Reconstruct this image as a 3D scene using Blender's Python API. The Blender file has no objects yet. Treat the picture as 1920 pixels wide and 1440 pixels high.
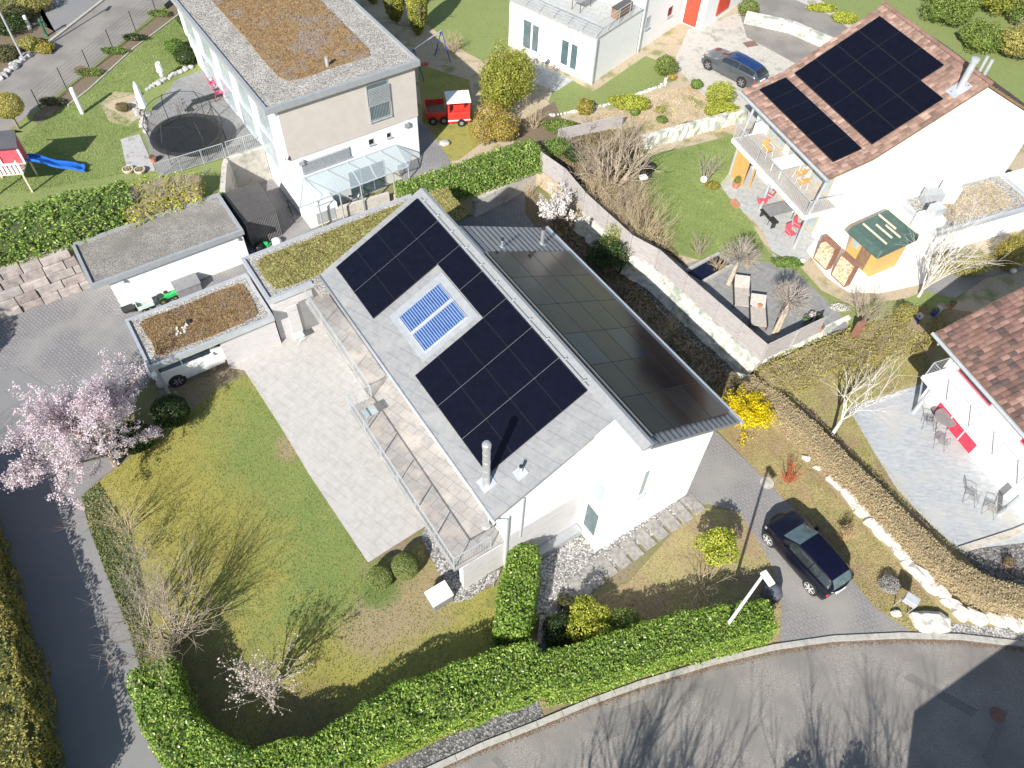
import bpy, math, random
import numpy as np
from mathutils import Vector
R_=math.radians
random.seed(7); rng=np.random.default_rng(7)
scene=bpy.context.scene; COL=scene.collection
# ---------------------------------------------------------------- camera, sky, sun, exposure
FPX,PIT,ROL,CH=1439.5,0.91926,0.054398,31.0      # focal length in 1920-px units, downward pitch, roll, height in m
fw=Vector((0,math.cos(PIT),-math.sin(PIT))); r0=Vector((1,0,0)); u0=r0.cross(fw)
RV=math.cos(ROL)*r0+math.sin(ROL)*u0; UV=-math.sin(ROL)*r0+math.cos(ROL)*u0
CAMP=Vector((0,0,CH))
cd=bpy.data.cameras.new('camera'); cam=bpy.data.objects.new('camera',cd); COL.objects.link(cam)
from mathutils import Matrix
mt=Matrix.Identity(4)
for i in range(3):
    mt[i][0]=RV[i]; mt[i][1]=UV[i]; mt[i][2]=-fw[i]; mt[i][3]=CAMP[i]
cam.matrix_world=mt; cd.sensor_fit='HORIZONTAL'; cd.sensor_width=36; cd.lens=36*FPX/1920; cd.clip_end=600; cd.clip_start=.5
scene.camera=cam
SAZ,SEL=R_(202),R_(35)     # the sun stands behind the camera, a little to the left
w=bpy.data.worlds.new('World'); scene.world=w; w.use_nodes=True
nt=w.node_tree; sk=nt.nodes.new('ShaderNodeTexSky'); sk.sky_type='NISHITA'; sk.sun_disc=False
sk.sun_elevation=SEL; sk.sun_rotation=SAZ; sk.air_density=1.2; sk.dust_density=.6
bg=nt.nodes['Background']; bg.inputs[1].default_value=.085; nt.links.new(sk.outputs[0],bg.inputs[0])
sd=bpy.data.lights.new('sun','SUN'); sd.energy=5.0; sd.angle=R_(.5); sd.color=(1,.955,.89)
so=bpy.data.objects.new('sun',sd); COL.objects.link(so)
SD=Vector((math.sin(SAZ)*math.cos(SEL),math.cos(SAZ)*math.cos(SEL),math.sin(SEL)))
so.rotation_euler=SD.to_track_quat('Z','Y').to_euler(); so.location=SD*80
scene.view_settings.view_transform='Standard'; scene.view_settings.look='None'
scene.view_settings.exposure=.68; scene.view_settings.gamma=1
# ---------------------------------------------------------------- survey helpers
def P(x,y,z=0.):
    "world point at height z seen at photo pixel x,y (surveying the real positions from the photograph)"
    d=fw*FPX+RV*(x-960)-UV*(y-720)
    return CAMP+d*((z-CH)/d.z)
class Fr:
    def __init__(s,deg):
        a=R_(deg); s.deg=deg; s.u=Vector((math.cos(a),-math.sin(a),0)); s.v=Vector((math.sin(a),math.cos(a),0))
    def W(s,u,v,z=0.): return s.u*u+s.v*v+Vector((0,0,z))
    def L(s,x,y,z=0.): q=P(x,y,z); return q.dot(s.u),q.dot(s.v)
    def on(s,x,y,ax,val):
        "u,v,z of the pixel's ray on the vertical plane u=val (ax 0) or v=val (ax 1)"
        e=(s.u,s.v)[ax]; a=P(x,y,0).dot(e); b=P(x,y,1).dot(e); z=(val-a)/(b-a); return (*s.L(x,y,z),z)
FM=Fr(-35.99); FT=Fr(-36.9); F1=Fr(-24); F2=Fr(-22); FH=Fr(-52.5); F0=Fr(0)
# ---------------------------------------------------------------- materials
MT={}
def ramp_s(n,l,src):
    mr=n.new('ShaderNodeMapRange'); mr.inputs['From Min'].default_value=1.35; mr.inputs['From Max'].default_value=2.0; mr.inputs['To Min'].default_value=.78; mr.inputs['To Max'].default_value=0
    l.new(src,mr.inputs['Value']); return mr.outputs[0]
def mk(name,c1,c2=None,scale=8,rough=.8,c3=None,bump=0,bscale=None,metal=0,tint=None,big=None,detail=6,spec=.5,rot=0,stretch=None,trans=0,brick=None,voro=None,coat=0,lo=.35,hi=.65,wave=None,patches=None):
    m=bpy.data.materials.new(name); m.use_nodes=True; n=m.node_tree.nodes; l=m.node_tree.links
    b=n['Principled BSDF']; b.inputs['Roughness'].default_value=rough; b.inputs['Metallic'].default_value=metal
    b.inputs['Specular IOR Level'].default_value=spec
    if coat: b.inputs['Coat Weight'].default_value=coat; b.inputs['Coat Roughness'].default_value=.04
    geo=n.new('ShaderNodeNewGeometry'); mp=n.new('ShaderNodeMapping'); l.new(geo.outputs['Position'],mp.inputs[0])
    mp.inputs['Rotation'].default_value[2]=R_(rot)
    if stretch: mp.inputs['Scale'].default_value=stretch
    c2=c2 or tuple(x*.8 for x in c1)
    def noise(sc,dt=detail):
        t=n.new('ShaderNodeTexNoise'); t.inputs['Scale'].default_value=sc; t.inputs['Detail'].default_value=dt; t.inputs['Roughness'].default_value=.65
        l.new(mp.outputs[0],t.inputs['Vector']); return t
    def ramp(src,stops):
        r=n.new('ShaderNodeValToRGB'); e=r.color_ramp.elements
        while len(e)<len(stops): e.new(.5)
        for i,(p,c) in enumerate(stops): e[i].position=p; e[i].color=(*c,1)
        l.new(src,r.inputs[0]); return r.outputs[0]
    def mix(a,b2,f,typ='MIX'):
        x=n.new('ShaderNodeMix'); x.data_type='RGBA'; x.blend_type=typ
        if isinstance(f,(int,float)): x.inputs[0].default_value=f
        else: l.new(f,x.inputs[0])
        for k,v in ((6,a),(7,b2)):
            if isinstance(v,tuple): x.inputs[k].default_value=(*v,1)
            else: l.new(v,x.inputs[k])
        return x.outputs[2]
    if tint:            # per-face random value kept in the mesh
        at=n.new('ShaderNodeAttribute'); at.attribute_name='tint'
        st=[(0,c1),(1,c2)] if not c3 else [(0,c1),(.5,c2),(1,c3)]
        col=ramp(at.outputs['Fac'],st)
        nz=noise(scale); col=mix(col,ramp(nz.outputs[0],[(lo,(.62,.62,.62)),(hi,(1.25,1.25,1.25))]),tint,'MULTIPLY')
        hsrc=nz.outputs[0]
    elif voro:
        v=n.new('ShaderNodeTexVoronoi'); v.inputs['Scale'].default_value=voro; l.new(mp.outputs[0],v.inputs['Vector'])
        sp=n.new('ShaderNodeSeparateColor'); l.new(v.outputs['Color'],sp.inputs[0])
        col=ramp(sp.outputs[0],[(0,c1),(.55,c2),(1,c3 or c2)])
        dk=ramp(v.outputs['Distance'],[(.25,(1,1,1)),(.75,(.25,.25,.25))]); col=mix(col,dk,.8,'MULTIPLY')
        nz=noise(scale); col=mix(col,ramp(nz.outputs[0],[(lo,(.7,.7,.7)),(hi,(1.15,1.15,1.15))]),.7,'MULTIPLY')
        hsrc=v.outputs['Distance']
    else:
        nz=noise(scale); st=[(lo,c1),(hi,c2)] if not c3 else [(lo,c1),(.5,c2),(hi,c3)]
        col=ramp(nz.outputs[0],st); hsrc=nz.outputs[0]
    if brick:           # (brick w, brick h, mortar colour, variation colour, mortar size, strength)
        bw,bh,mc,vc,ms,stg=brick
        m2=n.new('ShaderNodeMapping'); l.new(geo.outputs['Position'],m2.inputs[0]); m2.inputs['Rotation'].default_value[2]=R_(rot)
        bt=n.new('ShaderNodeTexBrick'); l.new(m2.outputs[0],bt.inputs['Vector']); bt.inputs['Scale'].default_value=1
        bt.inputs['Brick Width'].default_value=bw; bt.inputs['Row Height'].default_value=bh; bt.inputs['Mortar Size'].default_value=ms
        bt.inputs['Mortar Smooth'].default_value=.2; bt.inputs['Color1'].default_value=(1,1,1,1); bt.inputs['Color2'].default_value=(*vc,1); bt.inputs['Mortar'].default_value=(*mc,1)
        col=mix(col,bt.outputs[0],stg,'MULTIPLY')
    if wave:            # boards / seams: (scale per m, axis, dark)
        sc,ax,dk=wave; wv=n.new('ShaderNodeTexWave'); wv.wave_type='BANDS'; wv.bands_direction=ax; wv.wave_profile='SAW'
        wv.inputs['Scale'].default_value=sc; wv.inputs['Distortion'].default_value=0; m3=n.new('ShaderNodeMapping'); l.new(geo.outputs['Position'],m3.inputs[0]); m3.inputs['Rotation'].default_value[2]=R_(rot)
        l.new(m3.outputs[0],wv.inputs['Vector']); col=mix(col,ramp(wv.outputs[0],[(0,(dk,dk,dk)),(.12,(1,1,1)),(1,(.93,.93,.93))]),1,'MULTIPLY')
    if big:             # (scale, colour, lo, hi) large soft patches
        nb=n.new('ShaderNodeTexNoise'); nb.inputs['Scale'].default_value=big[0]; nb.inputs['Detail'].default_value=5; l.new(geo.outputs['Position'],nb.inputs['Vector'])
        f=ramp(nb.outputs[0],[(big[2],(0,0,0)),(big[3],(1,1,1))]); col=mix(col,big[1],f)
    for c_,rad,pc in (patches or []):      # patches of moss, lush grass or bare earth, each at its own place
        vd=n.new('ShaderNodeVectorMath'); vd.operation='DISTANCE'; l.new(geo.outputs['Position'],vd.inputs[0]); vd.inputs[1].default_value=tuple(c_)
        dv=n.new('ShaderNodeMath'); dv.operation='DIVIDE'; l.new(vd.outputs['Value'],dv.inputs[0]); dv.inputs[1].default_value=rad
        nz2=n.new('ShaderNodeTexNoise'); nz2.inputs['Scale'].default_value=1.3; nz2.inputs['Detail'].default_value=12; nz2.inputs['Roughness'].default_value=.7; l.new(geo.outputs['Position'],nz2.inputs['Vector'])
        ad=n.new('ShaderNodeMath'); ad.operation='MULTIPLY_ADD'; l.new(nz2.outputs[0],ad.inputs[0]); ad.inputs[1].default_value=1.6; l.new(dv.outputs[0],ad.inputs[2])
        col=mix(col,pc,ramp(ad.outputs[0],[(1/2.4*.0+.62,(.8,.8,.8)),(1.,(0,0,0))]) if 0 else ramp_s(n,l,ad.outputs[0]))
    l.new(col,b.inputs['Base Color'])
    if bump:
        bp=n.new('ShaderNodeBump'); bp.inputs['Strength'].default_value=bump; bp.inputs['Distance'].default_value=.03
        if bscale: hs=noise(bscale).outputs[0]
        else: hs=hsrc
        l.new(hs,bp.inputs['Height']); l.new(bp.outputs[0],b.inputs['Normal'])
    if trans:
        b.inputs['Transmission Weight'].default_value=0
        tr=n.new('ShaderNodeBsdfTranslucent'); l.new(col,tr.inputs[0]); ms=n.new('ShaderNodeMixShader'); ms.inputs[0].default_value=trans
        l.new(b.outputs[0],ms.inputs[1]); l.new(tr.outputs[0],ms.inputs[2]); l.new(ms.outputs[0],n['Material Output'].inputs[0])
    MT[name]=m; return m
def glass(name,c,alpha):
    "thin sheet of glass: part mirror, part see-through"
    m=bpy.data.materials.new(name); m.use_nodes=True; n=m.node_tree.nodes; l=m.node_tree.links
    g=n['Principled BSDF']; g.inputs['Base Color'].default_value=(*c,1); g.inputs['Roughness'].default_value=.06; g.inputs['Specular IOR Level'].default_value=.7
    t=n.new('ShaderNodeBsdfTransparent'); t.inputs[0].default_value=(.86,.92,.92,1); x=n.new('ShaderNodeMixShader'); x.inputs[0].default_value=alpha
    l.new(t.outputs[0],x.inputs[1]); l.new(g.outputs[0],x.inputs[2]); l.new(x.outputs[0],n['Material Output'].inputs[0]); MT[name]=m
# ---------------------------------------------------------------- mesh builder
ORG={}
def link(o,parent,org):
    COL.objects.link(o); ORG[o]=org
    if parent is not None: o.parent=parent; o.location=org-ORG[parent]
    else: o.location=org
class MB:
    def __init__(s): s.v=[]; s.f=[]; s.t=[]
    def add(s,vs,fs,t=None):
        k=len(s.v); s.v+= [tuple(p) for p in vs]; s.f+=[tuple(i+k for i in f) for f in fs]; t=random.random() if t is None else t; s.t+=[t]*len(fs); return s
    def hexa(s,b,t,tint=None):
        return s.add(list(b)+list(t),[(3,2,1,0),(4,5,6,7),(0,1,5,4),(1,2,6,5),(2,3,7,6),(3,0,4,7)],tint)
    def box(s,F,u0,u1,v0,v1,z0,z1,tint=None):
        q=lambda z:[F.W(u0,v0,z),F.W(u1,v0,z),F.W(u1,v1,z),F.W(u0,v1,z)]
        return s.hexa(q(z0),q(z1),tint)
    def prism(s,pts,z0,z1,tint=None,side=True,bottom=False):
        n=len(pts); a=sum(pts[i][0]*pts[(i+1)%n][1]-pts[(i+1)%n][0]*pts[i][1] for i in range(n))
        if a<0: pts=pts[::-1]
        fs=[tuple(range(n,2*n))]
        if side: fs+=[(i,(i+1)%n,n+(i+1)%n,n+i) for i in range(n)]
        if bottom: fs.append(tuple(range(n))[::-1])
        return s.add([(p[0],p[1],z0) for p in pts]+[(p[0],p[1],z1) for p in pts],fs,tint)
    def extr(s,F,prof,v0,v1,tint=None):
        "profile of (u,z) pulled along v"
        n=len(prof)
        a=sum(prof[i][0]*prof[(i+1)%n][1]-prof[(i+1)%n][0]*prof[i][1] for i in range(n))
        if a<0: prof=prof[::-1]
        vs=[F.W(u,v0,z) for u,z in prof]+[F.W(u,v1,z) for u,z in prof]
        return s.add(vs,[tuple(range(n)),tuple(range(n,2*n))[::-1]]+[(n+i,n+(i+1)%n,(i+1)%n,i) for i in range(n)],tint)
    def tube(s,p,q,r,r2=None,n=8,cap=True,tint=None):
        p=Vector(p); q=Vector(q); r2=r if r2 is None else r2; d=(q-p)
        if d.length<1e-6: return s
        d.normalize(); a=d.orthogonal().normalized(); b=d.cross(a)
        ring=lambda c,rr:[c+a*(rr*math.cos(2*math.pi*i/n))+b*(rr*math.sin(2*math.pi*i/n)) for i in range(n)]
        fs=[(i,(i+1)%n,n+(i+1)%n,n+i) for i in range(n)]
        if cap: fs+=[tuple(range(n))[::-1],tuple(range(n,2*n))]
        return s.add(ring(p,r)+ring(q,r2),fs,tint)
    def path(s,pts,r,n=6,tint=None):
        for a,b in zip(pts,pts[1:]): s.tube(a,b,r,n=n,tint=tint)
        return s
    def lathe(s,c,prof,n=20,tint=None,sx=1,sy=1):
        "prof of (radius,z) from bottom to top"
        k=len(prof); vs=[(c[0]+r*sx*math.cos(2*math.pi*i/n),c[1]+r*sy*math.sin(2*math.pi*i/n),c[2]+z) for r,z in prof for i in range(n)]
        fs=[(j*n+i,j*n+(i+1)%n,(j+1)*n+(i+1)%n,(j+1)*n+i) for j in range(k-1) for i in range(n)]+[tuple(range(n))[::-1],tuple(range((k-1)*n,k*n))]
        return s.add(vs,fs,tint)
    def build(s,name,mat,parent=None,smooth=False,org=None,bevel=0):
        v=np.array(s.v,dtype=float)
        if org is None:
            org=Vector(((v[:,0].min()+v[:,0].max())/2,(v[:,1].min()+v[:,1].max())/2,v[:,2].min())) if parent is None else ORG[parent]
        org=Vector(org)
        me=bpy.data.meshes.new(name); me.from_pydata([(a-org.x,b-org.y,c-org.z) for a,b,c in s.v],[],s.f)
        at=me.attributes.new('tint','FLOAT','FACE'); at.data.foreach_set('value',s.t)
        if smooth: me.polygons.foreach_set('use_smooth',[True]*len(me.polygons))
        me.materials.append(MT[mat]); me.update()
        o=bpy.data.objects.new(name,me); link(o,parent,org)
        if bevel: b=o.modifiers.new('bevel','BEVEL'); b.width=bevel; b.segments=2; b.limit_method='ANGLE'
        return o
def bulk(name,V,Q,T,mat,parent=None,org=None,smooth=False):
    "large mesh of quads from numpy arrays"
    if org is None: org=Vector(((V[:,0].min()+V[:,0].max())/2,(V[:,1].min()+V[:,1].max())/2,V[:,2].min())) if parent is None else ORG[parent]
    org=Vector(org); V=V-np.array(org)
    me=bpy.data.meshes.new(name); me.vertices.add(len(V)); me.vertices.foreach_set('co',V.astype(np.float32).ravel())
    m=len(Q); me.loops.add(4*m); me.loops.foreach_set('vertex_index',Q.astype(np.int32).ravel())
    me.polygons.add(m); me.polygons.foreach_set('loop_start',np.arange(0,4*m,4,dtype=np.int32))
    me.update(calc_edges=True)
    at=me.attributes.new('tint','FLOAT','FACE'); at.data.foreach_set('value',np.asarray(T,dtype=np.float32))
    if smooth: me.polygons.foreach_set('use_smooth',np.ones(m,dtype=bool))
    me.materials.append(MT[mat]); o=bpy.data.objects.new(name,me); link(o,parent,org); return o
def empty(name,loc):
    o=bpy.data.objects.new(name,None); o.empty_display_size=.2; link(o,None,Vector(loc)); return o
def tag(o,label=None,cat=None,group=None,kind=None):
    if label: o['label']=label
    if cat: o['category']=cat
    if group: o['group']=group
    if kind: o['kind']=kind
    return o
def kids(o): return [c for c in bpy.data.objects if c.parent==o]
def dup(root,loc,rz,label,group=None):
    def cp(o,par):
        c=o.copy(); COL.objects.link(c); c.parent=par
        for ch in kids(o):
            if ch is not c: cp(ch,c)
        return c
    ks=kids(root); r=root.copy(); COL.objects.link(r)
    def rec(src,dst):
        for ch in CH_[src]:
            c=ch.copy(); COL.objects.link(c); c.parent=dst; rec(ch,c)
    global CH_
    CH_={}
    def scan(o): CH_[o]=kids(o); [scan(k) for k in CH_[o]]
    scan(root); rec(root,r)
    r.location=loc; r.rotation_euler=(0,0,rz); r['label']=label
    if group: r['group']=group
    return r
# ---------------------------------------------------------------- leaves and branches
def leaves(pts,nrm,size,spread=.7,aspect=.5,tint=None):
    "one small folded quad per point; nrm is the outward direction"
    N=len(pts); d=nrm+rng.normal(0,spread,(N,3)); d/=np.linalg.norm(d,axis=1)[:,None]+1e-9
    a=np.cross(d,rng.normal(0,1,(N,3))); a/=np.linalg.norm(a,axis=1)[:,None]+1e-9
    b=np.cross(d,a); s=size*rng.uniform(.6,1.3,(N,1))
    p0=pts-a*s; p2=pts+a*s; p1=pts+b*s*aspect+d*s*.15; p3=pts-b*s*aspect+d*s*.15
    V=np.stack([p0,p1,p2,p3],1).reshape(-1,3); Q=np.arange(4*N).reshape(N,4)
    T=rng.random(N) if tint is None else tint
    return V,Q,T
def join(*parts):
    V=[];Q=[];T=[];k=0
    for v,q,t in parts: V.append(v);Q.append(q+k);T.append(t);k+=len(v)
    return np.concatenate(V),np.concatenate(Q),np.concatenate(T)
def fnoise(p,sc,seed=0):
    "cheap smooth pseudo noise -1..1"
    p=p*sc; s=np.zeros(len(p))
    r=np.random.default_rng(seed+3)
    for k in range(6):
        w_=r.normal(0,1,3)*(1+.5*k); s+=np.sin(p@w_+r.uniform(0,6.3))/(1+.4*k)
    return s/3
def segs_mesh(segs,n=3):
    S=np.array([(a[0],a[1],a[2],b[0],b[1],b[2],r,q) for a,b,r,q in segs]); A=S[:,0:3];B=S[:,3:6]
    d=B-A; d/=np.linalg.norm(d,axis=1)[:,None]+1e-9
    h=np.where(np.abs(d[:,2:3])<.9,[[0,0,1.]],[[1.,0,0]]); a=np.cross(d,h); a/=np.linalg.norm(a,axis=1)[:,None]; b=np.cross(d,a)
    V=[]
    for C_,rr in ((A,S[:,6:7]),(B,S[:,7:8])):
        for i in range(n):
            t=2*math.pi*i/n; V.append(C_+(a*math.cos(t)+b*math.sin(t))*rr)
    V=np.stack(V,1); N=len(S); idx=np.arange(N)[:,None]*2*n
    Q=np.concatenate([idx+np.array([[i,(i+1)%n,n+(i+1)%n,n+i]]) for i in range(n)])
    return V.reshape(-1,3),Q,np.tile(rng.random(N),n)
def grow(segs,tips,p,d,L,r,depth,kids_=3,ang=.55,up=.15,shr=.72,wig=.18,nseg=3,rk=.6):
    p=np.array(p,float); d=np.array(d,float); d/=np.linalg.norm(d); cur=p; rr=r; joints=[]
    for i in range(nseg):
        d=d+rng.normal(0,wig,3)+np.array([0,0,up*.3]); d/=np.linalg.norm(d)
        nx=cur+d*L/nseg; r2=r*(1-(i+1)/nseg*(1-rk)); segs.append((cur,nx,rr,r2)); cur=nx; rr=r2; joints.append((cur,d,rr))
        if depth<=2: tips.append((cur,d))
    if depth<=0: tips.append((cur,d)); return
    for k in range(kids_):
        j=joints[-1] if k<max(1,kids_-2) else joints[random.randrange(len(joints))]
        nd=j[1]+rng.normal(0,ang,3)+np.array([0,0,up]); 
        grow(segs,tips,j[0],nd,L*shr*random.uniform(.75,1.2),max(j[2]*.75,.004),depth-1,kids_,ang,up,shr,wig,nseg,rk)
def bare(name,base,h,wd,label,cat='shrub',stems=9,depth=3,mat='twig',r=.03,kids_=3,group=None,ang=.4,up=.1,tipleaf=None,lean=(0,0),trunk=None,wig=.16,nseg=3,shr=.72,bias=None):
    "leafless shrub or tree; tipleaf=(mat,count per tip,size,spread) sets buds or blossom"
    base=np.array(base,float); segs=[];tips=[]
    tr=[]
    b0=base.copy()
    if trunk:
        tp=base+np.array([lean[0],lean[1],trunk[0]]); tr.append((base,tp,trunk[1],trunk[1]*.75)); b0=tp
    tot=sum(shr**k for k in range(depth+1))
    for i in range(stems):
        a=2*math.pi*(i+random.uniform(-.4,.4))/stems; e=random.uniform(.25,1)
        d=np.array([math.cos(a)*wd*e+lean[0]*.5,math.sin(a)*wd*e+lean[1]*.5,(h-(trunk[0] if trunk else 0))*random.uniform(.75,1)])
        if bias is not None: d=d+np.array(bias)
        grow(segs,tips,b0+np.array([math.cos(a),math.sin(a),0])*(.02 if trunk else min(.25,wd*.15)),d,np.linalg.norm(d)/tot*1.05,r,depth,kids_,ang,up,shr,wig,nseg)
    root=empty(name,base)
    if tr:
        V,Q,T=segs_mesh(tr,8); bulk('trunk',V,Q,T,mat,root)
    V,Q,T=segs_mesh(segs); bulk('branches',V,Q,T,mat,root)
    if tipleaf:
        m,c,s,sp=tipleaf; tp=np.array([t[0] for t in tips]); td=np.array([t[1] for t in tips])
        pts=np.repeat(tp,c,0)+rng.normal(0,sp,(len(tp)*c,3)); dd=np.repeat(td,c,0)
        V,Q,T=leaves(pts,dd,s,1.2,.7); bulk('blossom' if 'bloss' in m else 'foliage',V,Q,T,m,root)
    tag(root,label,cat,group); return root
def ellip(c,rad,N,rough=.18,nsc=2.2,seed=0,flat=None,shell=.75,gaps=.0):
    d=rng.normal(0,1,(N,3)); d/=np.linalg.norm(d,axis=1)[:,None]
    if flat is not None: d[:,2]=np.where(d[:,2]<flat,-d[:,2],d[:,2])
    k=1+rough*fnoise(d,nsc,seed)
    rr=rng.uniform(shell,1,(N,1))*k[:,None]
    pts=np.array(c)+d*rr*np.array(rad)
    if gaps: keep=fnoise(d,nsc*1.6,seed+9)>-gaps*0-1+gaps*1.1; pts=pts[keep]; d=d[keep]
    return pts,d
def bush(name,base,rx,ry,h,label,mat='leaf_mid',N=3500,size=.06,rough=.2,cat='shrub',group=None,trunk=0,seed=None,nsc=2.4,aspect=.5,stem='bark',shell=.7,spread=.7,clumps=1,gaps=.25):
    seed=random.randrange(999) if seed is None else seed; base=np.array(base,float)
    root=empty(name,base); c=base+np.array([0,0,trunk+(h-trunk)/2]); rz=(h-trunk)/2
    parts=[]
    for k in range(clumps):
        if clumps==1: cc,rd=c,(rx,ry,rz)
        else:
            a=2*math.pi*k/clumps+random.random(); q=random.uniform(.35,.6); cc=c+np.array([math.cos(a)*rx*q,math.sin(a)*ry*q,random.uniform(-.25,.35)*rz]); f=random.uniform(.5,.7); rd=(rx*f,ry*f,rz*f*1.1)
        pts,d=ellip(cc,rd,N//clumps,rough,nsc,seed+k,shell=shell,gaps=gaps)
        parts.append(leaves(pts,d,size,spread,aspect))
    V,Q,T=join(*parts); V[:,2]=np.maximum(V[:,2],base[2]+.01)
    bulk('crown' if trunk else 'foliage',V,Q,T,mat,root)
    segs=[];tips=[]
    for i in range(5 if not trunk else 4):
        a=i*1.3; grow(segs,tips,base+np.array([0,0,trunk*.8]),(math.cos(a)*rx*.6,math.sin(a)*ry*.6,max(.2,(h-trunk)*.6)),(h-trunk)*.42,.03+.01*h,1,3,.5,.1)
    if trunk: segs.append((base,base+np.array([0,0,trunk]),.05+.02*h,.04+.015*h))
    V,Q,T=segs_mesh(segs,5); bulk('trunk' if trunk else 'stems',V,Q,T,stem,root)
    tag(root,label,cat,group); return root
def hedge(name,pts,wd,h,zb,label,mat='leaf_laurel',dens=150,size=.07,cat='hedge',rough=.1,group=None,core='core',taper=.9,seed=1,aspect=.5,spread=.6,cap=True):
    "clipped hedge along a path of world points"
    pts=[np.array((p[0],p[1])) for p in pts]; root=empty(name,(pts[len(pts)//2][0],pts[len(pts)//2][1],zb))
    W=wd if isinstance(wd,(list,tuple)) else [wd]*len(pts)
    n=len(pts); nr=[]
    for i in range(n):
        a=pts[max(0,i-1)]; b=pts[min(n-1,i+1)]; t=(b-a)/np.linalg.norm(b-a); nr.append(np.array((-t[1],t[0])))
    mb=MB()
    def ringp(i,k,hh):
        o=[]
        for s,z,f in ((-1,zb,1.),(-1,zb+hh,taper),(1,zb+hh,taper),(1,zb,1.)):
            q=pts[i]+nr[i]*s*W[i]/2*f*k; o.append((q[0],q[1],z))
        return o
    for i in range(n-1):
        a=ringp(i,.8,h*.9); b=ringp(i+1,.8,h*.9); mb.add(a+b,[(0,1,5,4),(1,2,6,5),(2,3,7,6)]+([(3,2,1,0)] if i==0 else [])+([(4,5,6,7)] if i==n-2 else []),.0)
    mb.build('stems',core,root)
    parts=[]
    for i in range(n-1):
        Ls=np.linalg.norm(pts[i+1]-pts[i]); per=2*h+max(W[i],W[i+1]); N=int(Ls*per*dens)
        t=rng.random((N,1)); s=rng.random(N)*per; w_=(W[i]*(1-t)+W[i+1]*t)[:,0]
        c=pts[i]*(1-t)+pts[i+1]*t; nn=nr[i]*(1-t)+nr[i+1]*t; nn/=np.linalg.norm(nn,axis=1)[:,None]
        off=np.zeros(N);z=np.zeros(N);d=np.zeros((N,3))
        A=s<h; B=(s>=h)&(s<2*h); C_=~(A|B)
        z[A]=s[A]; off[A]=-.5; z[B]=s[B]-h; off[B]=.5; z[C_]=h; off[C_]=(s[C_]-2*h)/(per-2*h)-.5
        f=1-(1-taper)*z/h
        # rounded shoulders
        edge=np.clip((np.abs(off)-.36)/.14,0,1); z=np.where(C_,z-edge**2*.12*min(1,h),z)
        d[A,:2]=-nn[A]; d[B,:2]=nn[B]; d[C_,2]=1; d[:,2]+=.25
        xy=c+nn*(off*w_*f)[:,None]; p=np.column_stack([xy,zb+z])
        nz=fnoise(p,1.6,seed)*rough+fnoise(p,5,seed+5)*rough*.5+rng.normal(0,.035,N)
        p=p+d*nz[:,None]; p[:,2]=np.maximum(p[:,2],zb+.01)
        parts.append(leaves(p,d,size,spread,aspect))
    if cap:
        for e,ix in ((0,0),(n-1,-1)):
            t=(pts[0]-pts[1]) if e==0 else (pts[-1]-pts[-2]); t/=np.linalg.norm(t); N=int(W[ix]*h*dens)
            o=rng.uniform(-.5,.5,N); z=rng.random(N)*h; xy=pts[ix]+nr[ix]*(o*W[ix]*(1-(1-taper)*z/h))[:,None]; d=np.tile(np.array([t[0],t[1],.2]),(N,1))
            p=np.column_stack([xy,zb+z])+d*(rng.normal(0,.06,N)+.03)[:,None]; parts.append(leaves(p,d,size,spread,aspect))
    V,Q,T=join(*parts); bulk('foliage',V,Q,T,mat,root); tag(root,label,cat,group); return root
def scatter(poly,N,z=0.):
    "random points in a polygon"
    P_=np.array([(p[0],p[1]) for p in poly]); lo=P_.min(0);hi=P_.max(0); out=[]
    while sum(len(o) for o in out)<N:
        q=rng.uniform(lo,hi,(N,2)); ins=np.zeros(N,bool); j=len(P_)-1
        for i in range(len(P_)):
            c=((P_[i,1]>q[:,1])!=(P_[j,1]>q[:,1]))&(q[:,0]<(P_[j,0]-P_[i,0])*(q[:,1]-P_[i,1])/(P_[j,1]-P_[i,1]+1e-12)+P_[i,0]); ins^=c; j=i
        out.append(q[ins])
    q=np.concatenate(out)[:N]; return np.column_stack([q,np.full(N,z)])
def tufts(name,poly,N,z,size,mat,label,cat='grass',tall=1.):
    p=scatter(poly,N,z); d=np.tile([0,0,1.],(N,1)); d=d+rng.normal(0,.5,(N,3)); a=rng.normal(0,1,(N,3)); a[:,2]=0; a/=np.linalg.norm(a,axis=1)[:,None]
    s=size*rng.uniform(.5,1.4,(N,1)); d/=np.linalg.norm(d,axis=1)[:,None]
    V=np.stack([p-a*s*.5,p+a*s*.5,p+a*s*.35+d*s*tall,p-a*s*.35+d*s*tall],1).reshape(-1,3)
    T=np.clip(.5+.45*fnoise(p,.55,len(label))+.25*fnoise(p,2.1,3)+rng.normal(0,.14,N),0,1)
    o=bulk(name,V,np.arange(4*N).reshape(N,4),T,mat); tag(o,label,cat,kind='stuff'); return o
def stones(mb,c,rx,ry,rz,yaw=0,n=1,jit=.25,tint=None):
    "one irregular faceted stone"
    import itertools
    k=7; m=5; vs=[];ca,sa=math.cos(yaw),math.sin(yaw); sx=random.uniform(.8,1.2)
    for j in range(m):
        ph=math.pi*(j/(m-1))-math.pi/2; rr=max(.18,math.cos(ph))**.45; zz=math.sin(ph)
        for i in range(k):
            a=2*math.pi*i/k; f=1+random.uniform(-jit,jit)
            x=math.cos(a)*rr*rx*f; y=math.sin(a)*rr*ry*f; vs.append((c[0]+x*ca-y*sa,c[1]+x*sa+y*ca,c[2]+rz*(zz*(1+random.uniform(-jit,jit)*.4)+.55)))
    fs=[(j*k+i,j*k+(i+1)%k,(j+1)*k+(i+1)%k,(j+1)*k+i) for j in range(m-1) for i in range(k)]+[tuple(range(k))[::-1],tuple(range((m-1)*k,m*k))]
    mb.add(vs,fs,tint); return mb
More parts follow.
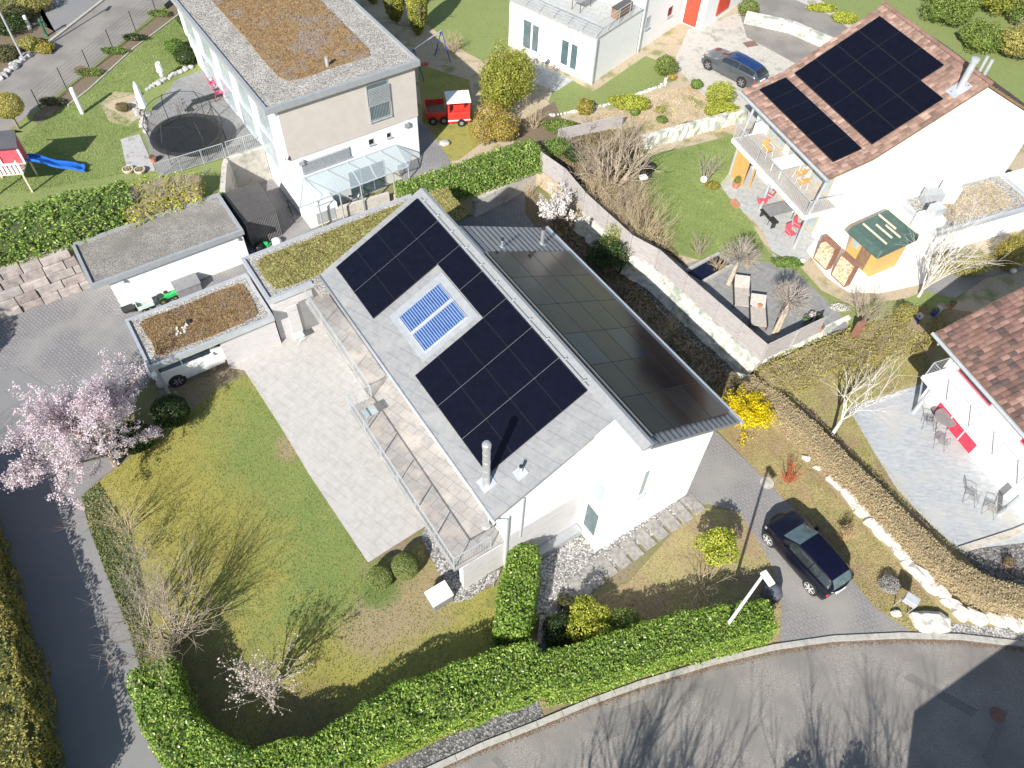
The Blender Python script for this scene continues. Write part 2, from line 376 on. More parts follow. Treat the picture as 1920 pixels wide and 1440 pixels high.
def rail(parent,pts,h,name='railing',mat='galv',step=.12,r=.008,post=1.9,pr=.022,bars='v',toprail=.022,nb=5,postmat=None,zoff=.08):
    "metal railing along world points"
    tr=MB(); 
    for a,b in zip(pts,pts[1:]):
        a=Vector(a);b=Vector(b); L_=(b-a).length; n=max(1,int(L_/post)); up=Vector((0,0,h)); lo=Vector((0,0,zoff))
        tr.tube(a+up,b+up,toprail,n=6); 
        if bars=='v':
            tr.tube(a+lo,b+lo,toprail*.7,n=4)
            m=int(L_/step)
            for i in range(1,m): p=a.lerp(b,i/m); tr.tube(p+lo,p+up,r,n=4,cap=False)
        else:
            for i in range(nb): z=Vector((0,0,zoff+(h-zoff)*i/nb)); tr.tube(a+z,b+z,r,n=4,cap=False)
    o=tr.build(name,mat,parent)
    for a,b in zip(pts,pts[1:]):
        a=Vector(a);b=Vector(b); n=max(1,round((b-a).length/post))
        for i in range(n+1):
            if i==n and b!=Vector(pts[-1]): continue
            p=a.lerp(b,i/n); MB().tube(p-Vector((0,0,.12)),p+Vector((0,0,h)),pr,n=6).build('post',postmat or mat,o)
    return o
# ---------------------------------------------------------------- palette

mk('soil',(.13,.095,.06),(.24,.19,.125),6,.95,c3=(.19,.18,.08),bump=.5,big=(.35,(.16,.17,.06),.45,.65))
GRN=(.155,.215,.06); MOS=(.29,.255,.06); BRN=(.31,.235,.15)
mk('lawn',(.16,.18,.045),(.30,.27,.07),1.6,.95,c3=(.22,.225,.05),bump=.4,bscale=60,big=(.5,(.20,.22,.05),.5,.66),detail=14,lo=.3,hi=.7,
   patches=[(P(570,830),5.0,GRN),(P(660,1010),3.2,GRN),(P(590,1200),3.0,GRN),(P(260,900),3.2,MOS),(P(360,1010),3.0,MOS),(P(600,1290),3.0,MOS),(P(300,1330),3.5,(.17,.13,.065)),(P(560,1380),2.2,(.17,.13,.065)),(P(770,1115),2.1,BRN),(P(655,940),.9,BRN),(P(545,840),.8,BRN),(P(700,1180),1.4,BRN),(P(712,1105),.9,(.09,.17,.03))])
mk('lawn_green',(.11,.155,.045),(.22,.26,.085),8,.95,c3=(.16,.21,.06),bump=.6,bscale=60,big=(.5,(.2,.24,.08),.5,.7),detail=10)
mk('lawn_dry',(.19,.215,.06),(.38,.31,.16),5,.95,c3=(.22,.21,.07),bump=.6,bscale=50,big=(.6,(.30,.22,.14),.45,.62),detail=10)
mk('bed_soil',(.08,.06,.04),(.20,.15,.10),9,.95,c3=(.13,.105,.06),bump=.6)
mk('garden_soil',(.32,.25,.17),(.46,.38,.27),5,.95,c3=(.36,.30,.20),bump=.5,big=(.8,(.22,.22,.09),.52,.66))
mk('asphalt',(.15,.14,.128),(.36,.33,.30),30,.9,bump=.3,big=(.6,(.20,.187,.172),.42,.62),detail=12)
mk('asphalt_path',(.17,.17,.175),(.25,.245,.245),50,.9,bump=.25,big=(.5,(.23,.225,.22),.45,.7))
mk('paver_grey',(.20,.195,.20),(.29,.28,.28),14,.85,rot=36,brick=(.24,.16,(.45,.45,.45),(.84,.84,.86),.018,.8),bump=.2,big=(.4,(.29,.28,.265),.45,.7))
mk('paver_drive',(.21,.205,.20),(.28,.27,.265),14,.85,rot=36,brick=(.24,.16,(.6,.57,.53),(.92,.91,.92),.014,.75),bump=.2,big=(.4,(.29,.275,.25),.45,.7))
mk('slab_beige',(.41,.395,.375),(.49,.475,.455),3,.85,rot=36,brick=(1.05,.42,(.70,.68,.66),(.94,.935,.93),.012,.7),bump=.05,big=(.9,(.47,.445,.42),.55,.75))
mk('slab_balcony',(.30,.285,.27),(.37,.355,.34),3,.85,rot=36,brick=(.5,.5,(.62,.58,.55),(.88,.87,.86),.016,.9),big=(.9,(.47,.41,.36),.5,.7))
mk('slab_grey',(.36,.37,.36),(.46,.47,.46),4,.85,rot=24,brick=(.9,.6,(.7,.68,.62),(.9,.9,.9),.02,.7),big=(.8,(.40,.39,.36),.5,.7))
mk('slab_h2',(.33,.35,.37),(.45,.47,.49),2.4,.85,rot=24,stretch=(1,3.2,1),brick=(1.2,.4,(.82,.82,.8),(.86,.88,.9),.02,.6),big=(.6,(.42,.42,.40),.5,.7))
mk('slab_step',(.20,.19,.175),(.36,.34,.31),5,.9,bump=.2)
mk('concrete',(.36,.34,.30),(.50,.47,.42),4,.9,c3=(.43,.41,.37),bump=.2,big=(1.2,(.28,.27,.22),.55,.7))
mk('kerb',(.33,.32,.29),(.46,.44,.40),6,.9,bump=.2)
mk('plaster',(.80,.80,.79),(.84,.84,.83),3,.9)
mk('plaster_beige',(.50,.455,.41),(.54,.495,.45),2,.9)
mk('plaster_warm',(.74,.70,.64),(.80,.77,.72),3,.9)
mk('gravel',(.22,.21,.20),(.50,.48,.46),1.2,.9,c3=(.72,.70,.66),voro=13,bump=.9)
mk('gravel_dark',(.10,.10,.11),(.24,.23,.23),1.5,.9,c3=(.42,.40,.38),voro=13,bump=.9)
mk('gravel_roof',(.36,.33,.29),(.52,.49,.44),1.2,.95,c3=(.68,.65,.60),voro=16,bump=.9)
mk('gravel_fine',(.27,.25,.225),(.38,.36,.33),1.2,.95,c3=(.50,.47,.43),voro=26,bump=.7,big=(.5,(.19,.18,.16),.5,.72))
mk('sedum_red',(.17,.10,.05),(.30,.19,.08),3,.95,c3=(.25,.19,.14),bump=.9,big=(.7,(.27,.22,.19),.5,.6),detail=12)
mk('sedum_green',(.19,.20,.06),(.36,.33,.13),5,.95,c3=(.20,.21,.06),bump=.9,big=(.9,(.22,.13,.04),.56,.7),detail=12)
mk('rooftile_grey',(.22,.225,.23),(.275,.28,.285),5,.6,rot=36,brick=(30,.41,(.72,.72,.74),(.95,.95,.95),.02,.8),big=(1.5,(.29,.29,.285),.5,.7))
mk('metal_ridge',(.34,.345,.34),(.41,.415,.41),6,.45,metal=.3)
mk('metal_roof',(.25,.255,.27),(.30,.305,.315),3,.42,metal=.35)
mk('metal_light',(.50,.53,.56),(.58,.61,.64),4,.4,metal=.4)
mk('metal_frame',(.36,.375,.39),(.42,.44,.455),4,.5,metal=.3)
mk('galv',(.50,.53,.56),(.62,.65,.68),6,.4,metal=.5)
mk('chrome',(.55,.56,.57),(.66,.67,.68),6,.42,metal=.7)
mk('dark_metal',(.035,.035,.038),(.06,.06,.06),6,.5,metal=.3)
mk('black',(.012,.012,.013),(.02,.02,.02),5,.5)
mk('pv',(.004,.0045,.010),(.0055,.006,.013),3,.12,spec=.3)
mk('pv_reflect_brown',(.013,.0095,.008),(.024,.017,.013),.8,.12,spec=.27)  # cell tint imitating a brownish reflection, put into the base colour
mk('pv_reflect_slate',(.012,.014,.020),(.018,.020,.027),.8,.11,spec=.3)  # cell tint imitating a bluish reflection
mk('pv_reflect_grey',(.014,.012,.011),(.020,.017,.015),.8,.16,spec=.28)  # cell tint imitating a dull grey reflection, not soot on the glass
mk('pv_frame',(.022,.025,.032),(.035,.038,.045),5,.4,metal=.5)
mk('collector_blue',(.022,.065,.20),(.035,.09,.27),3,.25,spec=.6)
mk('tube_white',(.30,.37,.48),(.36,.43,.54),3,.2)
mk('wood_grey',(.42,.40,.40),(.58,.56,.56),3,.8,stretch=(.5,.5,6),c3=(.50,.49,.49),wave=(1.9,'Z',.72))
mk('wood_fence',(.27,.245,.235),(.44,.41,.40),4,.85,stretch=(.6,.6,7),c3=(.43,.40,.39),wave=(2.6,'Z',.6))
mk('wood_honey',(.55,.30,.09),(.68,.42,.15),4,.6,stretch=(1,1,5),wave=(2.2,'Z',.75))
mk('wood_pale',(.50,.42,.31),(.66,.58,.46),5,.8)
mk('wood_brown',(.16,.10,.06),(.26,.17,.10),6,.8)
mk('logs',(.45,.30,.16),(.82,.70,.50),9,.85,c3=(.65,.50,.32),tint=.6)
mk('corten',(.20,.095,.065),(.30,.15,.10),6,.8)
mk('bark',(.17,.13,.10),(.30,.25,.19),7,.95)
mk('bark_dark',(.07,.05,.04),(.14,.10,.08),7,.95)
mk('birch',(.62,.57,.50),(.78,.74,.68),5,.85)
mk('twig',(.33,.27,.20),(.50,.42,.32),6,.9)
mk('twig_grey',(.30,.26,.22),(.44,.39,.33),6,.9)
mk('twig_tan',(.42,.33,.20),(.58,.47,.31),6,.9)
mk('twig_red',(.42,.06,.03),(.62,.14,.06),6,.8)
mk('twig_dark',(.06,.045,.035),(.13,.095,.07),6,.9)
mk('twig_hedge',(.25,.19,.10),(.40,.32,.18),6,.9)
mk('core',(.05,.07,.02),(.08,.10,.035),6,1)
mk('core_brown',(.22,.17,.10),(.30,.24,.15),6,1)
def lf(n,a,b,c,rough=.55,tr=.3,t=.5,sc=1.3): mk(n,a,b,sc,rough,c3=c,tint=t,trans=tr,spec=.4)
lf('leaf_laurel',(.08,.17,.02),(.22,.37,.05),(.48,.58,.13),.34,.35,.3)
lf('leaf_laurel_far',(.08,.17,.03),(.22,.36,.06),(.48,.56,.16),.40,.35,.3)
lf('leaf_mid',(.09,.15,.03),(.18,.26,.05),(.34,.38,.10))
lf('leaf_dark',(.02,.045,.012),(.045,.085,.02),(.10,.15,.04),.4)
lf('leaf_box',(.14,.19,.04),(.24,.29,.08),(.36,.40,.15))
lf('leaf_lime',(.20,.25,.03),(.42,.46,.05),(.60,.60,.10))
lf('leaf_gold',(.20,.17,.03),(.34,.30,.05),(.50,.42,.10))
lf('leaf_thuja',(.16,.19,.03),(.32,.34,.05),(.48,.46,.10))
lf('leaf_rust',(.34,.18,.05),(.48,.36,.08),(.42,.44,.10))
lf('leaf_fresh',(.08,.15,.03),(.16,.27,.05),(.30,.38,.10))
lf('leaf_bed',(.08,.09,.035),(.17,.14,.07),(.10,.15,.05))
lf('leaf_hornbeam',(.44,.35,.22),(.60,.50,.32),(.54,.47,.26),.9,.4,t=.25)
lf('leaf_olive',(.22,.20,.05),(.38,.35,.10),(.50,.47,.16),.8)
lf('leaf_wall',(.20,.18,.04),(.42,.37,.09),(.58,.50,.18),.8,.4)
lf('leaf_grass',(.10,.12,.025),(.20,.20,.04),(.30,.27,.08),.9)
lf('leaf_grass_green',(.08,.14,.02),(.14,.24,.035),(.24,.33,.06),.9)
lf('leaf_litter',(.16,.12,.07),(.28,.22,.13),(.22,.22,.07),.9)
lf('straw',(.42,.30,.14),(.58,.44,.24),(.66,.54,.34),.9)
lf('blossom_pink',(.62,.47,.52),(.76,.66,.70),(.86,.82,.84),.7,.4)
lf('blossom_white',(.70,.64,.62),(.80,.77,.74),(.84,.83,.80),.7,.35)
lf('blossom_bud',(.50,.40,.34),(.66,.57,.50),(.74,.66,.60),.7,.3)
lf('blossom_yellow',(.62,.48,.0),(.80,.66,.0),(.84,.72,.02),.7,.35)
mk('stone_white',(.34,.32,.28),(.66,.63,.58),3.5,.9,c3=(.54,.51,.46),bump=.6,detail=10)
mk('stone_grey',(.20,.20,.20),(.44,.43,.42),2.5,.9,c3=(.33,.32,.31),bump=.5)
mk('stone_dark',(.055,.065,.085),(.11,.12,.14),4,.9,bump=.4)
mk('stone_red',(.27,.225,.21),(.40,.35,.325),2,.9,c3=(.36,.33,.31),tint=.9,bump=.4)
mk('rubble',(.22,.24,.21),(.62,.60,.53),1.6,.95,c3=(.44,.44,.38),bump=.8,detail=10,big=(1.3,(.30,.33,.28),.52,.66))
mk('roof_red',(.07,.05,.045),(.165,.092,.075),1.6,.85,c3=(.27,.165,.13),tint=.9)
mk('roof_red_light',(.17,.105,.085),(.26,.165,.13),2.5,.85,c3=(.36,.24,.19),tint=.8)
mk('slab_dark',(.21,.21,.205),(.29,.29,.285),4,.85,rot=36,brick=(.6,.6,(.7,.7,.7),(.85,.85,.85),.02,.7),big=(.8,(.22,.21,.20),.5,.7))
mk('roof_dark',(.035,.037,.05),(.05,.052,.065),5,.7)
mk('water',(.004,.006,.02),(.006,.01,.03),3,.05)
mk('paint_blue',(.004,.005,.012),(.006,.007,.016),2,.3,coat=.25,spec=.3)
mk('paint_roofblack',(.004,.005,.016),(.006,.006,.02),2,.12,spec=.25)
mk('paint_grey',(.105,.115,.13),(.125,.135,.15),2,.3,coat=1,metal=.5)
mk('paint_white',(.72,.73,.74),(.76,.77,.78),2,.3,coat=1)
mk('paint_silver',(.50,.51,.53),(.60,.61,.62),2,.3,metal=.6)
mk('window_dark',(.015,.02,.025),(.03,.035,.04),3,.06,spec=.8)
mk('window_green',(.07,.11,.12),(.11,.16,.17),3,.06,spec=.8)
mk('window_pale',(.30,.36,.37),(.42,.48,.49),2,.15,spec=.6)
mk('sunroof',(.01,.03,.11),(.015,.04,.14),3,.04,spec=.8)
mk('rubber',(.02,.02,.02),(.035,.035,.035),9,.8)
mk('rim',(.60,.61,.62),(.70,.71,.72),5,.35,metal=.3)
mk('lamp_red',(.45,.02,.03),(.55,.03,.04),3,.3)
mk('plastic_white',(.74,.76,.77),(.80,.82,.83),4,.5)
mk('plastic_grey',(.20,.20,.205),(.25,.25,.255),4,.55)
mk('plastic_red',(.55,.025,.02),(.66,.05,.035),4,.5)
mk('plastic_pink',(.62,.10,.20),(.72,.16,.26),4,.6)
mk('plastic_blue',(.02,.13,.55),(.03,.18,.66),4,.4)
mk('plastic_green',(.02,.42,.10),(.04,.52,.14),4,.5)
mk('green_paint',(.02,.10,.06),(.03,.14,.08),4,.5)
mk('blue_paint',(.03,.05,.30),(.04,.07,.36),4,.5)
mk('shutter_red',(.58,.05,.025),(.68,.08,.04),5,.6,wave=(7,'Z',.7))
mk('awning_red',(.58,.035,.07),(.66,.05,.09),4,.7)
mk('fabric_red',(.50,.06,.09),(.60,.10,.13),4,.8)
mk('fabric_white',(.76,.77,.79),(.82,.83,.85),3,.8)
mk('fabric_tan',(.36,.32,.28),(.46,.42,.38),6,.85)
mk('tarp_green',(.045,.085,.075),(.07,.12,.10),4,.6)
mk('terracotta',(.38,.17,.10),(.50,.25,.16),6,.85)
mk('slat_grey',(.28,.29,.30),(.38,.39,.40),5,.5,wave=(5,'Z',.35))
mk('shed_metal',(.085,.08,.078),(.12,.11,.105),4,.5,metal=.3)
mk('shed_roof',(.17,.16,.155),(.22,.21,.205),4,.5,metal=.2)
mk('net',(.02,.02,.022),(.03,.03,.032),4,.7)
mk('rattan',(.20,.17,.15),(.30,.26,.23),7,.7)
mk('mint',(.50,.66,.62),(.58,.72,.68),4,.6)
mk('iron_rust',(.16,.09,.07),(.24,.14,.11),9,.8,bump=.4)
glass('glass_clear',(.55,.62,.68),.34)
glass('glass_window',(.05,.07,.08),.8)
# ---------------------------------------------------------------- the ground
def sheet(name,pts,z,mat,label=None,thick=0,kind='structure'):
    mb=MB(); q=[(p[0],p[1]) for p in pts]
    if thick: mb.prism(q,z-thick,z)
    else: mb.prism(q,z-.3,z)
    o=mb.build(name,mat); 
    if kind: o['kind']=kind
    if label: o['label']=label
    return o
px=lambda L_,z=0: [P(x,y,z) for x,y in L_]
MB().add([(-300,-200,0),(300,-200,0),(300,400,0),(-300,400,0)],[(0,1,2,3)]).build('ground','soil')['kind']='structure'
LAWN=px([(470,700),(400,735),(355,775),(300,815),(232,868),(190,900),(152,932),(170,1000),(205,1090),(240,1180),(262,1250),(320,1440),(720,1450),(1010,1315),(1010,1200),(950,1090),(868,1122),(800,1040),(790,1020),(690,1057),(590,905),(530,800)])
sheet('lawn',LAWN,.012,'lawn')
SIDE=px([(1180,1090),(1305,950),(1385,960),(1420,1012),(1446,1060),(1466,1110),(1462,1212),(1200,1290),(1010,1330),(1010,1200),(1100,1130)])
sheet('lawn_verge',SIDE,.012,'lawn_dry')
EAST=px([(1340,800),(1440,905),(1520,990),(1640,1140),(1715,1190),(1800,1193),(1930,1208),(2300,1250),(2500,600),(1900,560),(1600,612),(1437,680),(1400,700)])
sheet('lawn_east',EAST,.012,'lawn_dry')
YARD=px([(-400,640),(0,586),(160,530),(270,420),(520,330),(760,395),(600,420),(600,520),(500,540),(430,600),(400,690),(300,740),(300,700),(240,745),(130,870),(0,880),(-400,1000)])
sheet('paved_yard',YARD,.006,'paver_grey')
PATH=px([(-60,720),(30,690),(120,740),(230,740),(225,870),(190,895),(152,932),(170,1000),(205,1090),(240,1180),(262,1250),(330,1480),(90,1480),(60,1250),(20,1080),(-20,960),(-80,860)])
sheet('path',PATH,.016,'asphalt_path')
STREET=px([(560,1520),(800,1450),(905,1401),(1005,1362),(1100,1322),(1200,1286),(1330,1247),(1450,1219),(1560,1203),(1690,1197),(1800,1200),(1930,1215),(2300,1250),(2300,1700),(1000,1740),(560,1700)])
sheet('road',STREET,.01,'asphalt')
GRAV=px([(640,1470),(740,1430),(860,1370),(960,1320),(1005,1300),(1020,1345),(960,1375),(900,1395),(800,1440),(700,1480)])
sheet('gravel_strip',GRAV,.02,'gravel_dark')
sheet('gravel_strip',px([(1790,1170),(1930,1180),(1930,1205),(1800,1190),(1700,1187)]),.02,'gravel')
# kerb of the road, one stone after another in one mesh
kp=px([(560,1510),(700,1478),(800,1440),(905,1392),(1005,1353),(1100,1313),(1200,1277),(1330,1238),(1450,1209),(1560,1193),(1690,1187),(1800,1190),(1930,1205),(2100,1225)])
mb=MB()
for a,b in zip(kp,kp[1:]):
    L_=(b-a).length; n=max(1,int(L_/1.0)); t=(b-a).normalized(); nn=Vector((-t.y,t.x,0))
    for i in range(n):
        p=a.lerp(b,i/n)+t*.008; q=a.lerp(b,(i+1)/n)-t*.008; mb.hexa([p-nn*.22,q-nn*.22,q,p],[v+Vector((0,0,.085)) for v in (p-nn*.22,q-nn*.22,q,p)])
mb.build('kerb','kerb')['kind']='structure'
DRIVE=px([(1300,800),(1345,812),(1440,905),(1520,990),(1640,1140),(1715,1190),(1560,1195),(1462,1210),(1466,1110),(1446,1060),(1420,1012),(1385,960),(1330,945),(1270,950)])
sheet('driveway',DRIVE,.022,'paver_drive')
SL=px([(430,690),(470,640),(590,590),(660,560),(780,740),(925,1010),(880,1060),(845,1040),(800,985),(690,1055),(580,890),(530,806),(458,694)])
sheet('terrace_paving',SL,.03,'slab_beige')
# big stepping slabs along the front wall, gravel either side
sheet('gravel_bed',px([(1000,1150),(1010,1040),(1085,1000),(1117,1033),(1288,927),(1325,925),(1250,985),(1190,1030),(1100,1110),(1040,1150)]),.02,'gravel')
sheet('gravel_bed',px([(790,1005),(800,985),(870,1080),(940,1055),(935,1085),(880,1125),(850,1130),(822,1075)]),.024,'gravel')
mb=MB(); a0=P(1300,945); b0=P(1075,1108)
for i in range(10):
    c=a0.lerp(b0,i/9.4)+Vector((random.uniform(-.03,.03),random.uniform(-.03,.03),0)); t=(b0-a0).normalized(); nn=Vector((-t.y,t.x,0)); h1,h2=.30,.5
    mb.hexa([c-t*h1-nn*h2,c+t*h1-nn*h2,c+t*h1+nn*h2,c-t*h1+nn*h2],[q+Vector((0,0,.045)) for q in (c-t*h1-nn*h2,c+t*h1-nn*h2,c+t*h1+nn*h2,c-t*h1+nn*h2)])
o=mb.build('slab_path','slab_step',bevel=.01); o['kind']='structure'
sheet('garden_path',px([(1000,1200),(1030,1140),(1075,1108),(1120,1090),(1090,1150),(1030,1200),(1020,1250),(1000,1250)]),.03,'slab_step')
# old patches, a crack-sealed trench and drain in the road surface
mk('asphalt_patch',(.12,.115,.108),(.24,.225,.21),30,.9,bump=.3)
mk('rust_dirt',(.16,.10,.06),(.30,.21,.13),20,.95)
for L_ in ([(1705,1262),(1835,1332),(1822,1345),(1694,1272)],[(1120,1345),(1205,1312),(1226,1352),(1138,1388)],[(1840,1420),(1880,1330),(1890,1332),(1856,1440)],[(930,1418),(1010,1500),(1000,1505),(920,1424)]):
    sheet('road_patch',px(L_),.0135,'asphalt_patch')
kl=px([(800,1452),(905,1403),(1005,1364),(1100,1324),(1200,1288),(1330,1249),(1450,1221),(1560,1205),(1690,1199),(1800,1202),(1930,1217)])
p_=np.concatenate([np.array([(a.lerp(b,t).x+g1*.5,a.lerp(b,t).y-abs(g2)*.10) for t,g1,g2 in zip(rng.random(700),rng.normal(0,.02,700),rng.normal(0,1,700))]) for a,b in zip(kl,kl[1:])])
p_=np.column_stack([p_,np.full(len(p_),.02)]); V,Q,T=leaves(p_,np.tile([0,0,1.],(len(p_),1)),.022,.5,.7); tag(bulk('leaf_litter',V,Q,T,'rust_dirt'),'brown grit and leaf litter lying along the road kerb','litter',kind='stuff')
tag(MB().lathe(tuple(P(1870,1340,.011)),[(.3,0),(.3,.012)],20).build('manhole_cover','iron_rust'),'dark round manhole cover in the shaded corner of the road','manhole cover')
# planting bed between the house and the neighbour's wall, shaded yard behind
sheet('planting_bed',px([(985,350),(1060,400),(1200,530),(1400,715),(1390,790),(1330,790),(1100,560),(1020,450),(985,400)]),.02,'bed_soil')
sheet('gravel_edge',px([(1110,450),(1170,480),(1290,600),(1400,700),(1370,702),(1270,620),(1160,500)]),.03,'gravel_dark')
sheet('paved_yard',[FM.W(12,26.0),FM.W(12,31.1),FM.W(19,31.1),FM.W(23.9,31.6),P(1000,372),P(1020,440),FM.W(18.2,23.5)],.012,'paver_grey')
# raised gardens
PC=1.2
FENCE=[P(x,y,2.6) for x,y in ((1017,285),(1060,315),(1098,360),(1142,400),(1186,440),(1237,467),(1290,515),(1350,567),(1440,645))]
FL=[(p.x,p.y) for p in FENCE]; CORN=FL[-1]; E1=P(1590,605,.8)
a=P(1000,348); TLc=FT.W(18.9,36.0)
UP=[(FT.W(18.9,36.0).x,FT.W(18.9,36.0).y),(FM.W(15.2,34.0).x,FM.W(15.2,34.0).y),(FM.W(19,31.2).x,FM.W(19,31.2).y),(FM.W(23.6,31.7).x,FM.W(23.6,31.7).y)]+FL+[(E1.x,E1.y),(P(1760,592,.6).x,P(1760,592,.6).y),(60,26),(120,60),(90,160),(-20,160),(FT.W(18.9,60).x,FT.W(18.9,60).y)]
sheet('upper_garden',UP,PC,'garden_soil',thick=1.3)
NWZ=2.2
NW=[FM.W(-60,37.7),FM.W(6.4,37.9)]+px([(420,305),(424,294),(492,275)],NWZ)+[FT.W(11.5,39),FT.W(11.5,70),(-20,160),(-140,160),(-140,30)]
sheet('terrace_ground',NW,NWZ,'lawn_green',thick=2.25)
# ---------------------------------------------------------------- main house
house=tag(empty('house',FM.W(12.5,17.5)),'long white gabled house at the centre with black solar panels on both roof slopes','house')
def solve(F,x,y,ax,val): return F.on(x,y,ax,val)
mb=MB(); mb.extr(FM,[(8.2,0),(8.2,5.74),(12.85,7.92),(12.85,0)],10.95,25.5); mb.build('wall','plaster',house)
mb=MB(); mb.extr(FM,[(11.9,0),(11.9,7.46),(12.85,7.9),(12.95,7.9),(17.16,5.83),(17.16,0)],9.5,22.8); mb.build('wall','plaster',house)
ro=MB().extr(FM,[(7.43,5.5),(12.78,8.07),(12.78,7.89),(7.43,5.32)],10.84,25.8).build('roof','rooftile_grey',house)
mb=MB()
mb.extr(FM,[(12.58,8.0),(12.95,8.17),(13.12,8.1),(12.98,7.95)],9.2,25.8); mb.build('ridge_cap','metal_ridge',ro)
MB().extr(FM,[(11.75,7.58),(12.6,7.99),(12.6,7.88),(11.75,7.47)],9.3,10.83).build('flashing','plaster',ro)
r2=MB().extr(FM,[(13.0,7.97),(18.35,5.4),(18.35,5.26),(13.0,7.8)],9.2,23.0).build('roof','metal_roof',house)
s=MB()
for i in range(17):
    u=13.15+i*.306; z=7.97-(u-13.0)*.48
    s.extr(FM,[(u-.007,z),(u-.007,z+.03),(u+.007,z+.025),(u+.007,z-.01)],9.22,22.98)
s.build('standing_seam','dark_metal',r2)
MB().extr(FM,[(18.33,5.42),(18.46,5.40),(18.46,5.27),(18.33,5.27)],9.1,23.1).build('gutter','metal_light',r2)
MB().extr(FM,[(13.32,7.90),(13.42,7.86),(13.42,7.80),(13.32,7.84)],9.6,20.95).build('cable_duct','wood_pale',r2)
g=MB(); a=FM.W(7.36,10.7,5.42); b=FM.W(7.36,25.8,5.42); g.tube(a,b,.075,n=10); g.build('gutter','metal_light',ro,smooth=True)
MB().tube(a-FM.v*.012,a-FM.v*.004,.06,n=12).build('gutter_end','black',ro)
MB().path([FM.W(7.5,10.95,5.35),FM.W(8.05,10.86,4.9),FM.W(8.05,10.86,.4)],.045,8).build('downpipe','metal_light',house)
MB().path([FM.W(8.75,10.9,5.7),FM.W(8.75,10.9,2.5)],.04,8).build('downpipe','metal_light',house)
# solar panels: left slope 22, right slope 24
def slopeq(u,v,side,off):
    z=(5.5+.48*(u-7.43)) if side==0 else (5.4+.48*(18.35-u))
    return FM.W(u,v,z+off)
def panel(par,side,u0,u1,v0,v1,mat):
    g=.007; lo,hi=.07,.115
    q=lambda o,i:[slopeq(u0+i,v0+i,side,o),slopeq(u1-i,v0+i,side,o),slopeq(u1-i,v1-i,side,o),slopeq(u0+i,v1-i,side,o)]
    o=MB().hexa(q(lo,g),q(hi,g)).build('solar_panel','pv_frame',par)
    MB().hexa(q(hi-.01,g+.013),q(hi+.002,g+.013)).build('cells',mat,o)
for r in range(7):
    v1=25.4-r*1.857; v0=v1-1.857
    for c in range(4):
        if r in(2,3) and c<3: continue
        panel(house,0,8.09+c*1.104,8.09+(c+1)*1.104,v0,v1,'pv')
for r in range(6):
    v1=20.9-r*1.87
    for c in range(4): panel(house,1,13.47+c*1.145,13.47+(c+1)*1.145,v1-1.87,v1,('pv_reflect_brown','pv_reflect_slate','pv_reflect_brown','pv_reflect_grey')[(r*3+c*2+(r*c)%2)%4])  # tints alternate per panel to paint in uneven reflections
# light mounting rails seen in the gaps
for r in (1,2,3,4,5,6):
    s=MB()
    v=25.4-r*1.857
    u_=8.09 if r not in (3,) else 11.4
    if r in(3,): u_=11.4
    for (ua,ub) in ([(8.05,12.55)] if r in(1,5,6) else [(11.38,12.55)]): 
        s.hexa([slopeq(ua,v-.010,0,.06),slopeq(ub,v-.010,0,.06),slopeq(ub,v+.010,0,.06),slopeq(ua,v+.010,0,.06)],[slopeq(ua,v-.010,0,.108),slopeq(ub,v-.010,0,.108),slopeq(ub,v+.010,0,.108),slopeq(ua,v+.010,0,.108)])
    s.build('mounting_rail','plastic_grey',house)
s=MB()
for i in range(11): c=slopeq(12.66,25.0-i*1.22,0,.12); s.tube(c-Vector((.06,.03,0)),c+Vector((.06,.03,.02)),.035,n=5)
s.tube(slopeq(12.62,25.3,0,.13),slopeq(12.62,12.5,0,.13),.016,n=5); s.build('snow_guard','chrome',house)
# two solar collectors with pale tubes in a grey surround
fr=MB(); q=lambda a,b,c,d,o:[slopeq(a,c,0,o),slopeq(b,c,0,o),slopeq(b,d,0,o),slopeq(a,d,0,o)]
fr.hexa(q(8.66,11.36,18.25,21.25,.0),q(8.66,11.36,18.25,21.25,.045)).build('collector_surround','metal_frame',house)
for k,(c,d) in enumerate(((19.78,20.85),(18.55,19.66))):
    o=MB().hexa(q(8.9,10.98,c,d,.03),q(8.9,10.98,c,d,.10)).build('solar_collector','galv',house)
    MB().hexa(q(8.94,10.94,c+.04,d-.04,.08),q(8.94,10.94,c+.04,d-.04,.106)).build('absorber','collector_blue',o)
    s=MB()
    for i in range(19):
        u=8.99+i*.106; s.hexa(q(u-.010,u+.010,c+.05,d-.05,.09),q(u-.010,u+.010,c+.05,d-.05,.115))
    s.build('glass_tube','tube_white',o)
# flue of polished steel: foot on the balcony, through the eave, tall above it
fb=FM.W(7.86,12.12); z0=5.72
fl=MB()
for za,zb,rr in ((2.3,2.42,.2),(2.42,z0+1.0,.14)): fl.tube(fb+Vector((0,0,za)),fb+Vector((0,0,zb)),rr,n=16)
fl.tube(fb+Vector((0,0,z0+1.0)),fb+Vector((0,0,z0+2.6)),.14,n=16)
for z in (z0+.6,z0+1.15,z0+1.7,z0+2.25,z0+2.58): fl.tube(fb+Vector((0,0,z)),fb+Vector((0,0,z+.05)),.152,n=16)
fo=fl.build('flue','chrome',house,smooth=False)
MB().lathe(tuple(fb+Vector((0,0,z0+2.63))),[(.15,0),(.165,.05),(.165,.22),(.12,.30),(.02,.33)],16).build('cowl','chrome',fo)
MB().hexa([slopeq(7.65,11.9,0,.01),slopeq(8.2,11.9,0,.01),slopeq(8.2,12.5,0,.01),slopeq(7.65,12.5,0,.01)],[slopeq(7.65,11.9,0,.035),slopeq(8.2,11.9,0,.035),slopeq(8.2,12.5,0,.035),slopeq(7.65,12.5,0,.035)]).build('flashing','metal_light',fo)
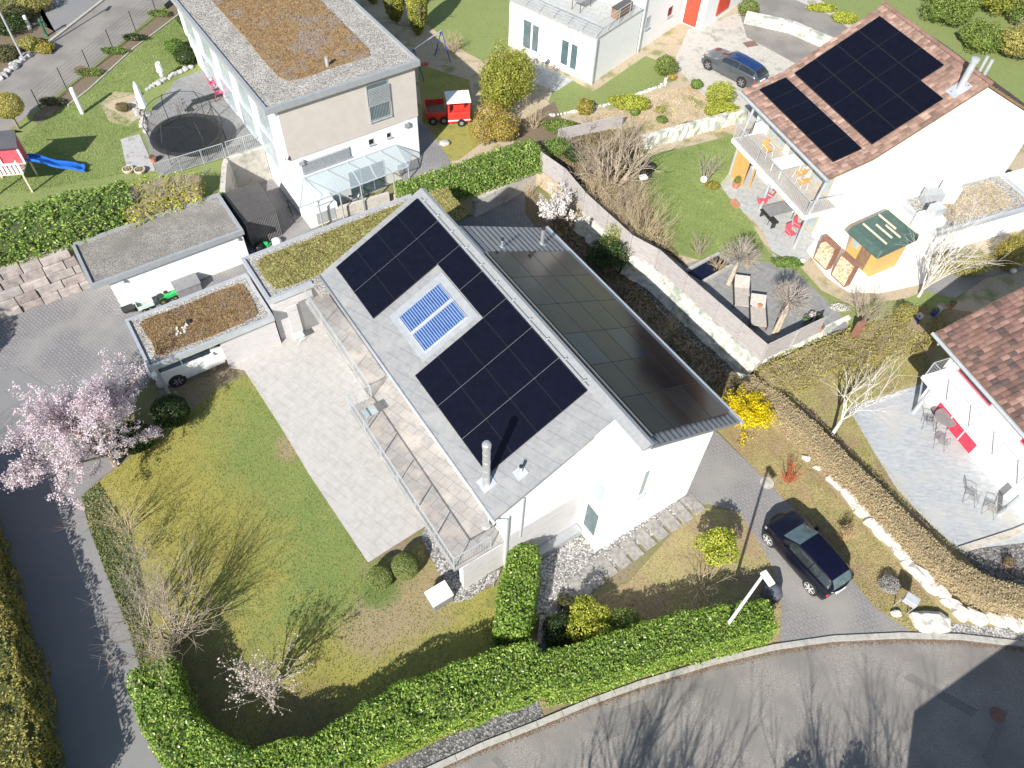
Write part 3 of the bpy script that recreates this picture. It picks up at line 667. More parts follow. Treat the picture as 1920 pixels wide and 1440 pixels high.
def ventpipe(u,v,side,h,r,plate=.3):
    b=slopeq(u,v,side,0); o=MB().tube(b,b+Vector((0,0,h)),r,n=12).build('vent_pipe','chrome',house)
    MB().tube(b+Vector((0,0,h)),b+Vector((0,0,h+.09)),r*1.15,n=12).build('cap','dark_metal',o)
    MB().hexa(*[[slopeq(u-plate,v-plate,side,k),slopeq(u+plate,v-plate,side,k),slopeq(u+plate,v+plate,side,k),slopeq(u-plate,v+plate,side,k)] for k in(.005,.03)]).build('flashing','metal_light',o)
ventpipe(9.05,11.62,0,.42,.06,.22); ventpipe(14.55,21.35,1,.45,.07,.1); ventpipe(17.0,21.6,1,.95,.09,.13)
# cladding, sill box and windows of the front
MB().box(FM,8.22,11.87,10.91,10.96,.4,3.2).build('wood_cladding','wood_grey',house)
MB().box(FM,8.9,11.85,10.5,10.9,0,.45).build('sill_box','metal_frame',house)
def window(F,ax,val,pts,parent=None,frame='plaster',pane='window_pale',dep=.03,sgn=-1,inset=.05,name='window'):
    "opening on a vertical plane: bounds come from photo pixels"
    L_=[F.on(x,y,ax,val) for x,y in pts]; k=1-ax
    a0=min(p[k] for p in L_); a1=max(p[k] for p in L_); z0=min(p[2] for p in L_); z1=max(p[2] for p in L_)
    return winbox(F,ax,val,a0,a1,z0,z1,parent,frame,pane,dep,sgn,inset,name)
def winbox(F,ax,val,a0,a1,z0,z1,parent,frame='plaster',pane='window_pale',dep=.03,sgn=-1,inset=.05,name='window',mull=0):
    def bx(mb,p,q,za,zb,d0,d1):
        lo,hi=sorted((val+sgn*d0,val+sgn*d1))
        if ax==1: mb.box(F,p,q,lo,hi,za,zb)
        else: mb.box(F,lo,hi,p,q,za,zb)
    f=MB(); i=inset
    bx(f,a0,a0+i,z0,z1,-.02,dep); bx(f,a1-i,a1,z0,z1,-.02,dep); bx(f,a0+i,a1-i,z0,z0+i,-.02,dep); bx(f,a0+i,a1-i,z1-i,z1,-.02,dep)
    for m in range(mull): c=a0+(a1-a0)*(m+1)/(mull+1); bx(f,c-i*.5,c+i*.5,z0+i,z1-i,-.02,dep)
    o=f.build(name,frame,parent); g=MB(); bx(g,a0+i*.9,a1-i*.9,z0+i*.9,z1-i*.9,-.015,dep*.4); g.build('pane',pane,o); 
    sl=MB(); bx(sl,a0-.05,a1+.05,z0-.05,z0-.003,-.01,dep+.07); sl.build('sill','metal_light',o); return o
winbox(FM,0,11.9,9.75,10.6,.9,2.9,house,'plastic_white','window_green')
winbox(FM,0,11.9,9.75,10.6,3.7,5.1,house,'plastic_white','window_pale')
window(FM,1,9.5,((1209,885),(1220,878),(1197,930),(1206,925)),house,'plastic_white','window_pale')
# platform (raised balcony) with slabs, timber front, railing
pf=MB(); pts=[FM.W(5.8,11.2),FM.W(8.25,11.2),FM.W(8.25,27.7),FM.W(6.9,27.7),FM.W(6.9,20.5),FM.W(5.8,20.5)]
pf.prism([(p.x,p.y) for p in pts],2.14,2.24,bottom=True); pl=pf.build('balcony_slab','metal_frame',house)
MB().prism([(p.x,p.y) for p in pts],2.242,2.30).build('balcony_floor','slab_balcony',pl)
MB().box(FM,6.2,8.2,11.21,11.5,0,2.08).build('wall','plaster_warm',pl)
for v in (14.3,17.4,20.3): MB().tube(FM.W(6.4,v,0),FM.W(6.4,v,2.08),.07,n=10).build('column','galv',pl)
MB().box(FM,6.18,8.5,11.14,11.19,.05,2.2).build('wood_cladding','wood_grey',pl)
rail(pl,[FM.W(7.55,11.24,2.3),FM.W(5.84,11.24,2.3),FM.W(5.84,20.46,2.3),FM.W(6.95,20.46,2.3)],.98,post=1.55,pr=.03,toprail=.028,r=.010)
rail(pl,[FM.W(6.95,20.6,2.3),FM.W(6.95,27.4,2.3)],.98,post=1.6,pr=.025)
# ---------------------------------------------------------------- garages, carport, green roofs
def flatroof(par,F,u0,u1,v0,v1,z,fw_=.22,th=.3,frame='metal_frame',fill='gravel_roof',sed=None,holes=()):
    f=MB()
    f.box(F,u0,u1,v0,v0+fw_,z-th,z); f.box(F,u0,u1,v1-fw_,v1,z-th,z); f.box(F,u0,u0+fw_,v0+fw_,v1-fw_,z-th,z); f.box(F,u1-fw_,u1,v0+fw_,v1-fw_,z-th,z)
    o=f.build('roof',frame,par); MB().box(F,u0+fw_,u1-fw_,v0+fw_,v1-fw_,z-th,z-.1).build('gravel',fill,o)
    return o
def blobpoly(F,u0,u1,v0,v1,n=60,amp=.16,seed=0,sup=6):
    r=np.random.default_rng(seed); ph=r.uniform(0,6.3,5); out=[]
    cu,cv,ru,rv=(u0+u1)/2,(v0+v1)/2,(u1-u0)/2,(v1-v0)/2
    for i in range(n):
        t=2*math.pi*i/n; c,s_=math.cos(t),math.sin(t); k=(abs(c)**sup+abs(s_)**sup)**(-1/sup)
        j=sum(math.sin((3+2*m)*t+ph[m])/(1+m) for m in range(5))*amp
        out.append(F.W(cu+c*k*ru+j*c,cv+s_*k*rv+j*s_))
    return out
def sedum(par,F,u0,u1,v0,v1,z,mat,N,leafmat,seed=0,size=.05):
    pts=blobpoly(F,u0,u1,v0,v1,amp=.045,sup=16,seed=seed); o=MB().prism([(p.x,p.y) for p in pts],z-.05,z+.02).build('sedum',mat,par)
    p=scatter(pts,N,z+.03); d=np.tile([0,0,1.],(N,1)); V,Q,T=leaves(p,d,size,.8,.6); bulk('sedum_tufts',V,Q,T,leafmat,par)
    return o
lf('leaf_sedum_red',(.22,.14,.10),(.32,.20,.10),(.36,.31,.15),.9)
lf('leaf_sedum_green',(.30,.20,.07),(.31,.33,.10),(.48,.44,.22),.9)
gar=tag(empty('garage',FM.W(2.6,36)),'long white flat-roofed garage beside the stone block wall, gravel on top','garage')
MB().box(FM,-1.03,6.15,34.4,37.7,0,2.15).build('wall','plaster',gar)
flatroof(gar,FM,-1.85,6.24,34.15,37.85,2.42,.17,.3,'metal_frame','gravel_fine')
for u in (-.35,5.85): MB().lathe(tuple(FM.W(u,34.33,1.72)),[(.07,0),(.09,.05),(.07,.16),(.02,.18)],10).build('wall_lamp','galv',gar)
cp=tag(empty('carport',FM.W(2,29.2)),'low timber carport with reddish sedum roof and a white car inside','carport')
MB().box(FM,2.32,5.15,27.72,27.86,0,2.1).build('wall','wood_grey',cp)
MB().box(FM,-.95,5.1,30.7,30.82,0,2.1).build('wall','plaster_warm',cp)
MB().box(FM,-1.06,5.15,27.6,30.9,2.08,2.12).build('ceiling','plaster_warm',cp)
for u in(-.85,):
    for v in (27.6,30.7): MB().box(FM,u,u+.12,v,v+.12,0,2.1).build('post','galv',cp)
r_=flatroof(cp,FM,-1.08,5.13,27.42,31.0,2.42,.14,.32,'metal_light','gravel_roof')
sedum(r_,FM,-.5,4.65,27.9,30.55,2.34,'sedum_red',7000,'leaf_sedum_red',3)
stn=MB()
for i in range(14): stones(stn,FM.W(1.05+random.uniform(-.35,.35),29.0+random.uniform(-.25,.25),2.36),.06,.05,.04,random.random()*3)
stn.build('stones','stone_white',r_); MB().box(FM,1.4,1.55,29.15,29.35,2.34,2.5).build('vent','dark_metal',r_)
an=tag(empty('annex',FM.W(9,29.5)),'timber-clad annex with a grassy green roof joined to the white house','building')
MB().box(FM,5.25,7.42,27.95,31.0,0,2.92).build('wall','wood_grey',an)
MB().box(FM,7.42,15.0,28.2,31.0,0,2.9).build('wall','plaster',an)
f=MB(); zf=3.24
for u0_,u1_,v0_,v1_ in ((5.15,15,31.09,31.25),(5.15,5.31,27.91,31.09),(5.15,7.5,27.75,27.91)): f.box(FM,u0_,u1_,v0_,v1_,zf-.34,zf)
r_=f.build('roof','metal_light',an); MB().box(FM,5.31,7.5,27.91,31.09,zf-.34,zf-.1).build('gravel','gravel_roof',r_); MB().box(FM,7.503,15,26.9,31.09,zf-.36,zf-.1).build('gravel','gravel_roof',r_)
sedum(r_,FM,5.7,17,28.15,30.85,3.14,'sedum_green',16000,'leaf_sedum_green',5,.07)
winbox(FM,1,27.95,6.58,7.36,.02,2.15,an,'plastic_grey','plastic_grey',dep=.02,inset=.03,name='door')
MB().box(FM,5.9,6.46,27.86,27.94,.02,2.1).build('shutter_panel','wood_grey',an)
# dark sheet metal shed behind the garage
sh=tag(empty('metal_shed',FM.W(8,34.5)),'dark brown ribbed metal shed beside the gravel-roofed garage','shed')
q=[P(417,363,2.1),P(485,341,2.1),P(518,392,1.95),P(458,419,1.95)]
fl=[Vector((p.x,p.y,0)) for p in q]; c=sum(q,Vector())/4
ins=[Vector((p.x*.97+c.x*.03,p.y*.97+c.y*.03,0)) for p in q]
MB().hexa(ins,[Vector((a.x,a.y,b.z-.02)) for a,b in zip(ins,q)]).build('wall','shed_metal',sh)
s=MB(); s.hexa([p-Vector((0,0,.05)) for p in q],[p+Vector((0,0,.02)) for p in q]); ro_=s.build('roof','shed_roof',sh)
s=MB()
for i in range(24): a=q[0].lerp(q[1],(i+.5)/24)+Vector((0,0,.03)); b=q[3].lerp(q[2],(i+.5)/24)+Vector((0,0,.03)); s.tube(a,b,.022,n=4)
s.build('rib','shed_metal',ro_)
s=MB()
for i in range(20):
    a=ins[3].lerp(ins[2],(i+.5)/20); t=(ins[2]-ins[3]).normalized(); nn=Vector((t.y,-t.x,0))*.015; s.tube(a+nn,a+nn+Vector((0,0,1.85)),.018,n=4,cap=False)
s.build('rib','plastic_grey',sh)
# stacked stone block wall left
def blockwall(F,u0,u1,v,z0,z1,label,rows=5,mat='stone_red',batter=.09,name='block_wall'):
    mb=MB(); h=(z1-z0)/rows
    for r in range(rows):
        u=u0-random.random(); z=z0+r*h
        while u<u1:
            L_=random.uniform(.8,1.5); ue=min(u+L_,u1); vv=v+batter*r*1.6+random.uniform(-.05,.05); j=lambda:random.uniform(-.03,.03)
            if ue-u>.2:
                b=[F.W(u+.02,vv+j(),z),F.W(ue-.02,vv+j(),z),F.W(ue-.02,v+1.1,z),F.W(u+.02,v+1.1,z)]
                t=[F.W(u+.02,vv+.05+j(),z+h*.97+j()),F.W(ue-.02,vv+.05+j(),z+h*.97+j()),F.W(ue-.02,v+1.1,z+h),F.W(u+.02,v+1.1,z+h)]
                mb.hexa(b,t)
            u=ue
    o=mb.build(name,mat,bevel=.03); tag(o,label,'wall'); return o
blockwall(FM,-22,-1.95,36.9,0,2.35,'stepped wall of big pinkish stone blocks under the long laurel hedge')
o=wallrun('retaining_wall',[FM.W(6.45,38.1),P(420,309,NWZ),P(424,296,NWZ),P(494,275,NWZ)],0,NWZ+.05,.3,'concrete','pale concrete retaining wall below the trampoline patio railing') if 0 else None
# low walls round the yard
def wallrun(name,pts,z0,z1,th,mat,label,bat=0):
    mb=MB()
    for a,b in zip(pts,pts[1:]):
        a=Vector((a[0],a[1],0)); b=Vector((b[0],b[1],0)); t=(b-a).normalized(); n=Vector((t.y,-t.x,0)); U=lambda z:Vector((0,0,z))
        mb.hexa([a+n*(th/2+bat)+U(z0),b+n*(th/2+bat)+U(z0),b-n*th/2+U(z0),a-n*th/2+U(z0)],[a+n*th/2+U(z1),b+n*th/2+U(z1),b-n*th/2+U(z1),a-n*th/2+U(z1)])
    o=mb.build(name,mat); tag(o,label,'wall'); return o
wallrun('retaining_wall',[FM.W(6.5,38.1),P(421,309,NWZ),P(425,298,NWZ),P(494,277,NWZ)],0,NWZ+.05,.3,'concrete','pale concrete retaining wall below the trampoline patio railing')
stp=tag(empty('outdoor_steps',P(400,330)),'stone steps climbing between garage roof and patio railing','steps')
sa=P(440,345); sb=FM.W(6.9,38.2); sdv=(P(405,322,1.2)-sa); sdv.z=0
for i in range(7):
    f=i/7; c_=sa+sdv*f*.9; t_=sdv.normalized(); n_=Vector((-t_.y,t_.x,0))*.65; w_=sdv.length*.9/7*.5+.01
    MB().hexa([c_-t_*w_-n_,c_+t_*w_-n_,c_+t_*w_+n_,c_-t_*w_+n_],[q+Vector((0,0,.3*(i+1))) for q in (c_-t_*w_-n_,c_+t_*w_-n_,c_+t_*w_+n_,c_-t_*w_+n_)]).build('step','concrete',stp)
wallrun('concrete_wall',[FM.W(19.0,31.05),FM.W(21.5,31.3),FM.W(23.9,31.6)],0,1.22,.3,'concrete','pale concrete wall behind the shaded paved yard, hedge on top')
wallrun('concrete_wall',[P(595,404,.5),P(650,388,.6),P(728,360,.8)],0,.75,.22,'concrete','low beige concrete wall running beside the glass canopy')
# rubble wall and plank fence of the neighbour
fp=[Vector((a,b,0)) for a,b in FL]
def rubble(pts,label,z1=PC,bat=.45,seed=1):
    r=np.random.default_rng(seed); mb=MB(); nx=5
    for a,b in zip(pts,pts[1:]):
        L_=(b-a).length; t=(b-a).normalized(); n=Vector((t.y,-t.x,0)); m=max(2,int(L_/.28)); g=[]
        for i in range(m+1):
            col=[]
            for k in range(nx+1):
                f=k/nx; j=0 if (i in(0,m)) else r.normal(0,.05); col.append(a.lerp(b,i/m)+n*(bat*(1-f)+.12+j)+Vector((0,0,z1*f+.02+(r.normal(0,.02) if 0<k<nx else 0))))
            col.append(a.lerp(b,i/m)-n*.2+Vector((0,0,z1+.04))); g.append(col)
        for i in range(m):
            for k in range(nx+1): mb.add([g[i][k],g[i+1][k],g[i+1][k+1],g[i][k+1]],[(0,1,2,3)])
    o=mb.build('rubble_wall','rubble'); tag(o,label,'wall'); return o
rubble(fp[2:],'pale rubble wall below the long grey plank fence')
rubble([fp[-1],Vector((E1.x,E1.y,0))],'short pale rubble wall turning the corner beside the yellow shrub',seed=4)
def plankfence(pts,h,zb,label,mat='wood_fence'):
    root=empty('plank_fence',(pts[len(pts)//2].x,pts[len(pts)//2].y,zb))
    for a,b in zip(pts,pts[1:]):
        L_=(b-a).length; n=max(1,round(L_/1.9)); t=(b-a).normalized(); nn=Vector((t.y,-t.x,0))
        for i in range(n):
            p=a.lerp(b,i/n); q=a.lerp(b,(i+1)/n); mb=MB(); k=9
            for j in range(k):
                z=zb+.06+(h-.06)*j/k; z2=z+(h-.06)/k-.015; o_=nn*random.uniform(-.006,.006)
                mb.hexa([p+nn*.02+o_+Vector((0,0,z)),q+nn*.02+o_+Vector((0,0,z)),q-nn*.02+o_+Vector((0,0,z)),p-nn*.02+o_+Vector((0,0,z))],[p+nn*.02+o_+Vector((0,0,z2)),q+nn*.02+o_+Vector((0,0,z2)),q-nn*.02+o_+Vector((0,0,z2)),p-nn*.02+o_+Vector((0,0,z2))])
            mb.build('plank_panel',mat,root)
            mb=MB(); c=p; mb.hexa([c+nn*.11-t*.045+Vector((0,0,zb-.25)),c+nn*.11+t*.045+Vector((0,0,zb-.25)),c+nn*.03+t*.045+Vector((0,0,zb-.25)),c+nn*.03-t*.045+Vector((0,0,zb-.25))],[c+nn*.11-t*.045+Vector((0,0,zb+h+.03)),c+nn*.11+t*.045+Vector((0,0,zb+h+.03)),c+nn*.03+t*.045+Vector((0,0,zb+h+.03)),c+nn*.03-t*.045+Vector((0,0,zb+h+.03))])
            mb.build('post',mat,root)
    return tag(root,label,'fence')
plankfence(fp,1.35,PC+.03,'long grey horizontal plank fence stepping along the top of the rubble wall')
plankfence([fp[-1],fp[-1].lerp(Vector((E1.x,E1.y,0)),.62)],1.35,PC+.03,'short grey plank fence turning right from the wall corner')
# ---------------------------------------------------------------- house with the sedum roof (upper left)
ht=tag(empty('house',FT.W(14.8,43)),'flat-roofed white and beige house with brown sedum on its gravel roof','house')
VT=36.03; zr=FT.on(787,113,1,VT-.3)[2]
MB().box(FT,10.75,18.9,VT,52,0,4.12).build('wall','plaster',ht)
MB().box(FT,10.7,18.95,VT-.05,52,4.12,zr-.25).build('wall','plaster_beige',ht)
MB().box(FT,10.64,10.7,VT-.05,52,4.12,zr-.25).build('side_cladding','plaster',ht)
r_=flatroof(ht,FT,FT.on(495.75,205,1,VT-.3)[0]-.02,FT.on(787,113,1,VT-.3)[0]+.02,VT-.3,54,zr,.2,.34,'metal_frame','gravel_roof')
sedum(r_,FT,11.9,17.4,VT+1.6,51,zr-.08,'sedum_red',14000,'leaf_sedum_red',8)
MB().tube(FT.W(14.6,VT+1.9,zr-.1),FT.W(14.6,VT+1.9,zr+.45),.1,n=12).build('vent_pipe','galv',r_)
o=window(FT,1,VT-.05,((685,161),(723,150),(733,214),(697,228)),ht,'metal_frame','window_green')
vals=FT.on(685,161,1,VT)
def slats(F,val,pxs,par,n,mat='plastic_grey'):
    L_=[F.on(x,y,1,val) for x,y in pxs]; a0=min(p[0] for p in L_); a1=max(p[0] for p in L_); z0=min(p[2] for p in L_); z1=max(p[2] for p in L_); s=MB()
    for i in range(n): z=z0+(z1-z0)*(i+.5)/n; s.box(F,a0+.05,a1-.05,val-.10,val-.05,z-.012,z+.03)
    return s.build('blind',mat,par)
slats(FT,VT-.05,((687,170),(727,155),(733,186),(697,198)),o,12,'galv')
rail(o,[FT.W(FT.on(690,200,1,VT)[0]+.02,VT-.13,FT.on(697,226,1,VT)[2]),FT.W(FT.on(727,188,1,VT)[0]+.1,VT-.13,FT.on(697,226,1,VT)[2])],.95,step=.09,post=2)
o=window(FT,1,VT,((565,306),(655,277),(655,290),(568,325)),ht,'metal_frame','window_dark'); slats(FT,VT,((565,306),(655,277),(655,290),(568,325)),o,8,'galv')
for k in (((690,262),(700,259),(701,269),(692,272)),((724,250),(732,248),(733,256),(726,258))): window(FT,1,VT,k,ht,'metal_light','window_dark',inset=.03)
for (x,y) in ((563,304),(760,233)): 
    a=FT.on(x,y,1,VT); MB().box(FT,a[0]-.16,a[0]+.16,VT-.2,VT,a[2]-.12,a[2]+.14).build('wall_lamp','galv',ht)
# left side: a run of tall shaded windows
for i in range(5): winbox(FT,0,10.64,VT+1.6+i*2.9,VT+3.4+i*2.9,4.5,6.6,ht,'metal_light','window_pale',dep=.04,inset=.08)
for i in range(4): winbox(FT,0,10.75,VT+2.2+i*3.1,VT+4.4+i*3.1,2.3,3.9,ht,'metal_light','window_pale',dep=.04,inset=.08)
nb=FT.on(527,303,1,VT-.05); NU,NZ=nb[0]+.12,nb[2]-.1
for k,st in enumerate([[(0,1),(1,1),(1,.55),(.35,.55),(1,.55),(1,0),(0,0)],[(.75,0),(.75,1),(0,.3),(1.05,.3)]]):
    MB().path([FT.W(NU+k*.26+x*.17,VT-.075,NZ+z*.27) for x,z in st],.018,5).build('house_number','dark_metal',ht)
# glazed canopy along the front
cn=MB(); zt=2.75; zl=2.15; us=[FT.on(x,y,1,VT)[0] for x,y in ((570,339),(613,324),(651,311),(683,298),(712,287),(741,277))]
ca=MB()
u_l=[FT.L(x,y,zl)[0] for x,y in ((594,374),(637,361),(676,346),(706,334),(736,322),(766,312))]
vl=FT.L(637,361,zl)[1]; can=MB()
for i in range(6): can.tube(FT.W(us[i],VT-.02,zt),FT.W(u_l[i],vl,zl),.035,n=5)
can.tube(FT.W(us[0],VT-.03,zt),FT.W(us[-1],VT-.03,zt),.04,n=5); can.tube(FT.W(u_l[0]-1.1,vl,zl),FT.W(u_l[-1],vl,zl),.045,n=5); can.tube(FT.W(us[-1],VT-.02,zt),FT.W(u_l[-1]+.9,VT-.4,zl),.035,n=5); can.tube(FT.W(u_l[-1],vl,zl),FT.W(u_l[-1]+.9,VT-.4,zl),.035,n=5)
can.tube(FT.W(us[0],VT-.02,zt),FT.W(u_l[0]-1.1,vl,zl),.035,n=5)
co=can.build('canopy_frame','galv',ht)
g=MB()
g.add([FT.W(us[0],VT-.02,zt+.03),FT.W(us[-1],VT-.02,zt+.03),FT.W(u_l[-1],vl,zl+.03),FT.W(u_l[0]-1.1,vl,zl+.03)],[(0,1,2,3)])
g.add([FT.W(us[-1],VT-.02,zt+.03),FT.W(u_l[-1]+.9,VT-.4,zl+.03),FT.W(u_l[-1],vl,zl+.03)],[(0,1,2)]); g.build('glass_roof','glass_clear',co)
for u in (u_l[0],u_l[1],u_l[2],u_l[4],u_l[5]): MB().tube(FT.W(u,vl+.05,0),FT.W(u,vl+.05,zl),.05,n=8).build('post','galv',co)
winbox(FT,1,VT,14.0,16.4,.05,2.0,ht,'metal_light','window_green',mull=2)
MB().box(FT,10.76,12.6,VT-1.1,VT-.02,0,1.15).build('bin_housing','plaster',ht)
MB().box(FT,11.2,12.4,VT-1.13,VT-1.1,.1,.9).build('bin_door','metal_light',ht)
# ---------------------------------------------------------------- red-tiled house with solar panels (upper right)
def tileroof(name,F,u0,z0,slope,ulen,v0,v1,mat,par,tw=.3,tl=.36,extra=None):
    "tiled slope rising in +u from u0; tile rows overlap; extra=(du,slope2) changes pitch after du"
    V=[];Q=[];T=[];k=0; nr=int(ulen/tl); nc=int(abs(v1-v0)/tw); sg=1 if ulen>0 else -1; nr=int(abs(ulen)/tl)
    def pt(s,v,o):
        s2=abs(s)
        if extra and s2>extra[0]: z=z0+slope*extra[0]+extra[1]*(s2-extra[0])
        else: z=z0+slope*s2
        q=F.W(u0+sg*s2,v,z+o); return (q.x,q.y,q.z)
    for i in range(nr):
        for j in range(nc):
            s0=i*tl-.03; s1=(i+1)*tl+.02; a=v0+j*tw+random.uniform(-.006,.006); b=a+tw-.012; m=(a+b)/2; jt=random.uniform(-.008,.008)
            V+=[pt(s0,a,.05+jt),pt(s0,m,.085+jt),pt(s0,b,.05+jt),pt(s1,a,.015),pt(s1,m,.05),pt(s1,b,.015),pt(s0,a,.0),pt(s0,m,.02),pt(s0,b,.0)]
            t=min(1,max(0,random.gauss(.5,.27))); fs=[(k,k+1,k+4,k+3),(k+1,k+2,k+5,k+4),(k+6,k+7,k+1,k),(k+7,k+8,k+2,k+1)]
            if sg<0: fs=[f[::-1] for f in fs]
            Q+=fs; T+=[t]*4; k+=9
    return bulk(name,np.array(V),np.array(Q),np.array(T),mat,par)
h1=tag(empty('house',F1.W(33,28.5,PC)),'white gabled house with red-brown tiles, black solar panels and a long balcony','house')
e1=F1.L(1555,335,6.2); U0=e1[0]; V0=e1[1]; apx=F1.on(1857,158,1,V0); kk=F1.on(1640,296,1,V0); bk=F1.L(1390,170,6.2)[1]
UK,ZK=kk[0],kk[2]; UA,ZA=apx[0],apx[2]; ZE=6.2; sl1=(ZK-ZE)/(UK-U0); sl2=(ZA-ZK)/(UA-UK)
wall=MB(); WU=U0+1.6
zz=lambda u: ZE+sl1*(u-U0) if u<UK else ZK+sl2*(u-UK)
wall.extr(F1,[(WU,PC),(WU,zz(WU)-.2),(UK,ZK-.2),(UA,ZA-.2),(UA+6,ZA-.2-6*sl2),(UA+6,PC)],V0+.12,bk-.2); wall.build('wall','plaster',h1)
b_=MB(); b_.extr(F1,[(U0,ZE),(UK,ZK),(UA,ZA),(UA,ZA-.16),(UK,ZK-.16),(U0,ZE-.14)],V0,bk); ro_=b_.build('roof','wood_brown',h1)
tileroof('roof_tiles',F1,U0-.05,ZE,sl1,UA-U0+.1,V0-.02,bk,'roof_red_light',ro_,extra=(UK-U0+.05,sl2),tw=.26,tl=.33)
b_=MB(); b_.extr(F1,[(UA,ZA),(UA+6.3,ZA-6.3*sl2),(UA+6.3,ZA-6.3*sl2-.15),(UA,ZA-.15)],V0,bk); ro2=b_.build('roof','wood_brown',h1)
tileroof('roof_tiles',F1,UA+6.3,ZA-6.3*sl2,sl2,-6.3,V0-.02,bk,'roof_red_light',ro2,tw=.26,tl=.33)
MB().tube(F1.W(UA,V0-.05,ZA+.06),F1.W(UA,bk+.05,ZA+.06),.12,n=8).build('ridge_cap','roof_red',ro_)
MB().tube(F1.W(U0-.12,V0-.05,ZE-.06),F1.W(U0-.12,bk,ZE-.06),.09,n=8).build('gutter','metal_light',ro_)
MB().box(F1,U0-.02,U0+.08,V0,bk,ZE-.3,ZE-.12).build('fascia','metal_light',ro_)
def onroof1(x,y):
    best=None
    for sl,zr_,ur in ((sl1,ZE,U0),(sl2,ZK,UK)):
        z=7.
        for _ in range(40):
            u,v=F1.L(x,y,z); z=zr_+sl*(u-ur)
        if (sl is sl1)==(u<UK): best=(u,v)
        if best is None: best=(u,v)
    return best
def h1q(u,v,o): return F1.W(u,v,zz(u)+o)
def h1panel(u0,u1,v0,v1):
    q=lambda o,i:[h1q(u0+i,v0+i,o),h1q(u1-i,v0+i,o),h1q(u1-i,v1-i,o),h1q(u0+i,v1-i,o)]
    o=MB().hexa(q(.10,.012),q(.15,.012)).build('solar_panel','black',h1); MB().hexa(q(.145,.025),q(.153,.025)).build('cells','pv',o)
pa=[onroof1(x,y) for x,y in ((1633,275),(1493,146),(1652,25),(1786,131))]
ua,ub=(pa[0][0]+pa[1][0])/2,(pa[2][0]+pa[3][0])/2; va,vb=min(pa[0][1],pa[3][1]),max(pa[1][1],pa[2][1])
vA=(pa[0][1]+onroof1(1755,197)[1])/2
for r in range(4):
    for c in range(4):
        if r==3 and c==0: continue
        v0_=va+(vb-va)*c/4; h1panel(ua+(ub-ua)*r/4,ua+(ub-ua)*(r+1)/4,v0_,va+(vb-va)*(c+1)/4)
pb=[onroof1(x,y) for x,y in ((1557,309),(1425,170),(1474,148),(1613,284))]
ua2,ub2=(pb[0][0]+pb[1][0])/2,(pb[2][0]+pb[3][0])/2; va2,vb2=(pb[0][1]+pb[3][1])/2,(pb[1][1]+pb[2][1])/2
ub2=min(ub2,UK-.02)
for c in range(6): h1panel(ua2,ub2,va2+(vb2-va2)*c/6,va2+(vb2-va2)*(c+1)/6)
cu,cv=onroof1(1800,165); b=F1.W(cu,cv,zz(cu)); top=Vector((b.x,b.y,b.z+1.5))
fo=MB().tube(b,top,.17,n=14).build('flue','metal_light',h1); MB().lathe((top.x,top.y,top.z),[(.2,0),(.21,.2),(.16,.22),(.02,.24)],14).build('cowl','metal_light',fo)
MB().hexa([h1q(cu-.5,cv-.35,.04),h1q(cu+.4,cv-.35,.04),h1q(cu+.4,cv+.35,.04),h1q(cu-.5,cv+.35,.04)],[h1q(cu-.5,cv-.35,.09),h1q(cu+.4,cv-.35,.09),h1q(cu+.4,cv+.35,.09),h1q(cu-.5,cv+.35,.09)]).build('flashing','metal_light',fo)
for dv in (0,.35): MB().tube(F1.W(UA+.9,V0+1.2+dv,ZA-.6),F1.W(UA+.9,V0+1.2+dv,ZA+.5),.09,n=10).build('vent_pipe','metal_light',h1)
# balcony
BZ=3.75; bu0=F1.L(1520,380,BZ+1)[0]; bv0=F1.L(1520,380,BZ+1)[1]; bv1=F1.L(1382,232,BZ+1)[1]
s=MB().box(F1,bu0,WU+.02,bv0,bv1,BZ-.22,BZ).build('balcony_slab','plaster',h1); MB().box(F1,bu0+.1,WU,bv0+.1,bv1-.1,BZ+.002,BZ+.02).build('balcony_floor','fabric_tan',s)
rail(s,[F1.W(WU,bv0+.05,BZ),F1.W(bu0+.05,bv0+.05,BZ),F1.W(bu0+.05,bv1-.05,BZ),F1.W(WU,bv1-.05,BZ)],1.0,step=.13,r=.011,post=2.6,pr=.03,toprail=.032,mat='metal_light')
for v in (bv0+.2,(bv0+bv1)/2,bv1-.25):
    MB().tube(F1.W(bu0+.45,v,PC),F1.W(bu0+.45,v,BZ-.2),.09,n=8).build('column','metal_light',h1)
for v in (bv0+.2,bv1-.25): MB().tube(F1.W(bu0+.45,v,BZ),F1.W(U0+.2,v,ZE-.2),.08,n=8).build('column','metal_light',h1)
for v in (V0+1.0,V0+3.2,V0+5.4): winbox(F1,0,WU,v,v+1.7,BZ+.1,BZ+2.1,h1,'wood_honey','window_pale',mull=1)
for v in (V0+.9,V0+3.4): winbox(F1,0,WU,v,v+1.8,PC+.1,PC+2.1,h1,'wood_honey','window_pale',mull=1)
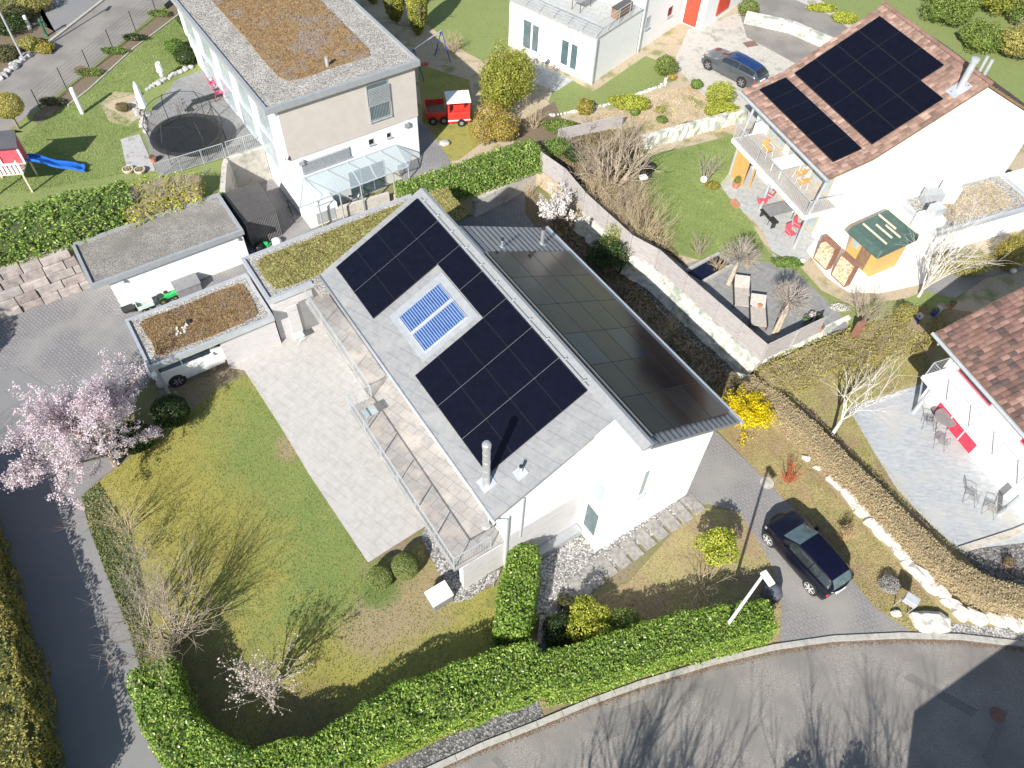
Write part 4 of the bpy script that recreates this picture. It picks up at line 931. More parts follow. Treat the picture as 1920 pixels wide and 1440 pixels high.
# ground floor annex with gravel roof
ax_=tag(empty('annex',F1.W(38,22,PC)),'low white annex with a gravel roof in front of the red-tiled house','building')
AZ=3.15; a=F1.L(1700,385,AZ); c=F1.L(1760,432,AZ); d=F1.L(1920,398,AZ)
av1=V0+.1; av0=c[1]-.2
MB().box(F1,a[0]+.1,a[0]+9.5,av0+.1,av1,PC,AZ-.25).build('wall','plaster',ax_)
r_=flatroof(ax_,F1,a[0],F1.L(1870,322,AZ)[0]+.15,av0,av1,AZ,.2,.28,'metal_light','gravel_roof')
sedum(r_,F1,a[0]+1.4,a[0]+6.3,av0+.5,av1-.4,AZ-.08,'straw_bed' if 'straw_bed' in MT else 'gravel_roof',2500,'straw',2)
mb=MB(); cc=P(1742,378,AZ); mb.box(F0,cc.x-.45,cc.x+.5,cc.y-.35,cc.y+.35,AZ-.1,AZ+.75).build('roof_box','metal_frame',ax_)
cc=P(1772,372,AZ); MB().box(F0,cc.x-.4,cc.x+.4,cc.y-.4,cc.y+.4,AZ-.1,AZ+1.0).build('roof_box','plaster',ax_)
# outdoor fireplace: white body with a bent steel hood
bb=tag(empty('outdoor_fireplace',P(1715,480,PC)),'white masonry outdoor fireplace with chimney behind the honey-coloured garden hut','fireplace')
c=P(1722,470,PC); MB().box(F1,F1.L(1722,470,PC)[0]-.6,F1.L(1722,470,PC)[0]+.55,F1.L(1722,470,PC)[1]-.2,F1.L(1722,470,PC)[1]+.9,PC,PC+2.3).build('body','plaster',bb)
MB().box(F1,F1.L(1722,470,PC)[0]-.35,F1.L(1722,470,PC)[0]+.3,F1.L(1722,470,PC)[1]+.05,F1.L(1722,470,PC)[1]+.65,PC+2.3,PC+3.0).build('hood','metal_light',bb)
# ---------------------------------------------------------------- house with the wide tiled roof (lower right)
h2=tag(empty('house',F2.W(33,9,0)),'white house at the right edge with weathered red roof tiles and a balcony','house')
e2=F2.L(1757,622,5.0); g2=F2.L(1920,812,5.0); U2=(e2[0]+g2[0])/2; V2=e2[1]; sl=.46
WU2=U2+1.55
MB().extr(F2,[(WU2,0),(WU2,5+1.5*sl-.1),(U2+8,5+8*sl-.25),(U2+8,0)],-6,V2-.5).build('wall','plaster_warm',h2)
ro_=MB().extr(F2,[(U2,5.0),(U2+8.2,5+8.2*sl),(U2+8.2,5+8.2*sl-.18),(U2,4.86)],-6.5,V2).build('roof','wood_brown',h2)
tileroof('roof_tiles',F2,U2-.04,5.0,sl,8.2,-6.5,V2,'roof_red',ro_,tw=.24,tl=.31)
MB().tube(F2.W(U2-.12,-6.5,4.93),F2.W(U2-.12,V2+.03,4.93),.09,n=8).build('gutter','metal_light',ro_)
MB().box(F2,U2,U2+1.5,V2-.45,V2-.40,4.55,5.1).build('soffit','metal_light',ro_)
SZ=2.6; q2=F2.L(1722,706,SZ); q3=F2.L(1900,892,SZ); bu=(q2[0]+q3[0])/2; bv=q2[1]
s=MB().box(F2,bu,WU2+.02,-6,bv,SZ-.22,SZ).build('balcony_slab','plaster',h2)
rail(s,[F2.W(WU2,bv-.05,SZ),F2.W(bu+.08,bv-.05,SZ),F2.W(bu+.08,-6,SZ)],1.0,bars='h',nb=6,r=.007,post=1.6,pr=.025,mat='metal_light')
for x,y in ((1712.5,773.75),(1872.5,965)):
    q=F2.L(x,y,0); MB().tube(F2.W(q[0],q[1],0),F2.W(q[0]+.05,q[1],SZ-.1),.11,n=10).build('column','metal_light',h2)
for k,(p1,p2) in enumerate((((1769,767),(1834,846)),)):
    a=F2.L(*p1,0); b=F2.L(*p2,0)
    MB().box(F2,WU2-.06,WU2,b[1],a[1],.1,2.1).build('door','awning_red',h2)
    for f in (.34,.68): MB().box(F2,WU2-.075,WU2-.06,a[1]*(1-f)+b[1]*f-.03,a[1]*(1-f)+b[1]*f+.03,.12,2.08).build('door_post','plastic_white',h2)
for v in (V2-3.4,V2-7.6): 
    o=winbox(F2,0,WU2,v,v+2.2,SZ+.4,SZ+1.5,h2,'awning_red','window_dark'); MB().box(F2,WU2-.25,WU2-.02,v-.05,v+2.25,SZ+1.5,SZ+1.62).build('blind_box','awning_red',o)
# ---------------------------------------------------------------- cubic white house (top)
ht2=tag(empty('house',FH.W(45,31,PC)),'white cubic house at the top edge with roof terrace and red shutters','house')
tq=FH.L(1115,77,4.4); tb=FH.L(1250,60,PC)
TU,TV=tq[0]+.15,tq[1]
MB().box(FH,TU,TU+5.6,TV,TV+7.5,PC,4.38).build('wall','plaster',ht2)
o=MB().box(FH,TU-.03,TU+5.6,TV-.03,TV+7.5,4.38,4.5).build('terrace_floor','slab_grey',ht2)
rail(o,[FH.W(TU+5.2,TV+.05,4.5),FH.W(TU+.05,TV+.05,4.5),FH.W(TU+.05,TV+7.4,4.5)],1.0,bars='h',nb=4,post=1.3,mat='metal_light')
bq=FH.on(1203,50,1,TV); c1=FH.on(1272,59,1,TV); BYZ=c1[2]; cb=FH.L(1310,76,BYZ); ce=FH.L(1395,18,BYZ)
MB().box(FH,bq[0],c1[0],TV-.0,TV+9,PC,10.5).build('wall','plaster',ht2)
MB().box(FH,c1[0],ce[0],cb[1],TV+9.01,BYZ,10.52).build('wall','plaster',ht2)
MB().box(FH,c1[0]+.003,ce[0],TV+2.2,TV+8,PC,BYZ).build('wall','metal_frame',ht2)
MB().box(FH,ce[0]-.6,ce[0]-.1,TV-1.0,TV+2.2,PC,BYZ).build('pillar','plaster',ht2)
for pts in (((982,36),(995,40),(995,90),(982,88)),((999,44),(1011,50),(1009,98),(999,95)),((1054,72),(1068,78),(1064,125),(1052,118)),((1072,80),(1084,86),(1080,133),(1070,128))):
    L_=[FH.on(x,y,0,TU) for x,y in pts]; a0=min(p[1] for p in L_); a1=max(p[1] for p in L_); winbox(FH,0,TU,a0,a1,min(p[2] for p in L_),max(p[2] for p in L_),ht2,'plastic_white','window_green',inset=.04)
L_=[FH.on(x,y,0,c1[0]) for x,y in ((1290,-6),(1316,-2),(1304,51),(1281,41))]; MB().box(FH,c1[0]-.07,c1[0],min(p[1] for p in L_),max(p[1] for p in L_),min(p[2] for p in L_),max(p[2] for p in L_)+.6).build('shutter','shutter_red',ht2)
L_=[FH.on(x,y,1,cb[1]) for x,y in ((1350,-6),(1370,-8),(1362,15),(1343,27))]; MB().box(FH,min(p[0] for p in L_),max(p[0] for p in L_),cb[1]-.07,cb[1],min(p[2] for p in L_),max(p[2] for p in L_)+.6).build('shutter','shutter_red',ht2)
window(FH,1,TV,((1253,15),(1262,10),(1258,27),(1251,30)),ht2,'metal_light','window_dark',inset=.03); window(FH,1,TV,((1212,33),(1220,30),(1216,50),(1210,52)),ht2,'metal_light','window_pale',inset=.03)
MB().path([FH.W(TU+.02,TV-.08,4.5),FH.W(TU+.02,TV-.08,PC)],.06,8).build('downpipe','metal_light',ht2)
MB().path([FH.W(bq[0]-.1,TV-.1,10),FH.W(bq[0]-.1,TV-.1,PC)],.06,8).build('downpipe','metal_light',ht2)
# buildings outside the picture whose shadows reach into it
q=P(1712,1345)+Vector((-math.sin(R_(22)),-math.cos(R_(22)),0))*1.428*6.5
e=(P(1920,1195)-P(1712,1345)); e.z=0; e.normalize(); n=Vector((e.y,-e.x,0))
mb=MB(); A=Vector((q.x,q.y,0)); mb.prism([(p.x,p.y) for p in (A,A+e*16,A+e*16+n*9,A+n*9)],0,6.5); o=mb.build('wall','plaster')
hb=empty('house',A+e*8); o.parent=hb; o.location=o.location-hb.location; ORG[hb]=hb.location.copy(); tag(hb,'house across the road whose roof shadow falls on the asphalt corner','house')
MB().prism([(p.x,p.y) for p in (A-e*.001,A+e*16,A+e*16+n*9.2,A+n*9.2)],6.5,6.7).build('roof','gravel_roof',hb)
# ---------------------------------------------------------------- surfaces in the raised gardens
lf('leaf_gold2',(.28,.25,.05),(.44,.40,.09),(.60,.54,.18))
def up(name,L_,mat,k=1,z=PC,thick=0): return sheet(name,px(L_,z),z+.006*k,mat)
up('lawn',[(780,-30),(960,-30),(962,90),(905,115),(850,85),(800,45)],'lawn_green')
up('lawn',[(1040,163),(1072,150),(1112,172),(1210,105),(1262,125),(1268,150),(1248,158),(1150,192),(1045,218),(1028,190)],'lawn_green')
up('lawn',[(783,120),(880,150),(890,230),(900,270),(860,300),(800,310)],'lawn',1)
up('side_path',[(783,230),(800,235),(850,310),(800,330),(760,345),(740,300)],'paver_grey',2)
up('patio',[(960,95),(1075,150),(1042,172),(985,150),(960,120)],'slab_grey',2)
up('forecourt',[(1262,120),(1290,55),(1400,20),(1440,-30),(1500,-30),(1620,70),(1500,170),(1420,240),(1385,215),(1330,190),(1300,160)],'concrete',2)
up('access_road',[(1400,-40),(1560,30),(1640,90),(1530,140),(1400,70),(1380,0)],'asphalt',3)
up('lawn',[(1180,300),(1240,285),(1300,272),(1378,252),(1384,330),(1352,352),(1400,405),(1440,470),(1470,500),(1340,495),(1262,475),(1215,420)],'lawn_green')
up('patio',[(1350,345),(1380,310),(1440,280),(1600,400),(1535,468),(1490,512),(1455,492),(1430,430),(1395,398),(1365,368)],'slab_grey',2)
up('deck',[(1278,498),(1345,478),(1480,498),(1588,600),(1590,612),(1440,645),(1330,550)],'slab_dark',3)
up('lawn',[(1440,468),(1500,500),(1540,545),(1600,575),(1700,560),(1760,535),(1800,560),(1700,615),(1620,632),(1590,604),(1500,515)],'lawn_green',4)
up('terrace',[(1512,470),(1560,410),(1700,460),(1760,490),(1740,530),(1650,550),(1592,548),(1550,520)],'plaster_warm',5)
up('garden_path',[(1730,545),(1800,500),(1930,470),(1930,505),(1850,520),(1790,560)],'paver_grey',5)
up('meadow',[(1500,-60),(1540,0),(1640,80),(1800,200),(1990,320),(1990,-60)],'lawn_green',1)
up('planting_bed',[(970,230),(1040,190),(1060,240),(1020,290),(960,290)],'bed_soil',2)
# upper left terrace ground
def nw(name,L_,mat,k=1): return sheet(name,px(L_,NWZ),NWZ+.006*k,mat)
nw('road',[(-300,260),(-60,200),(0,150),(110,64),(210,-20),(340,-20),(250,60),(155,140),(60,210),(-40,290),(-300,380)],'asphalt',1)
nw('side_road',[(60,-20),(210,-20),(110,64),(85,50)],'asphalt_path',2)
nw('planting_bed',[(62,216),(155,146),(250,66),(335,2),(338,25),(250,92),(170,165),(120,200),(70,235)],'bed_soil',2)
nw('bare_soil',[(188,195),(215,172),(262,175),(268,215),(240,236),(205,228)],'garden_soil',2)
nw('patio',[(268,240),(285,205),(330,150),(395,125),(420,135),(505,275),(492,277),(420,295),(300,332),(285,300)],'slab_dark',3)
nw('slab',[(226,262),(262,252),(292,320),(240,325)],'stone_grey',4)
nw('planting_bed',[(-300,190),(-60,180),(0,145),(105,62),(60,-20),(-300,-20)],'bed_soil',2)
kp=px([(-10,156),(55,108),(110,66),(205,-8)],NWZ); mb=MB()
for a,b in zip(kp,kp[1:]):
    t=(b-a).normalized(); n=Vector((-t.y,t.x,0))*.1; mb.hexa([a-n,b-n,b+n,a+n],[q+Vector((0,0,.09)) for q in(a-n,b-n,b+n,a+n)])
mb.build('kerb','kerb')['kind']='structure'
kp=px([(128,198),(165,170),(250,92),(300,55),(338,26)],NWZ); mb=MB()
for a,b in zip(kp,kp[1:]):
    t=(b-a).normalized(); n=Vector((-t.y,t.x,0))*.05; mb.hexa([a-n,b-n,b+n,a+n],[q+Vector((0,0,.07)) for q in(a-n,b-n,b+n,a+n)])
mb.build('lawn_edging','kerb')['kind']='structure'
for x,y in ((149,129),(93,10)): tag(MB().lathe(tuple(P(x,y,NWZ+.012)),[(.36,0),(.36,.012)],20).build('manhole_cover','iron_rust'),'rusty round manhole cover in the upper road '+('beside the wire fence' if x==149 else 'near the hydrant'),'manhole cover')
tag(MB().box(Fr(-24),*(lambda q:(q[0]-.5,q[0]+.5,q[1]-.35,q[1]+.35))(F1.L(1407,83,PC)),PC+.02,PC+.035).build('drain_cover','iron_rust'),'square rust-brown drain cover in the forecourt above the grey estate car','drain cover')
tag(MB().lathe(tuple(P(1438,905,.024)),[(.33,0),(.33,.012)],20).build('manhole_cover','concrete'),'pale round manhole cover beside the paved driveway under the lamp shadow','manhole cover')
# ---------------------------------------------------------------- hedges
t=lambda L_,z:[P(x,y,z) for x,y in L_]
hedge('laurel_hedge',t([(1022,1262),(1100,1240),(1200,1208),(1300,1180),(1395,1160),(1448,1152)],1.7),[1.6,1.7,1.6,1.6,1.5,1.3],1.75,0,'glossy laurel hedge along the kerb, right of the garden gate gap up to the driveway',dens=380,size=.055)
pairs=[((1008,1196),(1012,1306)),((935,1214),(938,1338)),((860,1240),(862,1368)),((756,1276),(762,1405)),((681,1325),(692,1440)),((590,1375),(612,1492)),((484,1400),(450,1535)),((415,1378),(340,1475)),((372,1345),(296,1420)),((345,1300),(256,1362)),((326,1250),(238,1280)),((318,1238),(236,1250))]
hp=[];hw=[]
for (a_,b_),zo in zip(pairs,(0,0,0,0,0,.2,.6,1.0,1.4,1.75,1.75,1.75)):
    q1=P(*a_,1.75); q2=P(*b_,zo); q1.z=0; q2.z=0; hp.append((q1+q2)/2); hw.append(min(2.6,(q1-q2).length*1.02))
hedge('laurel_hedge',hp,hw,1.8,0,'long curving laurel hedge round the bottom left corner of the lawn',dens=330,size=.062,seed=3)
hedge('laurel_hedge',t([(984,1022),(976,1080),(968,1135),(958,1182)],1.8),[1.25,1.5,1.55,1.35],1.85,0,'short laurel hedge running from the timber wall to the street hedge',dens=360,size=.062,seed=5)
hedge('laurel_hedge',t([(752,358),(820,338),(880,318),(950,292),(1008,275)],2.4),[1.8,2.0,2.1,2.1,1.8],1.25,PC,'laurel hedge behind the pale concrete wall, up to the plank fence',dens=230,size=.075,mat='leaf_laurel_far',seed=7)
hedge('laurel_hedge',t([(-120,462),(-20,440),(60,418),(150,392),(240,362)],3.3),[3.0,3.2,3.2,2.9,2.4],1.35,NWZ,'long wide laurel hedge on top of the pink block wall at the left edge',dens=120,size=.085,mat='leaf_laurel_far',seed=9,rough=.2)
hedge('overgrown_hedge',t([(225,385),(290,362),(340,348),(375,345)],3.0),[2.6,2.4,2.0,1.5],1.1,NWZ,'thin yellowish overgrown hedge with bare twigs behind the garage roof',dens=85,size=.075,mat='leaf_lime',core='core_brown',seed=11,rough=.3)
for k,(x,y,lb) in enumerate([(250,390,'tangle of bare twigs in the thin hedge behind the garage, left'),(300,372,'tangle of bare twigs in the thin hedge behind the garage, middle'),(345,358,'tangle of bare twigs in the thin hedge behind the garage, right')]): bare('bare_shrub',P(x,y,NWZ+.6),1.2,1.0,lb,stems=18,depth=2,mat='twig_grey',r=.014)
hedge('tall_hedge',t([(-130,880),(-85,980),(-60,1100),(-30,1220),(-8,1330),(8,1450),(22,1560)],2.2),[1.6,1.8,2.0,2.1,2.1,2.1,2.1],2.3,0,'tall olive-brown overgrown hedge west of the shaded path',dens=230,size=.06,mat='leaf_wall',core='core',seed=13,rough=.22,spread=1.)
hedge('beech_hedge',t([(1400,712),(1450,745),(1528,815),(1612,896),(1700,986),(1782,1063),(1862,1110),(1945,1128)],1.0),[1.0,1.0,1.0,1.0,1.05,1.1,1.2,1.2],1.1,0,'clipped dry brown beech hedge curving between the rock edge and the grey patio',dens=420,size=.042,mat='leaf_hornbeam',core='core_brown',seed=15,rough=.05,spread=1.1)
hedge('green_brown_hedge',t([(1440,702),(1500,680),(1570,655),(1650,628),(1720,600),(1752,590)],1.3),[1.4,1.9,2.1,2.2,2.0,1.5],1.4,0,'loose olive-green hedge under the rubble wall, reaching the red tiled roof',dens=210,size=.052,mat='leaf_olive',core='core_brown',seed=17,rough=.22,spread=1.1)
# ---------------------------------------------------------------- trees and shrubs of the main garden
bare('blossom_tree',P(218,872),5.0,3.1,'pink flowering tree over the grey path at the left edge','tree',stems=11,depth=3,mat='bark',r=.085,kids_=4,ang=.4,up=.02,tipleaf=('blossom_pink',12,.04,.08),trunk=(.9,.17),shr=.7,bias=(-1.2,.5,0))
bare('bare_shrub',P(238,992),2.7,1.1,'tan leafless shrub beside the path below the pink tree',stems=16,depth=2,mat='twig_tan',r=.016)
bare('bare_shrub',P(268,1045),2.4,1.0,'sparse greenish leafless shrub between the two taller ones on the west lawn edge',stems=12,depth=2,mat='twig_grey',r=.014,tipleaf=('leaf_olive',1,.03,.05))
bare('bare_shrub',P(330,1200),4.2,2.0,'big pale tangled leafless shrub at the lower left of the lawn',stems=26,depth=3,mat='twig',r=.036,kids_=3)
bare('bare_shrub',P(298,1135),3.8,1.5,'upright leafless shrub close behind the big tangled one',stems=16,depth=3,mat='twig_grey',r=.022,kids_=3)
bare('magnolia',P(506,1302),3.2,1.35,'small magnolia with pale pink buds in the hedge corner','tree',stems=12,depth=3,mat='twig_grey',r=.035,kids_=3,tipleaf=('blossom_bud',1,.034,.02),trunk=(.4,.06),up=.08)
bush('laurel_bush',P(330,790),.85,.8,1.7,'dark green laurel bush beside the steps and the white car','leaf_dark',9000,.06,.12)
bush('laurel_bush',P(262,835),.9,.8,1.3,'dark laurel bush half under the pink blossom tree','leaf_dark',7000,.06,.15)
bush('box_ball',P(762,1072),.60,.60,1.15,'larger clipped box ball next to the balcony railing','leaf_box',14000,.026,.02,'topiary',shell=.93,spread=.9,gaps=0)
bush('box_ball',P(715,1092),.56,.56,1.0,'smaller clipped box ball at the corner of the paved terrace','leaf_box',12000,.026,.02,'topiary',shell=.93,spread=.9,gaps=0)
bush('lime_shrub',P(1330,1052),.85,.8,2.1,'round yellow-green shrub on a short stem between slab path and driveway','leaf_lime',5200,.055,.35,trunk=.7,clumps=5)
bare('bare_shrub',P(1318,1102),1.5,1.1,'low spreading bare shrub below the round yellow-green one',stems=8,depth=2,mat='twig',r=.025,up=-.02)
bush('rhododendron',P(1105,1180),1.05,.9,1.7,'yellow-green rhododendron behind the street hedge','leaf_lime',5200,.055,.25,gaps=.3,clumps=4)
bush('rhododendron',P(1168,1185),.8,.75,1.2,'smaller dark rhododendron to the right of the yellow-green one','leaf_mid',4200,.05,.2)
bush('dark_shrub',P(1065,1195),1.1,.8,1.1,'dark ground-hugging shrub by the garden steps','leaf_dark',7000,.05,.35,clumps=4)
bush('dark_shrub',P(1135,1212),1.0,.6,.9,'dark shrub squeezed between rhododendrons and street hedge','leaf_dark',5200,.05,.35,clumps=3)
bush('dark_shrub',P(1080,1140),.8,.6,.6,'low dark shrub at the bend of the shaded garden path','leaf_bed',3200,.05,.35,clumps=3)
bare('forsythia',P(1388,798),1.9,.95,'bright yellow forsythia at the corner of the dark solar roof',stems=22,depth=2,mat='twig_tan',r=.016,kids_=4,tipleaf=('blossom_yellow',6,.042,.09))
bare('dogwood',P(1476,902),1.3,.7,'red-twigged dogwood at the edge of the driveway lawn',stems=16,depth=2,mat='twig_red',r=.014)
bush('grass_clump',P(1580,1008),.38,.38,1.0,'straw-coloured ornamental grass beside the white rocks','straw',700,.11,.2,'grass',aspect=.08,shell=.3,stem='straw')
lf('leaf_silver',(.28,.27,.26),(.42,.41,.38),(.55,.53,.50),.9)
bush('grey_shrub',P(1662,1102),.45,.42,.65,'silvery grey low shrub between the black car and the rock edge','leaf_silver' if 'leaf_silver' in MT else 'blossom_bud',2400,.03,.15)
# bed behind the house
bare('white_magnolia',P(1042,432),3.0,.95,'white flowering magnolia behind the grey metal roof','tree',stems=8,depth=3,mat='bark',r=.04,tipleaf=('blossom_white',3,.055,.05),trunk=(.6,.06))
bush('evergreen_shrub',P(1135,510),1.2,1.1,2.2,'dark evergreen shrub with yellow tips below the plank fence','leaf_dark',8000,.05,.35,stem='bark',clumps=6)
bush('yellow_shrub',P(1138,488),.6,.5,2.7,'yellow-leaved shrub top catching the sun by the fence','leaf_lime',1200,.05,.25)
for k,(x,y,h,w_,m,lb) in enumerate([(1105,440,1.9,.9,'twig_tan','round tan bare shrub left of the dark evergreen'),(992,372,1.4,.7,'twig_tan','dry orange-tan shrub at the end of the pale concrete wall'),(1165,560,1.2,.6,'twig_dark','dark thin shrub below the gravel edge behind the roof'),(1205,600,1.1,.6,'twig','thin tan shrub in the middle of the shaded bed'),(1240,640,1.5,.5,'twig','upright bare shrub in the shaded bed near the roof edge'),(1262,620,1.4,.6,'twig_tan','tall dry stalks leaning on the rubble wall'),(1312,715,1.3,.6,'twig_grey','bare shrub just above the yellow forsythia'),(1290,665,1.0,.5,'twig','low twiggy shrub beside the gravel edge'),(1180,520,1.3,.6,'twig_tan','dry shrub right of the dark evergreen'),(1062,470,1.3,.7,'twig_dark','dark shrub behind the vent pipes')]):
    bare('bare_shrub',P(x,y),h,w_,lb,stems=10,depth=2,mat=m,r=.014)
tufts('ground_cover',px([(1040,400),(1200,530),(1400,720),(1390,790),(1330,780),(1100,560),(1020,450)]),9000,.02,.07,'leaf_bed','low brown and green ground cover in the shaded bed','ground cover')
# ---------------------------------------------------------------- neighbour's garden, right
Z=PC
bare('bare_tree',P(1150,350,Z),4.2,2.5,'large leafless many-stemmed tree behind the top of the plank fence','tree',stems=16,depth=3,mat='twig',r=.075,kids_=3)
bare('tangled_shrub',P(1118,372,Z),2.0,1.7,'tangled orange-tan shrub behind the fence, under the leafless tree',stems=34,depth=3,mat='twig_tan',r=.016)
bare('bare_shrub',P(1205,440,Z),2.8,2.1,'big arching tan shrub beside the neighbour lawn',stems=22,depth=3,mat='twig_tan',r=.026)
bare('bare_shrub',P(1165,400,Z),2.2,1.2,'arching bare shrub between the orange-tan and the big tan one',stems=16,depth=3,mat='twig',r=.02)
bare('bare_shrub',P(1322,338,Z),2.2,.9,'thin grey leafless shrub next to the white ball lamp by the lawn',stems=12,depth=2,mat='twig_grey',r=.02)
bare('bare_shrub',P(1308,478,Z),1.5,.8,'reddish bare shrub at the end of the dark pond',stems=14,depth=2,mat='twig_red_dull' if 'twig_red_dull' in MT else 'twig',r=.014)
def pleach(x,y,h,rad,lb,tw=1):
    base=P(x,y,Z); root=empty('round_crowned_tree',base); segs=[];tips=[]; tp=np.array(base)+np.array([.15,.2,h])
    for k in range(58):
        a=random.random()*6.28; e=random.uniform(-.1,1.1)
        grow(segs,tips,tp-np.array([0,0,.15]),(math.cos(a)*(1-e*.3),math.sin(a)*(1-e*.3),e*.8+.1),rad*.5,.028,2,4,.34,.06,.62,.1,2)
    V,Q,T=segs_mesh(segs); bulk('crown',V,Q,T,'twig_grey',root); ts=[]
    for k in range(tw): ts.append((np.array(base)+np.array([.16*k,0,0]),tp-np.array([0,0,.1])+np.array([.1*k,0,0]),.15/tw**.5,.10/tw**.5))
    V,Q,T=segs_mesh(ts,8); bulk('trunk',V,Q,T,'twig',root); tag(root,lb,'tree')
pleach(1366,533,1.9,1.25,'leafless round-crowned tree beside the dark pond and lounger')
pleach(1450,625,2.3,1.2,'leafless round-crowned tree with two pale trunks at the deck corner',2)
bare('bare_shrub',P(1615,605,Z),2.2,1.05,'leafless vase-shaped shrub next to the rusty steel stele',stems=20,depth=2,mat='twig',r=.02,kids_=4)
def birch(x,y,z,h,w_,lb,stems,bias=(0,0,0),tr=(.5,.09)):
    return bare('birch',P(x,y,z),h,w_,lb,'tree',stems=stems,depth=3,mat='birch',r=.042,kids_=3,trunk=tr,ang=.35,up=.05,bias=bias,wig=.12)
birch(1722,556,Z,6.2,1.9,'white-barked leafless birch in front of the gravel-roofed annex',11,(.3,.3,0))
birch(1560,815,0,5.2,1.7,'white-barked leafless birch beside the brown beech hedge',7,(.7,.6,0),(1.3,.1))
bush('thuja',P(1880,500,Z),.9,.8,2.2,'golden green evergreen beside the annex wall at the right edge','leaf_gold',5200,.05,.22)
bush('dry_evergreen',P(1800,510,Z),1.7,.7,1.5,'loose olive evergreen spreading behind the birch','leaf_olive',5200,.05,.3)
bush('evergreen_shrub',P(1690,600,Z),.55,.5,1.1,'small grey-green shrub between blue pots and vase-shaped shrub','leaf_olive',2400,.04,.2)
bush('flowering_perennials',P(1572,580,Z),.55,.3,.3,'patch of white flowers at the lawn edge','blossom_white',700,.035,.2,'flowers')
bush('flower_bed',P(1335,352,Z),.5,.4,.4,'yellow-flowering patch beside the white ball lamp near the lawn','leaf_gold',900,.04,.2,'flowers')
bush('green_plants',P(1475,498,Z),.9,.4,.45,'green plants bordering the light patio','leaf_fresh',2200,.05,.3,'plants')
for k,(x,y,h,w_,m,lb) in enumerate([(1105,325,2.4,1.4,'twig','grey-tan bare shrub at the fence, left of the large leafless tree'),(1140,400,1.6,1.3,'twig_tan','tan thicket pressed against the fence below the bird house'),(1180,425,1.7,1.4,'twig_tan','tan thicket pressed against the fence, left of the arching shrub'),(1235,462,1.5,1.2,'twig_tan','low tan thicket by the fence at the lawn corner'),(1195,375,1.8,1.2,'twig_tan','tan bush directly behind the bird house'),(1060,278,1.3,1.0,'twig_grey','bare shrub between fence corner and wooden screen'),(1180,272,1.8,1.0,'twig','bare shrub at the right end of the wooden screen'),(1345,505,1.0,.6,'twig_tan','reddish-tan twigs between pond and round-crowned tree'),(1400,500,1.2,.8,'twig_tan','tan twiggy shrub right of the first round-crowned tree')]):
    bare('bare_shrub',P(x,y,Z),h,w_,lb,stems=20,depth=3 if h>1.5 else 2,mat=m,r=.016)
bush('shrub',P(1045,285,Z),.8,.7,.9,'bright green shrub inside the fence corner','leaf_fresh',2200,.06,.3)
bush('shrub',P(1075,300,Z),.6,.6,.8,'dark green shrub behind the first fence panels','leaf_dark',1800,.06,.3)
tufts('ground_cover',px([(1030,300),(1060,250),(1190,240),(1200,300),(1180,330),(1250,450),(1290,505),(1230,460),(1140,390)],Z),14000,Z+.01,.10,'straw_mix' if 'straw_mix' in MT else 'leaf_litter','dry leaf litter and low growth between fence and neighbour lawn','ground cover')
tufts('rockery_plants',px([(1060,240),(1120,215),(1250,170),(1300,160),(1385,240),(1290,262),(1190,262)],Z),3800,Z+.01,.07,'straw','small dry perennials dotted over the rock garden','ground cover',tall=.8)
# ---------------------------------------------------------------- top gardens
bush('arborvitae',P(945,212,Z),1.7,1.6,5.2,'tall yellow-green arborvitae near the white cubic house','leaf_thuja',26000,.07,.3,'tree',shell=.6,nsc=3.6,clumps=6,gaps=.25)
bush('autumn_shrub',P(925,268,Z),1.5,1.3,2.3,'orange and green shrub in front of the tall arborvitae','leaf_rust',8200,.06,.3,clumps=4)
for k,(x,y,w_,h,lb) in enumerate([(742,42,.8,4.2,'clipped yellow-green conifer column at the top edge, left of the pair'),(785,64,.75,4.6,'clipped yellow-green conifer column at the top edge, right of the pair')]):
    bush('conifer_column',P(x,y,Z),w_,w_,h,lb,'leaf_thuja',9000,.08,.06,'tree',group='conifer columns at the top edge',shell=.85,gaps=0)
bush('conifer_column',P(700,6,Z),.8,.8,4.0,'third conifer column, cut by the top edge of the picture','leaf_thuja',6000,.08,.06,'tree',group='conifer columns at the top edge',shell=.85,gaps=0)
bare('round_dry_bush',P(848,98,Z),1.5,1.0,'round dry tan bush on the lawn above the toy truck',stems=30,depth=2,mat='twig_tan',r=.014)
bare('bare_shrub',P(1002,240,Z),2.2,.9,'pinkish bare shrub right of the arborvitae',stems=16,depth=2,mat='twig_tan',r=.018)
bare('bare_shrub',P(1100,250,Z),1.6,.7,'bare shrub above the wooden garden screen',stems=12,depth=2,mat='twig',r=.016)
